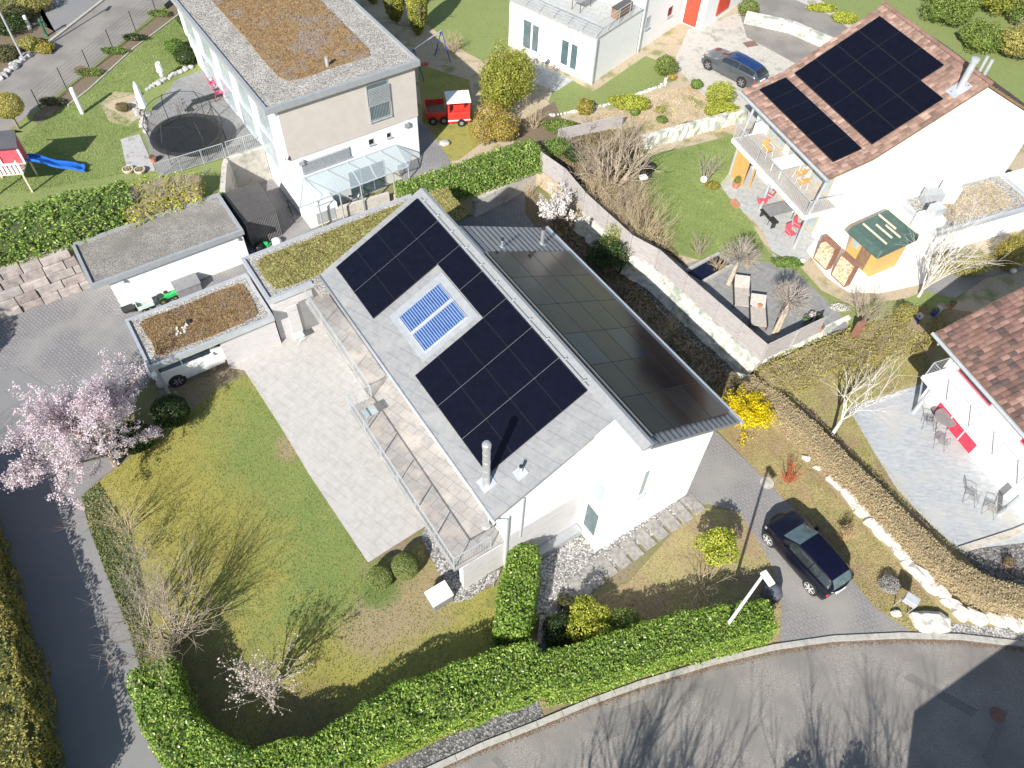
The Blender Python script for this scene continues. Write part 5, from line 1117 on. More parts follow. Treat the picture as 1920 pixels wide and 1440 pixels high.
for x,y,rx,ry,h,m,lb in [(1245,140,.85,.8,1.4,'leaf_mid','olive-green ball shrub at the corner of the white cubic house'),(1345,195,1.0,.8,1.6,'leaf_lime','yellow-green shrub in front of the grey estate car'),(1355,222,1.35,.7,1.1,'leaf_lime','wide flat yellow-green shrub above the balcony'),(1180,205,1.5,.7,1.0,'leaf_lime','long yellow-green shrub curving round the rock garden'),(1095,215,.6,.5,1.2,'leaf_gold','golden shrub on the lawn edge below the white house'),(1305,165,.45,.4,.6,'leaf_fresh','small bright green shrub beside the garden steps'),(1260,148,.3,.3,.4,'leaf_rust','small red-leaved plant at the lawn tip'),(1236,210,.3,.3,.35,'leaf_olive','round green cushion in the rock garden, upper one'),(1240,228,.35,.35,.35,'leaf_mid','round green cushion in the rock garden, lower one'),(1300,237,.8,.3,.25,'leaf_bed','dark brown cushion plants above the long pale wall'),(1190,215,.3,.3,.4,'leaf_fresh','green tuft left of the round cushions'),(1050,248,1.2,.6,.9,'leaf_mid','green shrub spilling over the fence top'),(1400,30,.9,.5,1.3,'leaf_mid','green shrub beside the access road at the top'),(1580,40,1.0,.7,.7,'leaf_lime','lime shrub patch beyond the access road'),(1540,20,1.2,.5,.5,'leaf_lime','low lime-green ground shrub at the top of the road bank')]:
    bush('shrub',P(x,y,Z),rx,ry,h,lb,m,int(3600*rx*ry+900),.055,.22)
for k,(x,y,r,h,m,lb) in enumerate([(1770,40,2.0,2.4,'leaf_mid','green thicket shrub at the top right, leftmost'),(1850,20,2.2,3.0,'leaf_thuja','olive thicket shrub at the top edge of the wild bank'),(1830,90,1.6,2.0,'leaf_mid','green thicket shrub in the middle of the wild bank'),(1900,110,1.8,2.4,'leaf_olive','olive thicket shrub behind the ridge of the tiled house'),(1915,40,2.0,2.6,'leaf_mid','green thicket shrub in the top right corner')]):
    bush('thicket_shrub',P(x,y,Z),r,r,h,lb,m,9500,.08,.45,group='thicket on the wild bank',clumps=6,spread=.9)
bare('bare_shrub',P(1895,30,Z),3.0,1.6,'grey leafless tree in the top right corner thicket','tree',stems=12,depth=3,mat='twig_grey',r=.04)
bare('bare_shrub',P(1900,95,Z),2.6,1.4,'grey leafless shrub above the vent pipes of the tiled house',stems=12,depth=3,mat='twig_grey',r=.03)
def rock(mb,c,rx,ry,rz,yaw):
    "angular quarry block: a skewed box with knocked-off corners"
    ca,sa=math.cos(yaw),math.sin(yaw); T=lambda x,y,z:(c[0]+x*ca-y*sa,c[1]+x*sa+y*ca,c[2]+z); j=lambda k:random.uniform(-k,k)
    lo=[];mi=[];tp=[]
    for sx,sy in ((-1,-.6),(-.5,-1),(.5,-1),(1,-.6),(1,.5),(.55,1),(-.45,1),(-1,.6)):
        a,b=sx*rx*(1+j(.16)),sy*ry*(1+j(.16)); lo.append(T(a,b,-.05)); mi.append(T(a*.98+j(.03),b*.98+j(.03),rz*(.62+j(.16)))); tp.append(T(a*.66+j(.06),b*.66+j(.06),rz*(1+j(.12))))
    mb.add(lo+mi+tp,[(i,(i+1)%8,8+(i+1)%8,8+i) for i in range(8)]+[(8+i,8+(i+1)%8,16+(i+1)%8,16+i) for i in range(8)]+[tuple(range(16,24))])
# rock garden border stones, long pale wall, wooden screen
def stonerow(name,L_,z,n,r,label,mat='stone_white',cat='rock border',hz=.6):
    pts=px(L_,z); mb=MB(); segs=list(zip(pts,pts[1:])); tot=sum((b-a).length for a,b in segs)
    for i in range(n):
        d=tot*(i+.5)/n
        for a,b in segs:
            l_=(b-a).length
            if d<=l_: break
            d-=l_
        c=a.lerp(b,d/l_)+Vector((random.gauss(0,r*.25),random.gauss(0,r*.25),0)); q=r*random.uniform(.7,1.25); stones(mb,(c.x,c.y,z),q*1.2,q*.85,q*hz,random.random()*3)
    o=mb.build(name,mat,bevel=.02); return tag(o,label,cat)
ORD=['first','second','third','fourth','fifth','sixth','seventh','eighth','ninth','tenth']
ROCKL=[ORD[i]+' white rock counted from the upper end of the row by the beech hedge' for i in range(10)]+['middle white rock of the row along the beech hedge']+[ORD[9-i]+' white rock counted from the right end of the row by the beech hedge' for i in range(10)]
for i,(x,y,r) in enumerate([(1510,860,.18),(1532,878,.16),(1556,900,.2),(1572,912,.26),(1592,930,.36),(1600,946,.3),(1622,962,.38),(1634,985,.33),(1652,1000,.4),(1672,1018,.36),(1690,1040,.38),(1706,1062,.33),(1722,1076,.4),(1742,1098,.38),(1764,1112,.35),(1782,1132,.33),(1800,1150,.36),(1830,1158,.4),(1862,1162,.36),(1895,1168,.4),(1918,1172,.35)]):
    mb=MB(); c=P(x,y); rock(mb,(c.x,c.y,0),r*random.uniform(1.0,1.35),r*random.uniform(.65,.9),r*random.uniform(.6,1.0),R_(-42)+random.uniform(-.4,.4)); o=mb.build('edge_rock','stone_white',bevel=.02)
    tag(o,ROCKL[i],'rock','white rocks edging the beech hedge')
stonerow('stone_border',[(1030,218),(1100,206),(1150,194),(1245,160),(1256,135)],Z,46,.13,'thin curving row of white stones round the lawn of the cubic house')
stonerow('stone_border',[(262,175),(250,200),(268,225),(275,250)],NWZ,14,.17,'pile of pale stones at the foot of the closed white parasol','stone_grey')
stonerow('stone_border',[(275,170),(300,155),(330,140),(360,125)],NWZ,18,.2,'brown stones banking the sunken patio','stone_grey')
stonerow('stone_border',[(0,150),(30,125),(60,102),(85,85)],NWZ,12,.3,'grey rocks beside the upper road next to the street lamp','stone_grey')
rubble([P(1425,250,0),P(1380,252,0),P(1290,272,0),P(1200,300,0)][::-1] if 0 else [P(1195,306,.0),P(1300,276,.0),P(1385,252,.0)],'long low pale wall between rock garden and neighbour lawn',z1=1.95,seed=9)
wallrun('garden_wall',[P(1560,95,Z),P(1480,60,Z),P(1395,42,Z)],Z,Z+.8,.5,'rubble','pale rubble bank between forecourt and access road',bat=.9)
def wallb(name,a,b,z0,z1,th,mat,parent): 
    t=(b-a).normalized(); n=Vector((t.y,-t.x,0))*th/2; U=lambda z:Vector((0,0,z)); a=Vector((a.x,a.y,0)); b=Vector((b.x,b.y,0))
    return MB().hexa([a+n+U(z0),b+n+U(z0),b-n+U(z0),a-n+U(z0)],[a+n+U(z1),b+n+U(z1),b-n+U(z1),a-n+U(z1)]).build(name,mat,parent)
sc=tag(empty('wooden_screen',P(1110,270,Z)),'weathered wooden garden screen lying between bare shrubs above the fence','screen')
wallb('board_panel',P(1045,265,Z),P(1165,238,Z),Z,Z+.9,.06,'wood_fence',sc)

# ---------------------------------------------------------------- grass blades that break up the lawns
lf('blade',(.17,.24,.05),(.29,.30,.07),(.44,.37,.16),.9,sc=.7)
lf('blade_green',(.16,.25,.06),(.26,.36,.10),(.40,.45,.18),.9,sc=.7)
lf('blade_dry',(.32,.32,.09),(.48,.40,.18),(.58,.45,.28),.9,sc=.7)
tufts('grass',LAWN,60000,.012,.03,'blade','yellow-green mown grass of the big garden lawn')
tufts('grass',SIDE,16000,.012,.032,'blade_dry','sparse dry grass between slab path and street hedge')
tufts('grass',px([(1340,800),(1440,905),(1520,990),(1640,1140),(1715,1186),(1790,1175),(1500,850),(1400,760)]),26000,.012,.032,'blade_dry','thin dry grass between driveway and rock edge')
tufts('grass',px([(1480,720),(1720,640),(1760,700),(1600,760),(1640,850),(1790,1030),(1560,830)]),16000,.012,.032,'blade','grass between brown hedge and grey patio')
tufts('grass',px([(1200,300),(1300,276),(1375,258),(1380,330),(1352,352),(1400,405),(1440,470),(1340,492),(1262,472),(1215,420)],Z),30000,Z+.012,.032,'blade_green','green mown grass of the neighbour lawn')
tufts('grass',px([(70,235),(170,165),(338,26),(380,110),(330,150),(262,175),(188,195),(268,240),(226,262),(240,325),(60,360),(0,360),(0,290)],NWZ),34000,NWZ+.012,.032,'blade_green','green grass of the playhouse garden')
lf('groundcover',(.17,.22,.09),(.26,.31,.14),(.38,.40,.24),.9,sc=.7)
tufts('path_edge_growth',px([(152,932),(185,905),(245,1000),(270,1100),(290,1220),(262,1250),(240,1180),(205,1090),(170,1000)]),9000,.012,.06,'groundcover','green ground cover between path and lawn shrubs','ground cover')
# ---------------------------------------------------------------- vehicles
def lerpa(xs,ys,x): return float(np.interp(x,xs,ys))
def car(name,label,rear,front,z,Lc,W,H,prof,paint,roofmat,wheel_r,wb,rimmat='rim',glassm='window_dark',flip=False,twotone=False,extras=()):
    """prof: stations (s 0..1 from nose to tail) of (s, hood/roof height, belt height, half width factor, top half width factor)"""
    c=(rear+front)/2; d=(front-rear); d.z=0; d.normalize(); rz=math.atan2(d.y,d.x)
    root=empty(name,Vector((0,0,0))); tag(root,label,'car'); O=Vector((0,0,0))
    S=[p[0] for p in prof]; n=44; m=20
    sm=lambda k,s: sum(lerpa(S,[p[k] for p in prof],min(1,max(0,s+o)))*w_ for o,w_ in((-.03,.25),(0,.5),(.03,.25)))
    zb=.2
    def surf(s,t):
        "t 0 (sill) .. 0.5 belt .. 0.62 glass top .. 1 centre line"
        top=sm(1,s)*H; belt=min(sm(2,s)*H,top-.002); w_=W/2*sm(3,s); wt=W/2*sm(4,s)
        endf=min(1,min(s,1-s)/.05); zbb=zb+(1-endf)*.12
        if t<.5:
            k=t/.5; y=w_*(.93+.07*math.sin(min(1,k*1.25)*math.pi*.9)); zz_=zbb+(belt-zbb)*k
        elif t<.66:
            k=(t-.5)/.16; y=w_*.955*(1-k)+wt*k; zz_=belt+(top-.05-belt)*k if top-belt>.06 else belt+(top-belt)*k*.6
        else:
            k=(t-.66)/.34; y=wt*(1-k); z1=(top-.05) if top-belt>.06 else belt+(top-belt)*.6; zz_=z1+(top-z1)*math.sin(k*math.pi/2)
        x=Lc/2-s*Lc
        rnd=.0
        if s<.06: rnd=(1-(s/.06))**2*.10*min(1,(abs(y)/(W/2))**2*2)
        if s>.95: rnd=-((s-.95)/.05)**2*.07*min(1,(abs(y)/(W/2))**2*2)
        return Vector((x-rnd*1.5,y*(1-.10*(1-endf)**2),zz_))
    mb=MB(); ss=[i/n for i in range(n+1)]; tt=[j/m for j in range(m+1)]
    g={}
    for sd_ in (1,-1):
        for i,s in enumerate(ss):
            for j,t in enumerate(tt):
                v=surf(s,t); g[(sd_,i,j)]=len(mb.v); mb.v.append((v.x,v.y*sd_,v.z))
        for i in range(n):
            for j in range(m):
                f=(g[(sd_,i,j)],g[(sd_,i+1,j)],g[(sd_,i+1,j+1)],g[(sd_,i,j+1)]); mb.f.append(f if sd_==-1 else f[::-1]); mb.t.append(.5)
    for i in (0,n):
        f=[g[(1,i,j)] for j in range(m+1)]+[g[(-1,i,j)] for j in range(m-1,-1,-1)]; mb.f.append(tuple(f if i==0 else f[::-1])); mb.t.append(.5)
    f=[g[(1,i,0)] for i in range(n+1)]+[g[(-1,i,0)] for i in range(n,-1,-1)]; mb.f.append(tuple(f)); mb.t.append(.5)
    mb.build('body',paint,root,smooth=True,org=O)
    def patch(pname,s0,s1,t0,t1,mat,both=False,off=.008,par=root,ns=10,nt=4,trim=None):
        o=[]
        for sd_ in ((1,-1) if both else (0,)):
            q=MB()
            rows=[]
            for i in range(ns+1):
                s=s0+(s1-s0)*i/ns; row=[]
                if sd_==0:
                    js=[(t,1) for t in np.linspace(t0,1,nt+1)]+[(t,-1) for t in np.linspace(1,t0,nt+1)[1:]]
                else: js=[(t,sd_) for t in np.linspace(t0,t1,nt+1)]
                for t,a in js:
                    v=surf(s,t); e=.004; du=surf(min(1,s+e),t)-surf(max(0,s-e),t); dv=surf(s,min(1,t+e))-surf(s,max(0,t-e)); nn=du.cross(dv)
                    if nn.length<1e-9: nn=Vector((0,0,1))
                    nn.normalize(); 
                    if nn.dot(v-Vector((v.x,0,.5)))<0: nn=-nn
                    v=v+nn*off; row.append(Vector((v.x,v.y*a,v.z)))
                rows.append(row)
            for i in range(ns):
                for j in range(len(rows[0])-1): q.add([rows[i][j],rows[i+1][j],rows[i+1][j+1],rows[i][j+1]],[(0,1,2,3)],.5)
            o.append(q.build(pname,mat,par,smooth=True,org=O))
        return o
    ws0,ws1,rf0,rf1,rw1=extras
    patch('windscreen',ws0+.015,ws1,.69,1,'window_green' if twotone else glassm,ns=8)
    patch('rear_window',rf1,rw1,.69,1,'window_green' if twotone else glassm,ns=6)
    patch('roof',ws1+.005,rf1-.005,.68,1,roofmat,ns=12)
    k=(ws0+ws1)/2; m_=(ws1+rf1)/2
    patch('side_window',k+.035,m_-.008,.53,.645,glassm,both=True,ns=6); patch('side_window',m_+.004,rf1+.01,.53,.645,glassm,both=True,ns=6)
    patch('headlight',.012,.075,.36,.47,'window_pale',both=True,ns=3); patch('taillight',.965,.99,.30,.44,'lamp_red',both=True,ns=3)
    for x in (wb/2+.02*Lc,-wb/2+.02*Lc):
        for sd_ in (1,-1):
            yy=sd_*(W/2-.10)
            ar=MB().tube((x,yy-sd_*.15,wheel_r+.01),(x,yy+sd_*.088,wheel_r+.01),wheel_r+.055,n=24); ar.build('wheel_arch','black',root,org=O)
            wo=Vector((x,yy,0)); wh=bpy.data.objects.new('wheel',None); wh.empty_display_size=.1; link(wh,root,wo)
            MB().lathe((0,0,0),[(wheel_r*.6,-.09),(wheel_r*.95,-.085),(wheel_r,-.05),(wheel_r,.05),(wheel_r*.95,.085),(wheel_r*.6,.09)],28).build('tyre','rubber',None,org=Vector((0,0,0)))
            ty=bpy.data.objects[-1] if 0 else [o_ for o_ in COL.objects if o_.name.startswith('tyre')][-1]
            ty=max((o_ for o_ in COL.objects if o_.name.startswith('tyre')),key=lambda o_:o_.name)
            me=ty.data; 
            for v in me.vertices: v.co=Vector((v.co.x,v.co.z,v.co.y))+Vector((x,yy+sd_*.022,wheel_r))-wo
            ty.parent=wh; ty.location=(0,0,0); ORG[ty]=wo
            rm=MB(); yo=yy+sd_*.118
            for a in range(6):
                an_=a*math.pi/3; p1=Vector((x+math.cos(an_)*.05,yo,wheel_r+math.sin(an_)*.05)); p2=Vector((x+math.cos(an_)*wheel_r*.68,yo-sd_*.012,wheel_r+math.sin(an_)*wheel_r*.68)); rm.tube(p1,p2,.04,n=4)
            rm.tube((x,yo-sd_*.03,wheel_r),(x,yo-sd_*.008,wheel_r),wheel_r*(.74 if not twotone else .8),n=24); rm.build('rim',rimmat,wh,org=wo)
    for sd_ in (1,-1): v=surf((ws0+ws1)/2+.03,.52); MB().box(F0,v.x-.1,v.x+.06,sd_*v.y,sd_*(v.y+.16),v.z,v.z+.11).build('mirror',paint,root,org=O,bevel=.02) if sd_>0 else MB().box(F0,v.x-.1,v.x+.06,-(v.y+.16),-v.y,v.z,v.z+.11).build('mirror',paint,root,org=O,bevel=.02)
    b=surf(.995,.3); MB().box(F0,-Lc/2-.02,-Lc/2+.06,-.26,.26,.62,.73).build('number_plate','plastic_white',root,org=O)
    root.location=Vector((c.x,c.y,z)); root.rotation_euler=(0,0,rz); return root
HB=[(0,.46,.44,.80,.5),(.06,.60,.57,.93,.6),(.16,.68,.62,.99,.7),(.26,.72,.655,1,.72),(.44,.985,.66,1,.66),(.6,1,.67,1,.64),(.8,.985,.69,.98,.62),(.92,.93,.71,.95,.6),(.985,.66,.64,.88,.66),(1,.50,.48,.82,.6)]
ES=[(0,.44,.42,.80,.5),(.05,.57,.54,.93,.65),(.14,.65,.60,.99,.74),(.28,.70,.64,1,.76),(.43,.985,.66,1,.62),(.58,1,.67,1,.62),(.8,.97,.68,.98,.60),(.92,.90,.69,.95,.60),(.985,.66,.64,.9,.70),(1,.50,.48,.84,.6)]
f_=P(1442,1013,.35); r_=P(1519,1102,.35)
# wheel centres on the near (left) side give the axis line; shift to the middle of the car
d=(f_-r_); d.z=0; d.normalize(); nn=Vector((-d.y,d.x,0)); 
if nn.dot(Vector((1,1,0)))<0: nn=-nn
m=(f_+r_)/2+nn*.84; 
car('parked_car','small black-and-dark-blue electric hatchback parked on the curved paver driveway',m-d*2.0-d*.06,m+d*2.0-d*.06,.022,4.0,1.78,1.58,HB,'paint_blue','paint_roofblack',.34,2.57,extras=(.235,.435,.44,.90,.975),twotone=True)
f_=P(1328,122,PC+.35); r_=P(1393,156,PC+.35); d=(f_-r_); d.z=0; d.normalize(); nn=Vector((-d.y,d.x,0))
if nn.y<0: nn=-nn
m=(f_+r_)/2+nn*.86
car('parked_car','metallic grey estate car with blue-tinted sunroof on the forecourt of the cubic house',m-d*2.5,m+d*2.42,PC+.02,4.93,1.86,1.47,ES,'paint_grey','sunroof',.35,2.94,extras=(.27,.42,.42,.90,.98),rimmat='plastic_grey')
q=FM.L(360,695,.35); 
car('parked_car','white car with black trim standing half under the timber carport',FM.W(-1.25,28.75),FM.W(3.55,28.75),.01,4.8,1.9,1.7,HB,'paint_white','paint_white',.37,2.85,extras=(.235,.435,.44,.90,.975),rimmat='plastic_grey')
# ---------------------------------------------------------------- street furniture and things of the main garden
lb=P(1347,1195); sl_=tag(empty('street_lamp',lb),'white street lamp with flat head rising out of the laurel hedge','street lamp')
MB().tube(lb,lb+Vector((0,0,6.1)),.075,.05,n=14).build('pole','plastic_white',sl_,smooth=False)
a=P(1430,1072,6.15); b_=P(1448,1098,6.1); t=(b_-a).normalized(); n=Vector((-t.y,t.x,0))*.15; U=Vector((0,0,.09))
MB().hexa([a-n,b_-n,b_+n,a+n],[a-n*.8+U,b_-n*.8+U,b_+n*.8+U,a+n*.8+U]).build('lamp_head','plastic_white',sl_,bevel=.03)
mb=MB(); c=P(1441,1118); stones(mb,(c.x,c.y,0),.42,.5,.62,.3,jit=.12); tag(mb.build('boulder','stone_dark',smooth=True),'dark blue-grey boulder at the end of the street hedge, below the lamp head','boulder')
mb=MB(); c=P(1742,1168); rock(mb,(c.x,c.y,0),.72,.44,.36,-.1); tag(mb.build('boulder','stone_white',bevel=.03),'big flat pale boulder on the lawn by the road','boulder')
mb=MB(); c=P(1680,1151); stones(mb,(c.x,c.y,0),.26,.18,.12,.2); tag(mb.build('stone','stone_white'),'small pale stone at the foot of the letterbox','stone')
c=P(1688,1143); lt=tag(empty('letterbox',c),'grey letterbox on two legs beside the driveway mouth','letterbox')
t=Vector((.78,-.55,0)); n=Vector((.55,.78,0))
A=[c-t*.28-n*.18,c+t*.28-n*.18,c+t*.28+n*.18,c-t*.28+n*.18]; U=lambda z:Vector((0,0,z))
MB().hexa([p+U(.85) for p in A],[A[0]+U(1.15),A[1]+U(1.15),A[2]+U(1.22),A[3]+U(1.22)]).build('box','metal_light',lt,bevel=.01)
for s_ in (-1,1): MB().hexa([c+t*.28*s_-n*.03+t*.0,c+t*.31*s_-n*.03,c+t*.31*s_+n*.03,c+t*.28*s_+n*.03],[p+U(.85) for p in (c+t*.28*s_-n*.03,c+t*.31*s_-n*.03,c+t*.31*s_+n*.03,c+t*.28*s_+n*.03)]).build('leg','metal_light',lt)
# white storage chest by the platform corner
q=FM.L(815,1112,0); st=tag(empty('storage_box',FM.W(q[0]+.4,q[1]+.1)),'white lidded storage box on the lawn at the corner of the timber wall','storage box')
u_,v_=FM.L(826,1118,.35)
MB().box(FM,u_-.5,u_+.42,v_-.32,v_+.36,0.02,.62).build('body','plastic_grey',st,bevel=.02); MB().hexa([FM.W(u_-.54,v_-.36,.60),FM.W(u_+.46,v_-.36,.60),FM.W(u_+.46,v_+.40,.60),FM.W(u_-.54,v_+.40,.60)],[FM.W(u_-.52,v_-.34,.68),FM.W(u_+.44,v_-.34,.68),FM.W(u_+.44,v_+.38,.74),FM.W(u_-.52,v_+.38,.74)]).build('lid','plastic_white',st,bevel=.02)
mf=tag(empty('garden_gate',P(912,1105)),'small open metal frame standing in the pebbles by the hedge','frame')
for x,y in ((897,1112),(925,1100)): MB().tube(P(x,y),P(x,y)+Vector((0,0,.75)),.02,n=6).build('post','galv',mf)
MB().tube(P(897,1112)+Vector((0,0,.7)),P(925,1100)+Vector((0,0,.7)),.018,n=6).build('crossbar','galv',mf)
mb=MB(); a=P(1016,1158); b_=P(1010,1212)
for i in range(5):
    p=a.lerp(b_,i/5); q=a.lerp(b_,(i+.92)/5); n=Vector((.09,0,0)); mb.hexa([p-n,q-n,q+n,p+n],[v+Vector((0,0,.28)) for v in(p-n,q-n,q+n,p+n)])
tag(mb.build('edging_stones','kerb'),'row of pale edging stones beside the shaded garden path','edging')
# mint side table by the grey door
c=P(562,635); ta=tag(empty('side_table',c),'small mint-green folding table in front of the annex door','table')
qq=FM.L(560,628,.55); MB().box(FM,qq[0]-.3,qq[0]+.25,qq[1]-.2,qq[1]+.2,.53,.56).build('tabletop','mint',ta)
for a_,b2 in ((-.25,-.17),(.2,-.17),(.2,.17),(-.25,.17)): MB().tube(FM.W(qq[0]+a_,qq[1]+b2,0),FM.W(qq[0]-a_*.6,qq[1]+b2,.53),.012,n=5).build('leg','mint',ta)
c=P(616,606); po=tag(empty('plant_pot',c),'stone plant pot with dry plants between annex door and balcony','plant pot')
MB().lathe(tuple(c),[(.2,0),(.28,.1),(.3,.38),(.24,.40),(.22,.34)],14).build('pot','wood_pale',po); V,Q,T=leaves(*ellip((c.x,c.y,.5),(.25,.25,.15),250),.05); bulk('plant',V,Q,T,'straw',po)
c=P(628,622); po=tag(empty('plant_pot',c),'low beige stone trough with brown plants under the balcony rail','plant pot')
MB().lathe(tuple(c),[(.3,0),(.36,.1),(.38,.28),(.3,.30),(.28,.25)],14,sx=1.2,sy=.8).build('pot','wood_pale',po); V,Q,T=leaves(*ellip((c.x,c.y,.35),(.4,.3,.12),350),.05); bulk('plant',V,Q,T,'leaf_litter',po)
# glass table on the balcony
c=P(693,778,2.3); ta=tag(empty('side_table',c),'small pale glass table on the far end of the balcony','table')
qq=FM.L(693,771,2.85); MB().box(FM,qq[0]-.32,qq[0]+.32,qq[1]-.25,qq[1]+.25,2.83,2.86).build('tabletop','window_pale',ta)
for a_ in (-.28,.28):
    for b2 in (-.2,.2): MB().tube(FM.W(qq[0]+a_,qq[1]+b2,2.3),FM.W(qq[0]+a_,qq[1]+b2,2.84),.014,n=5).build('leg','galv',ta)
# lane between garage and carport: black chest, toy tractor, barrow
u_,v_=FM.L(357,540,.3); ch=tag(empty('storage_chest',FM.W(u_,v_)),'dark grey storage chest against the white garage wall','storage box')
MB().box(FM,u_-.75,u_+.55,33.55,34.28,0.01,.55).build('body','plastic_grey',ch,bevel=.015); MB().hexa([FM.W(u_-.78,33.52,.55),FM.W(u_+.58,33.52,.55),FM.W(u_+.58,34.3,.6),FM.W(u_-.78,34.3,.6)],[FM.W(u_-.78,33.52,.60),FM.W(u_+.58,33.52,.60),FM.W(u_+.58,34.3,.72),FM.W(u_-.78,34.3,.72)]).build('lid','plastic_grey',ch)
def wheelset(par,pts,r,w_,mat='black',hub=None,ax=None):
    for p in pts:
        a=ax or FM.v; o=MB().tube(Vector(p)-a*w_/2,Vector(p)+a*w_/2,r,n=12).build('wheel',mat,par)
        if hub: MB().tube(Vector(p)-a*(w_/2+.01),Vector(p)+a*(w_/2+.01),r*.5,n=10).build('hub',hub,o)
u_,v_=FM.L(300,560,.2); tt=tag(empty('toy_tractor',FM.W(u_,v_)),'green toy pedal tractor with yellow hubs beside the garage','toy')
u_,v_=.95,33.85
wheelset(tt,[FM.W(u_,v_-.22,.2),FM.W(u_,v_+.22,.2)],.2,.1,'black','leaf_gold'); wheelset(tt,[FM.W(u_+.65,v_-.2,.13),FM.W(u_+.65,v_+.2,.13)],.13,.08,'black','leaf_gold')
MB().box(FM,u_-.1,u_+.85,v_-.13,v_+.13,.18,.42).build('body','plastic_green',tt,bevel=.03); MB().box(FM,u_-.15,u_+.1,v_-.15,v_+.15,.42,.5).build('seat','dark_metal',tt,bevel=.02); MB().lathe(tuple(FM.W(u_+.32,v_,.55)),[(.11,0),(.12,.02),(.11,.035)],12).build('steering_wheel','black',tt)
tr_=tag(empty('toy_trailer',FM.W(.1,33.9)),'pale green toy trailer coupled behind the toy tractor','toy')
MB().box(FM,-.35,.5,33.62,34.12,.2,.24).build('bed','fabric_tan',tr_); 
for a_ in ((-.35,.5,33.6,33.63),(-.35,.5,34.1,34.13),(-.36,-.33,33.6,34.13),(.48,.51,33.6,34.13)): MB().box(FM,*a_,.22,.45).build('side_board','mint',tr_)
wheelset(tr_,[FM.W(-.1,33.58,.12),FM.W(-.1,34.15,.12),FM.W(.22,33.58,.12),FM.W(.22,34.15,.12)],.12,.07,'black','leaf_gold')
wb_=tag(empty('wheelbarrow',FM.W(-.75,33.9)),'small dark wheelbarrow by the left corner of the garage wall','wheelbarrow')
MB().hexa([FM.W(-.95,33.75,.22),FM.W(-.55,33.75,.22),FM.W(-.55,34.05,.22),FM.W(-.95,34.05,.22)],[FM.W(-1.08,33.68,.45),FM.W(-.48,33.68,.45),FM.W(-.48,34.12,.45),FM.W(-1.08,34.12,.45)]).build('tray','dark_metal',wb_)
wheelset(wb_,[FM.W(-.42,33.9,.13)],.13,.06)
for v in (33.72,34.08): MB().tube(FM.W(-1.45,v,.5),FM.W(-.45,33.9,.16),.015,n=5).build('handle','galv',wb_)
# things by the tin shed
c=P(500,462); 
wc=tag(empty('watering_can',c),'bright green watering can in front of the dark metal shed','watering can'); MB().lathe(tuple(c),[(.14,0),(.15,.05),(.13,.28),(.05,.30)],12).build('body','plastic_green',wc); MB().tube(c+Vector((.12,0,.08)),c+Vector((.34,.05,.32)),.02,n=6).build('spout','plastic_green',wc); MB().path([c+Vector((-.1,0,.1)),c+Vector((-.24,0,.25)),c+Vector((-.05,0,.36))],.015,5).build('handle','plastic_green',wc)
c=P(520,458); sk_=MB(); stones(sk_,(c.x,c.y,0),.3,.26,.28,.4,jit=.15); tag(sk_.build('sack','fabric_white',smooth=True),'white filled sack leaning near the metal shed','sack')
c=P(487,470); wt=MB(); wt.lathe(tuple(c),[(.2,0),(.24,.05),(.25,.4),(.2,.44)],14); tag(wt.build('tub','black'),'black tub beside the green watering can','tub')
# bicycles
def bike(c,d,label,mat='dark_metal'):
    d=d.normalized(); up_=Vector((0,0,1)); root=tag(empty('bicycle',c),label,'bicycle'); sd_=d.cross(up_)
    R=.34; a=c+up_*R-d*.52; b=c+up_*R+d*.52
    for w_ in (a,b):
        s=MB(); k=22
        for i in range(k):
            t0,t1=2*math.pi*i/k,2*math.pi*(i+1)/k; s.tube(w_+d*math.cos(t0)*R+up_*math.sin(t0)*R,w_+d*math.cos(t1)*R+up_*math.sin(t1)*R,.02,n=5,cap=False)
        o=s.build('wheel','rubber',root); sp=MB()
        for i in range(10): t0=math.pi*i/5; sp.tube(w_,w_+d*math.cos(t0)*R+up_*math.sin(t0)*R,.004,n=3)
        sp.build('spokes','galv',o)
    bb=c+up_*.3-d*.08; st=c+up_*.82-d*.25; hd=c+up_*.80+d*.34
    MB().path([a,bb,hd,st,bb],.019,6).path([a,st],.012,5).path([b,hd,hd+up_*.14],.018,6).build('frame',mat,root)
    MB().box(F0,(st+up_*.12).x-.13,(st+up_*.12).x+.13,st.y-.06,st.y+.06,st.z+.1,st.z+.15).build('saddle','black',root); MB().tube(hd+up_*.14-sd_*.28,hd+up_*.14+sd_*.28,.014,n=6).build('handlebar','black',root); return root
bike(P(640,400),(P(690,372)-P(628,402)),'dark bicycle parked under the glass canopy nearest its left end')
bike(P(668,388),(P(712,362)-P(655,390)),'second bicycle leaning behind the dark one under the glass canopy','galv')
bike(P(548,405),Vector((.5,-1,0)),'bicycle in the shade against the white wall by the metal shed','green_paint')
# ---------------------------------------------------------------- upper left garden
Z2=NWZ
def parasol(x0,y0,x1,y1,lb,r=.14,z=Z2):
    c=P(x0,y0,z); h=None
    for k in range(60):
        q=c+Vector((0,0,k*.1)); 
        dd=q-CAMP; yy=720-FPX*dd.dot(UV)/dd.dot(fw)
        if yy<=y1: h=k*.1; break
    h=h or 2.4; root=tag(empty('parasol',c),lb,'parasol'); MB().tube(c,c+Vector((0,0,h)),.03,n=8).build('pole','galv',root)
    MB().lathe((c.x,c.y,c.z),[(.04,.45),(r*1.25,.6),(r,1.2),(r*.7,h-.3),(.03,h)],10).build('canopy','fabric_white',root); MB().lathe(tuple(c),[(.28,0),(.28,.06),(.06,.08)],12).build('base','stone_grey',root); return root
c=P(155,213,Z2); root=tag(empty('covered_post',c),'white sleeved post standing on the lawn by the wire fence','post'); MB().lathe(tuple(c),[(.1,0),(.12,.05),(.13,1.7),(.1,1.76)],12).build('cover','fabric_white',root)
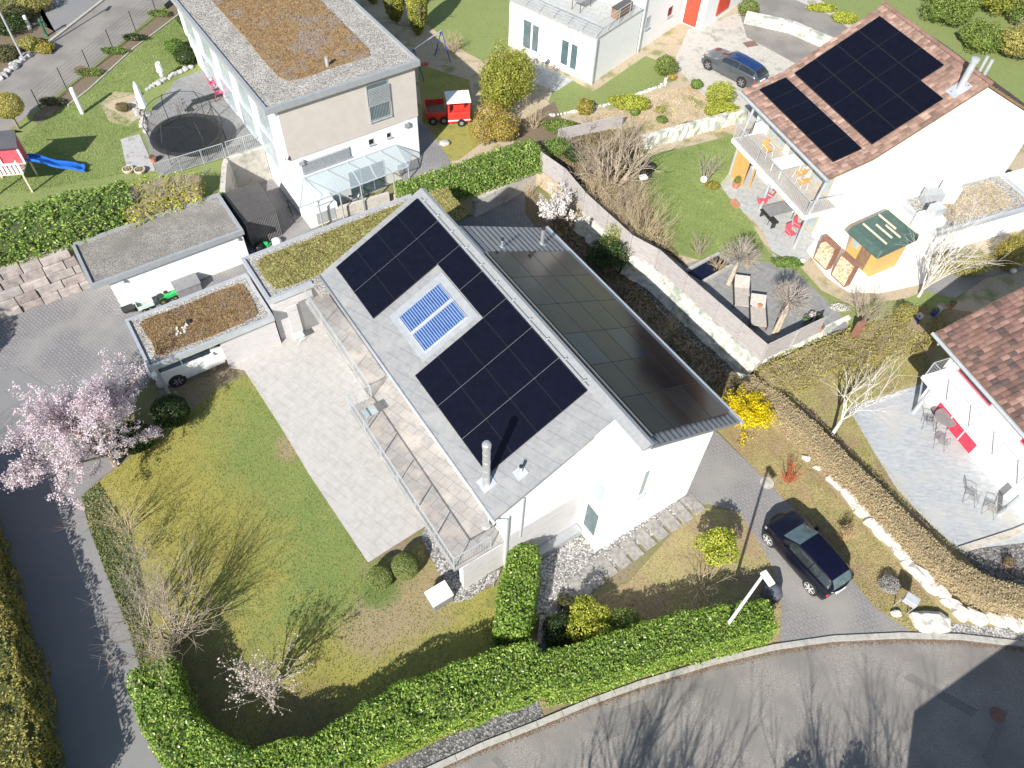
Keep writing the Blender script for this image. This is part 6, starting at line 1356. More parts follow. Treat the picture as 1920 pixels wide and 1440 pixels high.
parasol(275,216,255,155,'closed white parasol at the edge of the trampoline patio',.2)
parasol(306,150,301,136,'smaller closed white parasol near the house side of the patio',.16)
# trampoline
c=P(362,262,Z2); tr_=tag(empty('trampoline',c),'round black trampoline with tall safety net on the sunken patio','trampoline'); c0=P(350,252,Z2+.7); c0.z=Z2; RT=2.1
MB().lathe((c0.x,c0.y,c0.z),[(RT*.86,.70),(RT*.86,.72),(.02,.722)],36).build('jumping_mat','black',tr_)
MB().lathe((c0.x,c0.y,c0.z),[(RT*.87,.72),(RT*.93,.76),(RT,.75),(RT,.68),(RT*.87,.69)],36).build('edge_pad','dark_metal',tr_)
for i in range(6):
    a=i*math.pi/3+.3; p=c0+Vector((math.cos(a)*RT,math.sin(a)*RT,0)); MB().path([p,p+Vector((0,0,.9)),p+Vector((math.cos(a)*.1,math.sin(a)*.1,1.6)),c0+Vector((math.cos(a)*RT*.86,math.sin(a)*RT*.86,2.5))],.025,6).build('pole','dark_metal',tr_)
nt_=MB()
for i in range(72):
    a=i*math.pi/36; nt_.tube(c0+Vector((math.cos(a)*RT*.9,math.sin(a)*RT*.9,.75)),c0+Vector((math.cos(a+.02)*RT*.86,math.sin(a+.02)*RT*.86,2.4)),.0045,n=3,cap=False)
for z in (.95,1.2,1.45,1.7,1.95,2.2,2.4):
    for i in range(36): a=i*math.pi/18; b=a+math.pi/18; nt_.tube(c0+Vector((math.cos(a)*RT*.88,math.sin(a)*RT*.88,z)),c0+Vector((math.cos(b)*RT*.88,math.sin(b)*RT*.88,z)),.0045 if z<2.4 else .02,n=3,cap=False)
nt_.build('safety_net','net',tr_)
def table(name,c,L_,W_,H_,ang,lb,top,leg='dark_metal',cat='table',round_=False):
    root=tag(empty(name,c),lb,cat); F=Fr(ang); q=(c.dot(F.u),c.dot(F.v))
    if round_: MB().lathe((c.x,c.y,c.z+H_-.03),[(L_/2,0),(L_/2,.03)],24).build('tabletop',top,root)
    else: MB().box(F,q[0]-L_/2,q[0]+L_/2,q[1]-W_/2,q[1]+W_/2,c.z+H_-.04,c.z+H_).build('tabletop',top,root)
    for a in (-1,1):
        for b in (-1,1): p=F.W(q[0]+a*(L_/2-.1)*(.6 if round_ else 1),q[1]+b*(W_/2-.1)*(.6 if round_ else 1),c.z); MB().tube(p,p+Vector((0,0,H_-.04)),.022,n=6).build('leg',leg,root)
    return root
def chair(c,ang,lb,mat,frame='dark_metal',cat='chair',arms=True,name='garden_chair'):
    root=tag(empty(name,c),lb,cat); F=Fr(ang); u_,v_=c.dot(F.u),c.dot(F.v); z=c.z
    MB().hexa([F.W(u_-.22,v_-.22,z+.40),F.W(u_+.22,v_-.22,z+.40),F.W(u_+.22,v_+.22,z+.43),F.W(u_-.22,v_+.22,z+.43)],[F.W(u_-.22,v_-.22,z+.43),F.W(u_+.22,v_-.22,z+.43),F.W(u_+.22,v_+.22,z+.46),F.W(u_-.22,v_+.22,z+.46)]).build('seat',mat,root)
    MB().hexa([F.W(u_-.22,v_-.24,z+.46),F.W(u_+.22,v_-.24,z+.46),F.W(u_+.22,v_-.21,z+.46),F.W(u_-.22,v_-.21,z+.46)],[F.W(u_-.2,v_-.36,z+.92),F.W(u_+.2,v_-.36,z+.92),F.W(u_+.2,v_-.33,z+.92),F.W(u_-.2,v_-.33,z+.92)]).build('backrest',mat,root)
    for a in (-.23,.23):
        for b in (-.24,.22): MB().tube(F.W(u_+a*1.1,v_+b*1.2,z),F.W(u_+a,v_+b,z+.42),.013,n=5).build('leg',frame,root)
        if arms: MB().path([F.W(u_+a*1.12,v_+.22,z+.42),F.W(u_+a*1.15,v_+.2,z+.62),F.W(u_+a*1.1,v_-.05,z+.66),F.W(u_+a,v_-.3,z+.64)],.013,5).build('armrest',frame,root)
    return root
table('garden_table',P(372,195,Z2),2.2,1.0,.75,-37,'dark garden table behind the trampoline','plastic_grey')
chair(P(402,166,Z2),60,'pink garden chair against the white house, further from the trampoline','plastic_pink','plastic_pink')
chair(P(412,184,Z2),60,'pink garden chair against the white house, nearer the trampoline','plastic_pink','plastic_pink')
chair(P(345,215,Z2),140,'dark garden chair between table and trampoline','plastic_grey')
o=tag(empty('railing',P(360,312,Z2)),'galvanised railing along the edge of the trampoline patio','railing')
rail(o,[P(300,334,Z2+.0),P(424,296,Z2),],1.0,post=1.5,step=.11); rail(o,[P(430,293,Z2),P(492,274,Z2)],1.0,post=1.2,step=.11)
rr=tag(empty('railing',P(400,345)),'short handrail beside the steps behind the garage','railing'); rail(rr,[P(388,345,1.6),P(424,330,.9)],.9,post=.9,step=.12)
c=P(289,304,Z2); po=tag(empty('plant_pot',c),'terracotta pot at the left end of the patio railing','plant pot'); MB().lathe(tuple(c),[(.14,0),(.2,.3),(.22,.32),(.17,.33),(.15,.28)],12).build('pot','terracotta',po); V,Q,T=leaves(*ellip((c.x,c.y,c.z+.36),(.2,.2,.12),160),.04); bulk('plant',V,Q,T,'leaf_litter',po)
for x,y,lb in ((242,323,'dark planter bowl on the lawn above the laurel hedge, left one'),(264,324,'dark planter bowl on the lawn above the laurel hedge, right one')):
    c=P(x,y,Z2); po=tag(empty('plant_pot',c),lb,'plant pot'); MB().lathe(tuple(c),[(.2,0),(.3,.15),(.32,.26),(.26,.27),(.24,.2)],14).build('pot','wood_pale',po); V,Q,T=leaves(*ellip((c.x,c.y,c.z+.27),(.22,.22,.05),120),.04); bulk('soil',V,Q,T,'leaf_litter',po)
bush('dry_bush',P(232,207,Z2),.42,.4,.5,'small dry brown bush on the bare earth patch',mat='leaf_litter',N=1500,size=.04,rough=.15)
bush('round_tree',P(36,242,Z2),.95,.9,2.3,'round clipped yellow-green tree at the left edge by the wire fence','leaf_gold2',9000,.04,.05,'tree',trunk=.9,shell=.8)
bush('shrub',P(352,120,Z2),.7,.6,1.3,'dark green shrub against the white house above the patio','leaf_dark',3600,.055,.2)
bush('shrub',P(330,98,Z2),.7,.6,.9,'light green shrub left of the dark one against the white house','leaf_fresh',2800,.05,.2)
for k,(x,y,m,lb) in enumerate([(100,195,'leaf_bed','low dark plants along the wire fence, nearest the round tree'),(170,140,'leaf_mid','low green plants along the wire fence, near the manhole'),(215,100,'leaf_fresh','green perennials along the wire fence, middle'),(255,75,'leaf_dark','dark green plants with a pale stone along the wire fence'),(300,30,'leaf_mid','green plants at the top end of the wire fence bed')]):
    bush('bed_plants',P(x,y,Z2),.9,.35,.4,lb,m,1300,.05,.35,'plants')
# wire fence
wf=tag(empty('wire_fence',P(200,110,Z2)),'dark wire mesh fence with thin posts along the upper road','fence')
bp=[(78,207),(125,166),(170,132),(213,94),(255,59),(294,26),(330,-5)]
for x,y in bp: MB().tube(P(x,y,Z2),P(x,y,Z2)+Vector((0,0,1.45)),.03,n=6).build('post','dark_metal',wf)
s=MB()
for a,b in zip(bp,bp[1:]):
    p=P(*a,Z2);q=P(*b,Z2)
    for i in range(7): z=Vector((0,0,.1+i*.21)); s.tube(p+z,q+z,.005,n=3,cap=False)
    for i in range(16): e=p.lerp(q,i/16); s.tube(e,e+Vector((0,0,1.4)),.003,n=3,cap=False)
s.build('wire_mesh','dark_metal',wf)
# upper left corner: lamp, hydrant, post, shrubs
c=P(45,113,Z2); sl2=tag(empty('street_lamp',c),'tall grey street lamp pole in the top left corner','street lamp'); MB().tube(c,c+Vector((0,0,5.6)),.07,.05,n=10).build('pole','galv',sl2); MB().box(F0,c.x-.1,c.x+.1,c.y-.5,c.y+.1,c.z+5.6,c.z+5.72).build('lamp_head','galv',sl2)
c=P(88,68,Z2); hy=tag(empty('water_pump',c),'dark green cast iron post by the road in the top left corner','pump'); MB().lathe(tuple(c),[(.14,0),(.12,.1),(.09,.15),(.09,1.0),(.13,1.05),(.1,1.2),(.02,1.26)],12).build('column','green_paint',hy); MB().path([c+Vector((0,0,1.1)),c+Vector((.3,-.1,1.15)),c+Vector((.4,-.1,.8))],.03,6).build('spout','green_paint',hy)
c=P(57,55,Z2); wp=tag(empty('bollard',c),'white bollard among the shrubs of the top left corner','bollard'); MB().lathe(tuple(c),[(.12,0),(.12,.9),(.09,.98)],12).build('post','plastic_white',wp)
for x,y,rx,h,m,lb in [(40,40,1.0,1.0,'leaf_bed','brown-green shrub between bollard and pole in the top left corner'),(85,95,.7,.5,'leaf_gold','yellow low plants by the kerb in the top left corner'),(20,60,1.3,1.2,'leaf_dark','dark green shrub left of the street lamp pole'),(60,90,.8,.7,'leaf_olive','olive shrub behind the white bollard'),(15,110,1.0,.8,'leaf_bed','brownish low shrub above the grey rocks'),(70,20,1.1,1.3,'leaf_olive','olive shrub at the top left edge near the green post'),(20,10,1.4,1.5,'leaf_mid','green shrub filling the top left corner')]:
    bush('shrub',P(x,y,Z2),rx,rx*.9,h,lb,m,3400,.06,.3)
bare('bare_shrub',P(20,20,Z2),2.4,1.2,'tan bare shrub in the very top left corner',stems=14,depth=3,mat='twig_tan',r=.02)
# playhouse on stilts with blue slide
c=P(25,345,Z2); ph=tag(empty('playhouse',c),'red and white playhouse on stilts with dark roof at the left edge','playhouse'); FP=Fr(-14)
pu,pv=P(36,352,Z2).dot(FP.u),P(36,352,Z2).dot(FP.v); H0=Z2+1.35
for a in (-1.1,.75):
    for b in (-.55,1.0): MB().box(FP,pu+a,pu+a+.09,pv+b,pv+b+.09,Z2,H0+(1.3 if b>0 else .75)).build('stilt','wood_pale',ph)
MB().box(FP,pu-1.15,pu+.9,pv-.6,pv+1.15,H0-.08,H0).build('platform','wood_pale',ph)
MB().box(FP,pu-1.1,pu+.8,pv+.35,pv+.39,H0,H0+1.2).build('wall','corten' if 0 else 'fabric_red',ph); MB().box(FP,pu-1.1,pu+.8,pv+1.08,pv+1.12,H0,H0+1.2).build('wall','fabric_red',ph); MB().box(FP,pu+.8,pu+.84,pv+.35,pv+1.12,H0,H0+1.2).build('wall','fabric_red',ph)
for a in (-.35,.8): MB().box(FP,pu+a,pu+a+.1,pv+.28,pv+.35,H0,H0+1.25).build('corner_trim','plastic_white',ph)
MB().hexa([FP.W(pu-1.4,pv-.0,H0+1.15),FP.W(pu+1.05,pv-.0,H0+1.15),FP.W(pu+1.05,pv+.75,H0+1.75),FP.W(pu-1.4,pv+.75,H0+1.75)],[FP.W(pu-1.4,pv-.0,H0+1.21),FP.W(pu+1.05,pv-.0,H0+1.21),FP.W(pu+1.05,pv+.75,H0+1.82),FP.W(pu-1.4,pv+.75,H0+1.82)]).build('roof','roof_dark',ph)
MB().hexa([FP.W(pu-1.4,pv+.76,H0+1.75),FP.W(pu+1.05,pv+.76,H0+1.75),FP.W(pu+1.05,pv+1.5,H0+1.15),FP.W(pu-1.4,pv+1.5,H0+1.15)],[FP.W(pu-1.4,pv+.76,H0+1.82),FP.W(pu+1.05,pv+.76,H0+1.82),FP.W(pu+1.05,pv+1.5,H0+1.21),FP.W(pu-1.4,pv+1.5,H0+1.21)]).build('roof','roof_dark',ph)
s=MB()
for i in range(9): s.box(FP,pu-.95+i*.22,pu-.87+i*.22+.04,pv-.62,pv-.59,H0,H0+.62)
s.box(FP,pu-1.1,pu+.9,pv-.63,pv-.58,H0+.6,H0+.68); s.build('balustrade','plastic_white',ph)
a=P(52,298,H0-.1); b_=P(160,318,Z2+.12); t=(b_-a); t.z=0; t.normalize(); n=Vector((-t.y,t.x,0)); mb=MB(); K=14
for i in range(K):
    f0,f1=i/K,(i+1)/K
    def sp(f): q=a.lerp(b_,f); q.z=Z2+.15+(H0-.1-Z2-.15)*(1-f)**1.0*(1+.12*math.sin(f*9)) if f<.92 else Z2+.15+.02; return q
    p,q=sp(f0),sp(f1); U=Vector((0,0,.03)); W_=.22
    mb.hexa([p-n*W_,q-n*W_,q+n*W_,p+n*W_],[v+U for v in(p-n*W_,q-n*W_,q+n*W_,p+n*W_)])
    for sg in (-1,1): mb.hexa([p+n*sg*W_,q+n*sg*W_,q+n*sg*(W_+.05),p+n*sg*(W_+.05)],[v+Vector((0,0,.16)) for v in(p+n*sg*W_,q+n*sg*W_,q+n*sg*(W_+.05),p+n*sg*(W_+.05))])
mb.build('slide','plastic_blue',ph)
# ---------------------------------------------------------------- top middle: toy truck, swing, boulder, house number side
c=P(848,235,Z); tk=tag(empty('toy_truck',c),'big red wooden play truck with white cab roof on the lawn','toy'); FK=Fr(-12); 
ku,kv=c.dot(FK.u),c.dot(FK.v)+.45; ku+=.35
MB().box(FK,ku-.55,ku+.55,kv-.55,kv+.35,Z+.2,Z+.75).build('cab','plastic_red',tk,bevel=.02)
for a in (-.55,.47):
    for b in (-.55,.27): MB().box(FK,ku+a,ku+a+.08,kv+b,kv+b+.08,Z+.75,Z+1.3).build('post','plastic_red',tk)
MB().box(FK,ku-.6,ku+.6,kv-.6,kv+.42,Z+1.3,Z+1.36).build('cab_roof','plastic_white',tk); MB().box(FK,ku-.3,ku+.3,kv-.2,kv+.1,Z+.75,Z+1.0).build('seat','plastic_red',tk)
MB().box(FK,ku-.56,ku+.56,kv-.565,kv-.552,Z+.3,Z+.36).build('stripe','plastic_white',tk)
MB().box(FK,ku-1.55,ku-.6,kv-.2,kv+.95,Z+.3,Z+.36).build('load_bed','wood_brown',tk)
for a_ in ((-1.55,-.6,-.24,-.2),(-1.55,-.6,.95,.99),(-1.6,-1.55,-.24,.99)): MB().box(FK,ku+a_[0],ku+a_[1],kv+a_[2],kv+a_[3],Z+.2,Z+.62).build('side_board','plastic_red',tk)
wheelset(tk,[FK.W(ku-1.3,kv-.3,Z+.2),FK.W(ku-.75,kv-.3,Z+.2),FK.W(ku+.1,kv-.6,Z+.2),FK.W(ku-1.3,kv+1.02,Z+.2)],.2,.08,'black','plastic_grey',FK.v)
mb=MB(); c=P(834,270,Z); stones(mb,(c.x,c.y,Z),.4,.3,.14,.1,jit=.12); tag(mb.build('boulder','stone_grey',smooth=True),'flat grey boulder on the lawn between truck and laurel hedge','boulder')
c=P(800,150,Z); sw=tag(empty('swing_set',c),'blue metal swing frame with red seat in the shade of the beige house','swing')
a=P(776,92,Z+2.1); b_=a+Vector((1.6,2.6,0)); MB().tube(a,b_,.04,n=8).build('crossbar','galv',sw)
for p in (a,b_):
    for s_ in (-.7,.7): MB().tube(p,Vector((p.x+s_*.85,p.y-s_*.5,Z)),.035,n=7).build('leg','blue_paint',sw)
m=a.lerp(b_,.35); 
for k in (-.2,.2): MB().tube(m+(b_-a).normalized()*k,m+(b_-a).normalized()*k-Vector((0,0,1.6)),.01,n=4).build('rope','galv',sw)
MB().box(F0,m.x-.22,m.x+.22,m.y-.15,m.y+.15,Z+.5,Z+.56).build('seat','plastic_red',sw)
tk.scale=(1.3,1.3,1.3)
# terrace furniture of the cubic house
table('garden_table',FH.W(TU+2.6,TV+3.2,4.5),1.4,.9,.75,-52,'grey table on the roof terrace of the cubic house','plastic_grey')
q=FH.on(1170,40,1,TV+.6); bx_=tag(empty('bench_box',FH.W(q[0],TV+.7,4.5)),'dark brown slatted box bench on the roof terrace','bench'); MB().box(FH,TU+3.0,TU+4.7,TV+.35,TV+.95,4.51,5.15).build('body','wood_brown',bx_); MB().box(FH,TU+2.98,TU+4.72,TV+.33,TV+.97,5.152,5.2).build('lid','dark_metal',bx_)
for x,y,lb in ((1000,122,'white round bistro table leaning by the cubic house, left one'),(1016,128,'white round bistro table leaning by the cubic house, right one')): table('bistro_table',P(x,y,Z),.7,.7,.72,0,lb,'plastic_white','plastic_white',round_=True)
# ---------------------------------------------------------------- neighbour patio, right
table('garden_table',P(1455,408,Z),1.9,.95,.74,-24,'long dark grey dining table on the patio under the balcony','plastic_grey')
for x,y,a,lb in [(1424,388,0,'red garden chair left of the dining table'),(1437,377,-50,'red garden chair at the upper left corner of the dining table'),(1452,366,-60,'pale red chair behind the dining table, by the house wall'),(1478,448,150,'red garden chair at the lower end of the dining table'),(1493,434,130,'red garden chair at the lower right corner of the dining table')]: chair(P(x,y,Z),a,lb,'fabric_red','galv')
bn=tag(empty('garden_bench',P(1447,432,Z)),'dark bench along the near side of the dining table','bench'); q=F1.L(1450,428,Z); MB().box(F1,q[0]-.25,q[0]+.15,q[1]-.1,q[1]+1.3,Z+.42,Z+.47).build('seat','dark_metal',bn)
for b in (0,1.15): MB().box(F1,q[0]-.2,q[0]+.1,q[1]+b,q[1]+b+.05,Z,Z+.42).build('leg','dark_metal',bn)
BZ2=BZ+.02
table('balcony_table',F1.W(bu0+1.15,bv0+3.7,BZ2),1.5,1.0,.74,-24,'white table on the upper balcony','plastic_white','plastic_white')
chair(F1.W(bu0+1.2,bv0+2.2,BZ2),-24,'white balcony chair with ochre cushion near the front column','wood_honey','plastic_white'); chair(F1.W(bu0+1.6,bv0+2.9,BZ2),-24,'white balcony chair with ochre cushion beside the white table','wood_honey','plastic_white'); chair(F1.W(bu0+1.0,bv0+5.4,BZ2),150,'white balcony chair with ochre cushion at the far end','wood_honey','plastic_white')
def ball(x,y,z,r,lb):
    c=P(x,y,z); root=tag(empty('ball_lamp',c),lb,'garden lamp'); MB().lathe((c.x,c.y,c.z+.05),[(r*math.sin(t),r-r*math.cos(t)) for t in [k*math.pi/10 for k in range(11)]],18).build('globe','plastic_white',root,smooth=True); MB().tube(c,c+Vector((0,0,.08)),.06,n=8).build('base','dark_metal',root)
ball(1318,343,Z,.22,'white ball lamp at the bed beside the neighbour lawn'); ball(1502,493,Z,.13,'small white ball lamp among the plants by the light patio'); ball(1808,504,Z,.2,'white ball lamp under the birch branches'); ball(1896,512,Z,.19,'white ball lamp in the dark bed at the right edge')
# parasol base (white), panel, grill, nest box
c=P(1378,355,Z); gr=tag(empty('garden_screen',c),'upright honey-coloured screen under the balcony end','screen'); q=F1.L(1385,345,Z); MB().box(F1,q[0]-.05,q[0]+.05,q[1]-.3,q[1]+.9,Z,Z+1.9).build('board','wood_honey',gr); MB().box(F1,q[0]+.35,q[0]+.4,q[1]-.6,q[1]-.5,Z,Z+1.9).build('post','wood_honey',gr)
c=P(1378,352,Z); po=tag(empty('plant_pot',c),'terracotta pot with grass below the balcony end','plant pot'); MB().lathe(tuple(c),[(.16,0),(.25,.35),(.27,.38),(.2,.39)],12).build('pot','terracotta',po); V,Q,T=leaves(*ellip((c.x,c.y,c.z+.6),(.22,.22,.25),240),.07,aspect=.15); bulk('plant',V,Q,T,'leaf_grass_green',po)
c=P(1406,322,Z); gq=tag(empty('kettle_grill',c),'small dark kettle grill on the patio','grill'); MB().lathe((c.x,c.y,c.z+.5),[(.05,0),(.25,.1),(.28,.22),(.22,.36),(.05,.42)],14).build('bowl','dark_metal',gq)
for a in range(3): MB().tube(c+Vector((.1*math.cos(a*2.1),.1*math.sin(a*2.1),.5)),c+Vector((.25*math.cos(a*2.1),.25*math.sin(a*2.1),0)),.012,n=5).build('leg','galv',gq)
c=P(1377,385,Z); po=tag(empty('plant_pot',c),'terracotta trough at the left corner of the patio','plant pot'); MB().box(F1,c.dot(F1.u)-.15,c.dot(F1.u)+.15,c.dot(F1.v)-.3,c.dot(F1.v)+.3,Z,Z+.25).build('pot','terracotta',po)
c=P(1200,362,Z); nb_=tag(empty('bird_house',c),'white bird house on a post beside the tan shrub','bird house'); MB().tube(c,c+Vector((0,0,1.1)),.03,n=6).build('post','wood_pale',nb_); MB().box(F1,c.dot(F1.u)-.22,c.dot(F1.u)+.22,c.dot(F1.v)-.16,c.dot(F1.v)+.16,Z+1.1,Z+1.25).build('box','plastic_white',nb_)
c=P(1208,330,Z); bq_=tag(empty('covered_grill',c),'black covered barbecue at the top of the neighbour lawn','grill'); MB().lathe((c.x,c.y,c.z),[(.3,0),(.38,.2),(.40,.75),(.28,.95),(.06,1.0)],10,sx=1.2,sy=.8).build('cover','black',bq_); 
wheelset(bq_,[(c.x+.42,c.y,c.z+.1)],.1,.05,'rubber')
# pond
pd=px([(1290,512),(1345,482),(1368,498),(1318,528)],Z); MB().prism([(p.x,p.y) for p in pd],Z+.0,Z+.10).build('pond_water','water')['kind']='structure'
for o_ in [COL.objects[-1]]: o_.name='water'
for (a_,b2,lb) in (((1286,510),(1347,478),'upper pale stone edge of the dark pond'),((1316,532),(1372,500),'lower pale stone edge of the dark pond')):
    o=wallrun('pond_edge',[P(*a_,Z),P(*b2,Z)],Z,Z+.2,.16,'kerb',lb)
# loungers
def lounger(x,y,ang,lb,pot=False):
    c=P(x,y,Z+.02); root=tag(empty('sun_lounger',c),lb,'lounger'); F=Fr(ang); u_,v_=c.dot(F.u),c.dot(F.v); z=c.z
    for a in (-.47,.40): MB().box(F,u_+a,u_+a+.07,v_-1.0,v_+1.0,z+.25,z+.36).build('side_frame','dark_metal',root)
    MB().box(F,u_-.40,u_+.40,v_-1.0,v_+.35,z+.28,z+.34).build('seat','fabric_tan',root); MB().hexa([F.W(u_-.40,v_+.35,z+.28),F.W(u_+.40,v_+.35,z+.28),F.W(u_+.40,v_+1.0,z+.6),F.W(u_-.40,v_+1.0,z+.6)],[F.W(u_-.40,v_+.33,z+.34),F.W(u_+.40,v_+.33,z+.34),F.W(u_+.40,v_+.97,z+.66),F.W(u_-.40,v_+.97,z+.66)]).build('backrest','fabric_tan',root)
    for a in (-.45,.42):
        for b in (-.95,.9): MB().box(F,u_+a,u_+a+.06,v_+b,v_+b+.06,z,z+.25).build('leg','dark_metal',root)
lounger(1388,556,6,'dark-framed lounger with tan cushion nearer the pond'); lounger(1418,592,6,'dark-framed lounger with tan cushion nearer the deck corner')
c=P(1424,575,Z+.38); tag(MB().lathe(tuple(c),[(.08,0),(.14,.1),(.15,.12),(.1,.13)],12).build('bowl','terracotta'),'terracotta bowl lying on the second lounger','bowl')
# hut, racks, stele, pots
FG=Fr(-30); c=P(1665,500,Z); hu=tag(empty('garden_hut',c),'honey-coloured wooden garden hut under a dark green tarpaulin roof','hut')
g0=FG.L(1628,520,Z); A=(g0[0],g0[1]); 
MB().box(FG,A[0],A[0]+2.0,A[1],A[1]+2.0,Z,Z+1.95).build('wall','wood_honey',hu); MB().box(FG,A[0]-.03,A[0],A[1]+.5,A[1]+1.2,Z+.1,Z+1.8).build('door','wood_brown',hu)
MB().box(FG,A[0]-.04,A[0]-.03,A[1]+1.35,A[1]+1.85,Z+.95,Z+1.45).build('window','window_pale',hu)
rf_=MB(); rf_.hexa([FG.W(A[0]-.55,A[1]-.25,Z+1.75),FG.W(A[0]+2.3,A[1]-.25,Z+2.0),FG.W(A[0]+2.3,A[1]+2.2,Z+2.0),FG.W(A[0]-.55,A[1]+2.2,Z+1.75)],[FG.W(A[0]-.35,A[1]-.15,Z+2.2),FG.W(A[0]+2.25,A[1]-.2,Z+2.45),FG.W(A[0]+2.25,A[1]+2.15,Z+2.45),FG.W(A[0]-.35,A[1]+2.1,Z+2.2)]); ro_=rf_.build('roof','tarp_green',hu,bevel=.08)
for i,(du,l0,l1) in enumerate(((.15,.1,1.9),(.7,.3,1.5),(1.1,.1,1.2),(1.35,.7,2.0),(2.1,-.1,2.0))):
    z=Z+2.25+.25*(du+.35)/2.6; MB().hexa([FG.W(A[0]+du-.03,A[1]+l0,z),FG.W(A[0]+du+.04,A[1]+l0,z),FG.W(A[0]+du+.04,A[1]+l1,z),FG.W(A[0]+du-.03,A[1]+l1,z)],[FG.W(A[0]+du-.03,A[1]+l0,z+.07),FG.W(A[0]+du+.04,A[1]+l0,z+.08),FG.W(A[0]+du+.04,A[1]+l1,z+.08),FG.W(A[0]+du-.03,A[1]+l1,z+.07)]).build('batten','wood_pale',ro_)
def rack(x,y,lb):
    c=P(x,y,Z); root=tag(empty('firewood_rack',c),lb,'firewood rack'); u_,v_=c.dot(FG.u),c.dot(FG.v); D=.4;W_=1.1;H_=1.6
    for b in ((0,W_,0,.04),(0,W_,H_-.04,H_)): MB().box(FG,u_,u_+D,v_+b[0],v_+b[1],Z+b[2],Z+b[3]).build('frame_panel','corten',root)
    for b in (0,W_-.04): MB().box(FG,u_,u_+D,v_+b,v_+b+.04,Z+.04,Z+H_-.04).build('frame_panel','corten',root)
    s=MB()
    for i in range(10):
        for j in range(11 if x<1570 else 14):
            cc=FG.W(u_+.03+random.uniform(0,.04),v_+.09+i*.105,Z+.1+j*.105); 
            if cc.z>Z+H_-.1: continue
            s.tube(cc,cc+FG.u*.32,.05,n=5)
    s.build('logs','logs',root)
rack(1548,508,'rusty steel firewood rack, left one of the pair before the hut'); rack(1582,540,'rusty steel firewood rack, right one of the pair before the hut')
c=P(1600,632,Z); tag(MB().box(F1,c.dot(F1.u)-.18,c.dot(F1.u)+.2,c.dot(F1.v)-.12,c.dot(F1.v)+.12,Z,Z+1.15).build('steel_stele','corten',bevel=.01),'rusty brown steel stele at the end of the rubble wall','sculpture')
for i,(x,y,m,pm,r,lb) in enumerate([(1508,608,'leaf_grass_green','plastic_grey',.16,'potted plant left in the cluster behind the turning fence'),(1522,618,'straw','wood_brown',.18,'potted dry plant, lowest in the cluster behind the turning fence'),(1532,604,'leaf_fresh','dark_metal',.17,'potted bright green plant in the cluster behind the turning fence'),(1518,600,'blossom_bud','blue_paint',.15,'potted pale flowers in a blue pot in the cluster by the fence'),(1535,622,'leaf_litter','terracotta',.15,'reddish clay trough on the rubble wall'),(1718,602,'blossom_white','blue_paint',.17,'blue pot with white flowers below the birch'),(1748,592,'leaf_bed','blue_paint',.16,'second blue pot right of the white-flowered one'),(1758,584,'blossom_bud','plastic_white',.17,'cream pot behind the second blue pot'),(1780,578,'leaf_bed','terracotta',.15,'brown pot in the shade right of the cream pot'),(1885,1060,'leaf_bed','wood_brown',.22,'round planter bowl on the dark gravel at the right edge')]):
    z=Z if y<1000 else 0; c=P(x,y,z); po=tag(empty('plant_pot',c),lb,'plant pot'); MB().lathe(tuple(c),[(r*.7,0),(r,.28),(r*1.05,.32),(r*.8,.33)],12).build('pot',pm,po); V,Q,T=leaves(*ellip((c.x,c.y,c.z+.42),(r*1.2,r*1.2,.16),180),.04); bulk('plant',V,Q,T,m,po)
# ---------------------------------------------------------------- lower right patio
pt=px([(1590,765),(1722,722),(1760,700),(1990,900),(1990,1010),(1800,1032),(1745,985),(1680,915),(1640,850)],0)
sheet('patio',pt,.03,'slab_h2')
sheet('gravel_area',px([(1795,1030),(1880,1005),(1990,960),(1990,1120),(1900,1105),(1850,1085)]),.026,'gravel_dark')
wallrun('kerb_wall',[P(1798,1033),P(1900,1000),P(1960,975)],0,.12,.3,'concrete','low concrete edge between grey patio and dark gravel')
def mesh_chair(x,y,ang,lb):
    c=P(x,y,.03); root=tag(empty('wire_chair',c),lb,'chair',None); F=Fr(ang); u_,v_=c.dot(F.u),c.dot(F.v); z=c.z; K=9
    s=MB()
    for i in range(K):
        a=-.22+.44*i/(K-1); s.path([F.W(u_+a,v_+.22,z+.44),F.W(u_+a,v_-.2,z+.42)],.006,4).path([F.W(u_-.22,v_+a,z+.43),F.W(u_+.22,v_+a,z+.43)],.006,4)
    s.build('seat','plastic_grey',root); s=MB()
    for i in range(K):
        a=-.2+.4*i/(K-1); hh=.92-.12*(a/.2)**2; s.tube(F.W(u_+a,v_-.21,z+.45),F.W(u_+a,v_-.34,z+hh),.006,n=4)
    s.path([F.W(u_+a_,v_-.34,z+.92-.12*(a_/.2)**2) for a_ in (-.2,-.1,0,.1,.2)],.012,5); s.build('backrest','plastic_grey',root)
    for a in (-.22,.22):
        for b in (-.22,.22): MB().tube(F.W(u_+a*1.15,v_+b*1.25,z),F.W(u_+a,v_+b,z+.43),.012,n=5).build('leg','plastic_grey',root)
        MB().path([F.W(u_+a,v_+.2,z+.43),F.W(u_+a*1.15,v_+.18,z+.62),F.W(u_+a*1.15,v_-.1,z+.66),F.W(u_+a,v_-.28,z+.62)],.011,5).build('armrest','plastic_grey',root)
mesh_chair(1738,800,100,'wire-mesh chair left of the round patio table'); mesh_chair(1760,836,20,'wire-mesh chair below the round patio table'); mesh_chair(1818,940,120,'wire-mesh chair, left of the lone pair on the patio'); mesh_chair(1853,962,-60,'wire-mesh chair, right of the lone pair on the patio')
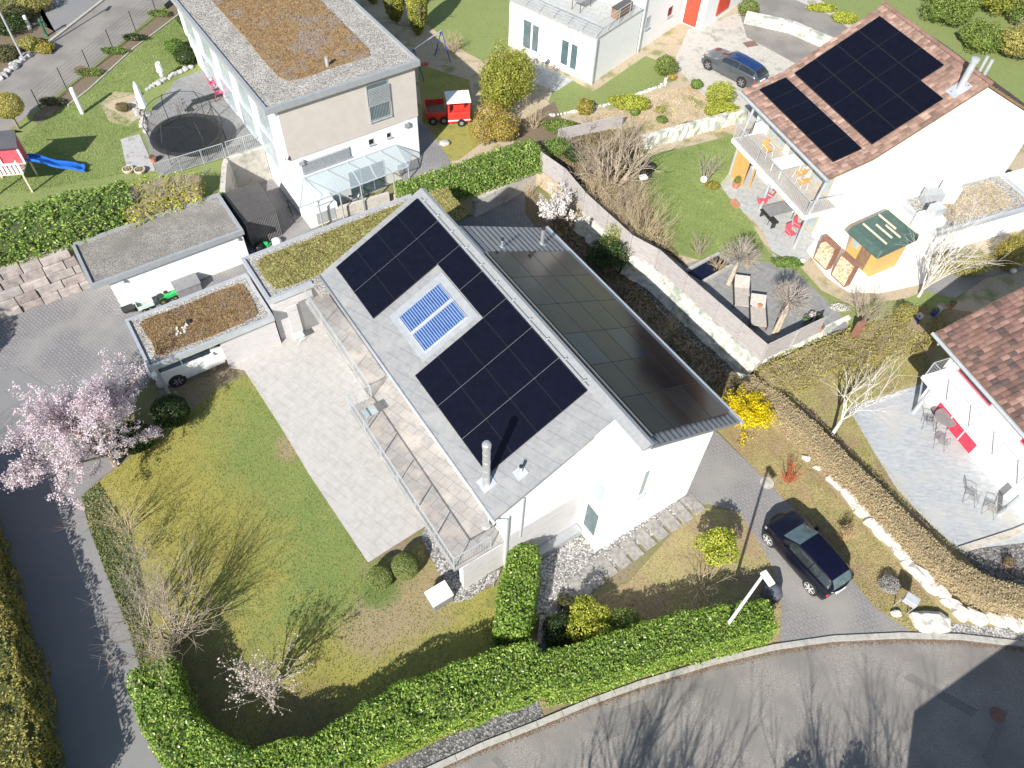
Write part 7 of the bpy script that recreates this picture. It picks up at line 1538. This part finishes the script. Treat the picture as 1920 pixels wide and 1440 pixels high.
table('round_table',P(1762,798,.03),1.1,1.1,.72,0,'round wire-mesh table on the grey patio','plastic_grey','plastic_grey',round_=True)
# ---------------------------------------------------------------- trees and hedges outside the frame whose shadows are in the picture
def offtree(x,y,h,w_,lb,stems=7,r=.09,dp=3,seed=0): return bare('bare_tree',(x,y,0),h,w_,lb,'tree',stems=stems,depth=dp,mat='bark',r=r*1.35,kids_=3,trunk=(h*.22,r*1.6),up=.12,ang=.33,shr=.75)
offtree(1.0,-3.4,9.6,2.6,'leafless tree across the road casting the left group of branch shadows',7,.12,4)
offtree(2.5,-3.0,10.2,2.4,'leafless tree across the road, second from the left',6,.12,4)
offtree(4.4,-3.2,8.8,2.2,'leafless tree across the road, third from the left',7,.09,4)
offtree(9.6,-3.0,9.4,1.7,'leafless tree across the road, next to the house corner',7,.10,4)
offtree(10.7,-3.4,9.9,1.5,'second leafless tree close to the corner of the house across the road',6,.10,4)
offtree(11.8,-4.2,12.0,1.8,'tall leafless tree across the road with a fan of fine twigs',10,.06,4)
for i,(x,y,h) in enumerate([(8.2,1.6,3.4),(9.6,1.9,3.9),(10.6,1.7,3.5),(11.7,2.0,4.1)]): bush('clipped_shrub',(x,y,0),.8,.6,h,['conical shrub across the road, first from the left','conical shrub across the road, second from the left','conical shrub across the road, third from the left','conical shrub across the road, fourth from the left'][i],'leaf_dark',3500,.1,.1,shell=.4)
for i,(x,y,h) in enumerate([(-110,1050,4.2),(-95,1190,4.2),(-80,1330,4.2),(-70,1450,4.2),(-60,1560,4.2),(-130,920,4.2)]):
    c=P(x,y); bare('bare_tree',c,h,1.6,'thin-branched leafless tree behind the olive hedge, number %s from the pink tree'%['two','three','four','five','six','one'][i],'tree',stems=6,depth=3,mat='twig',r=.02,kids_=3,up=.3,ang=.25)
for i,(x,y,h) in enumerate([(-300,830,7.5),(-230,810,5.5)]):
    bush('dark_conifer',P(x,y),1.5,1.5,h,['dark conifer left of the frame shading the path','smaller dark conifer left of the frame'][i],'leaf_dark',6000,.12,.15,'tree')
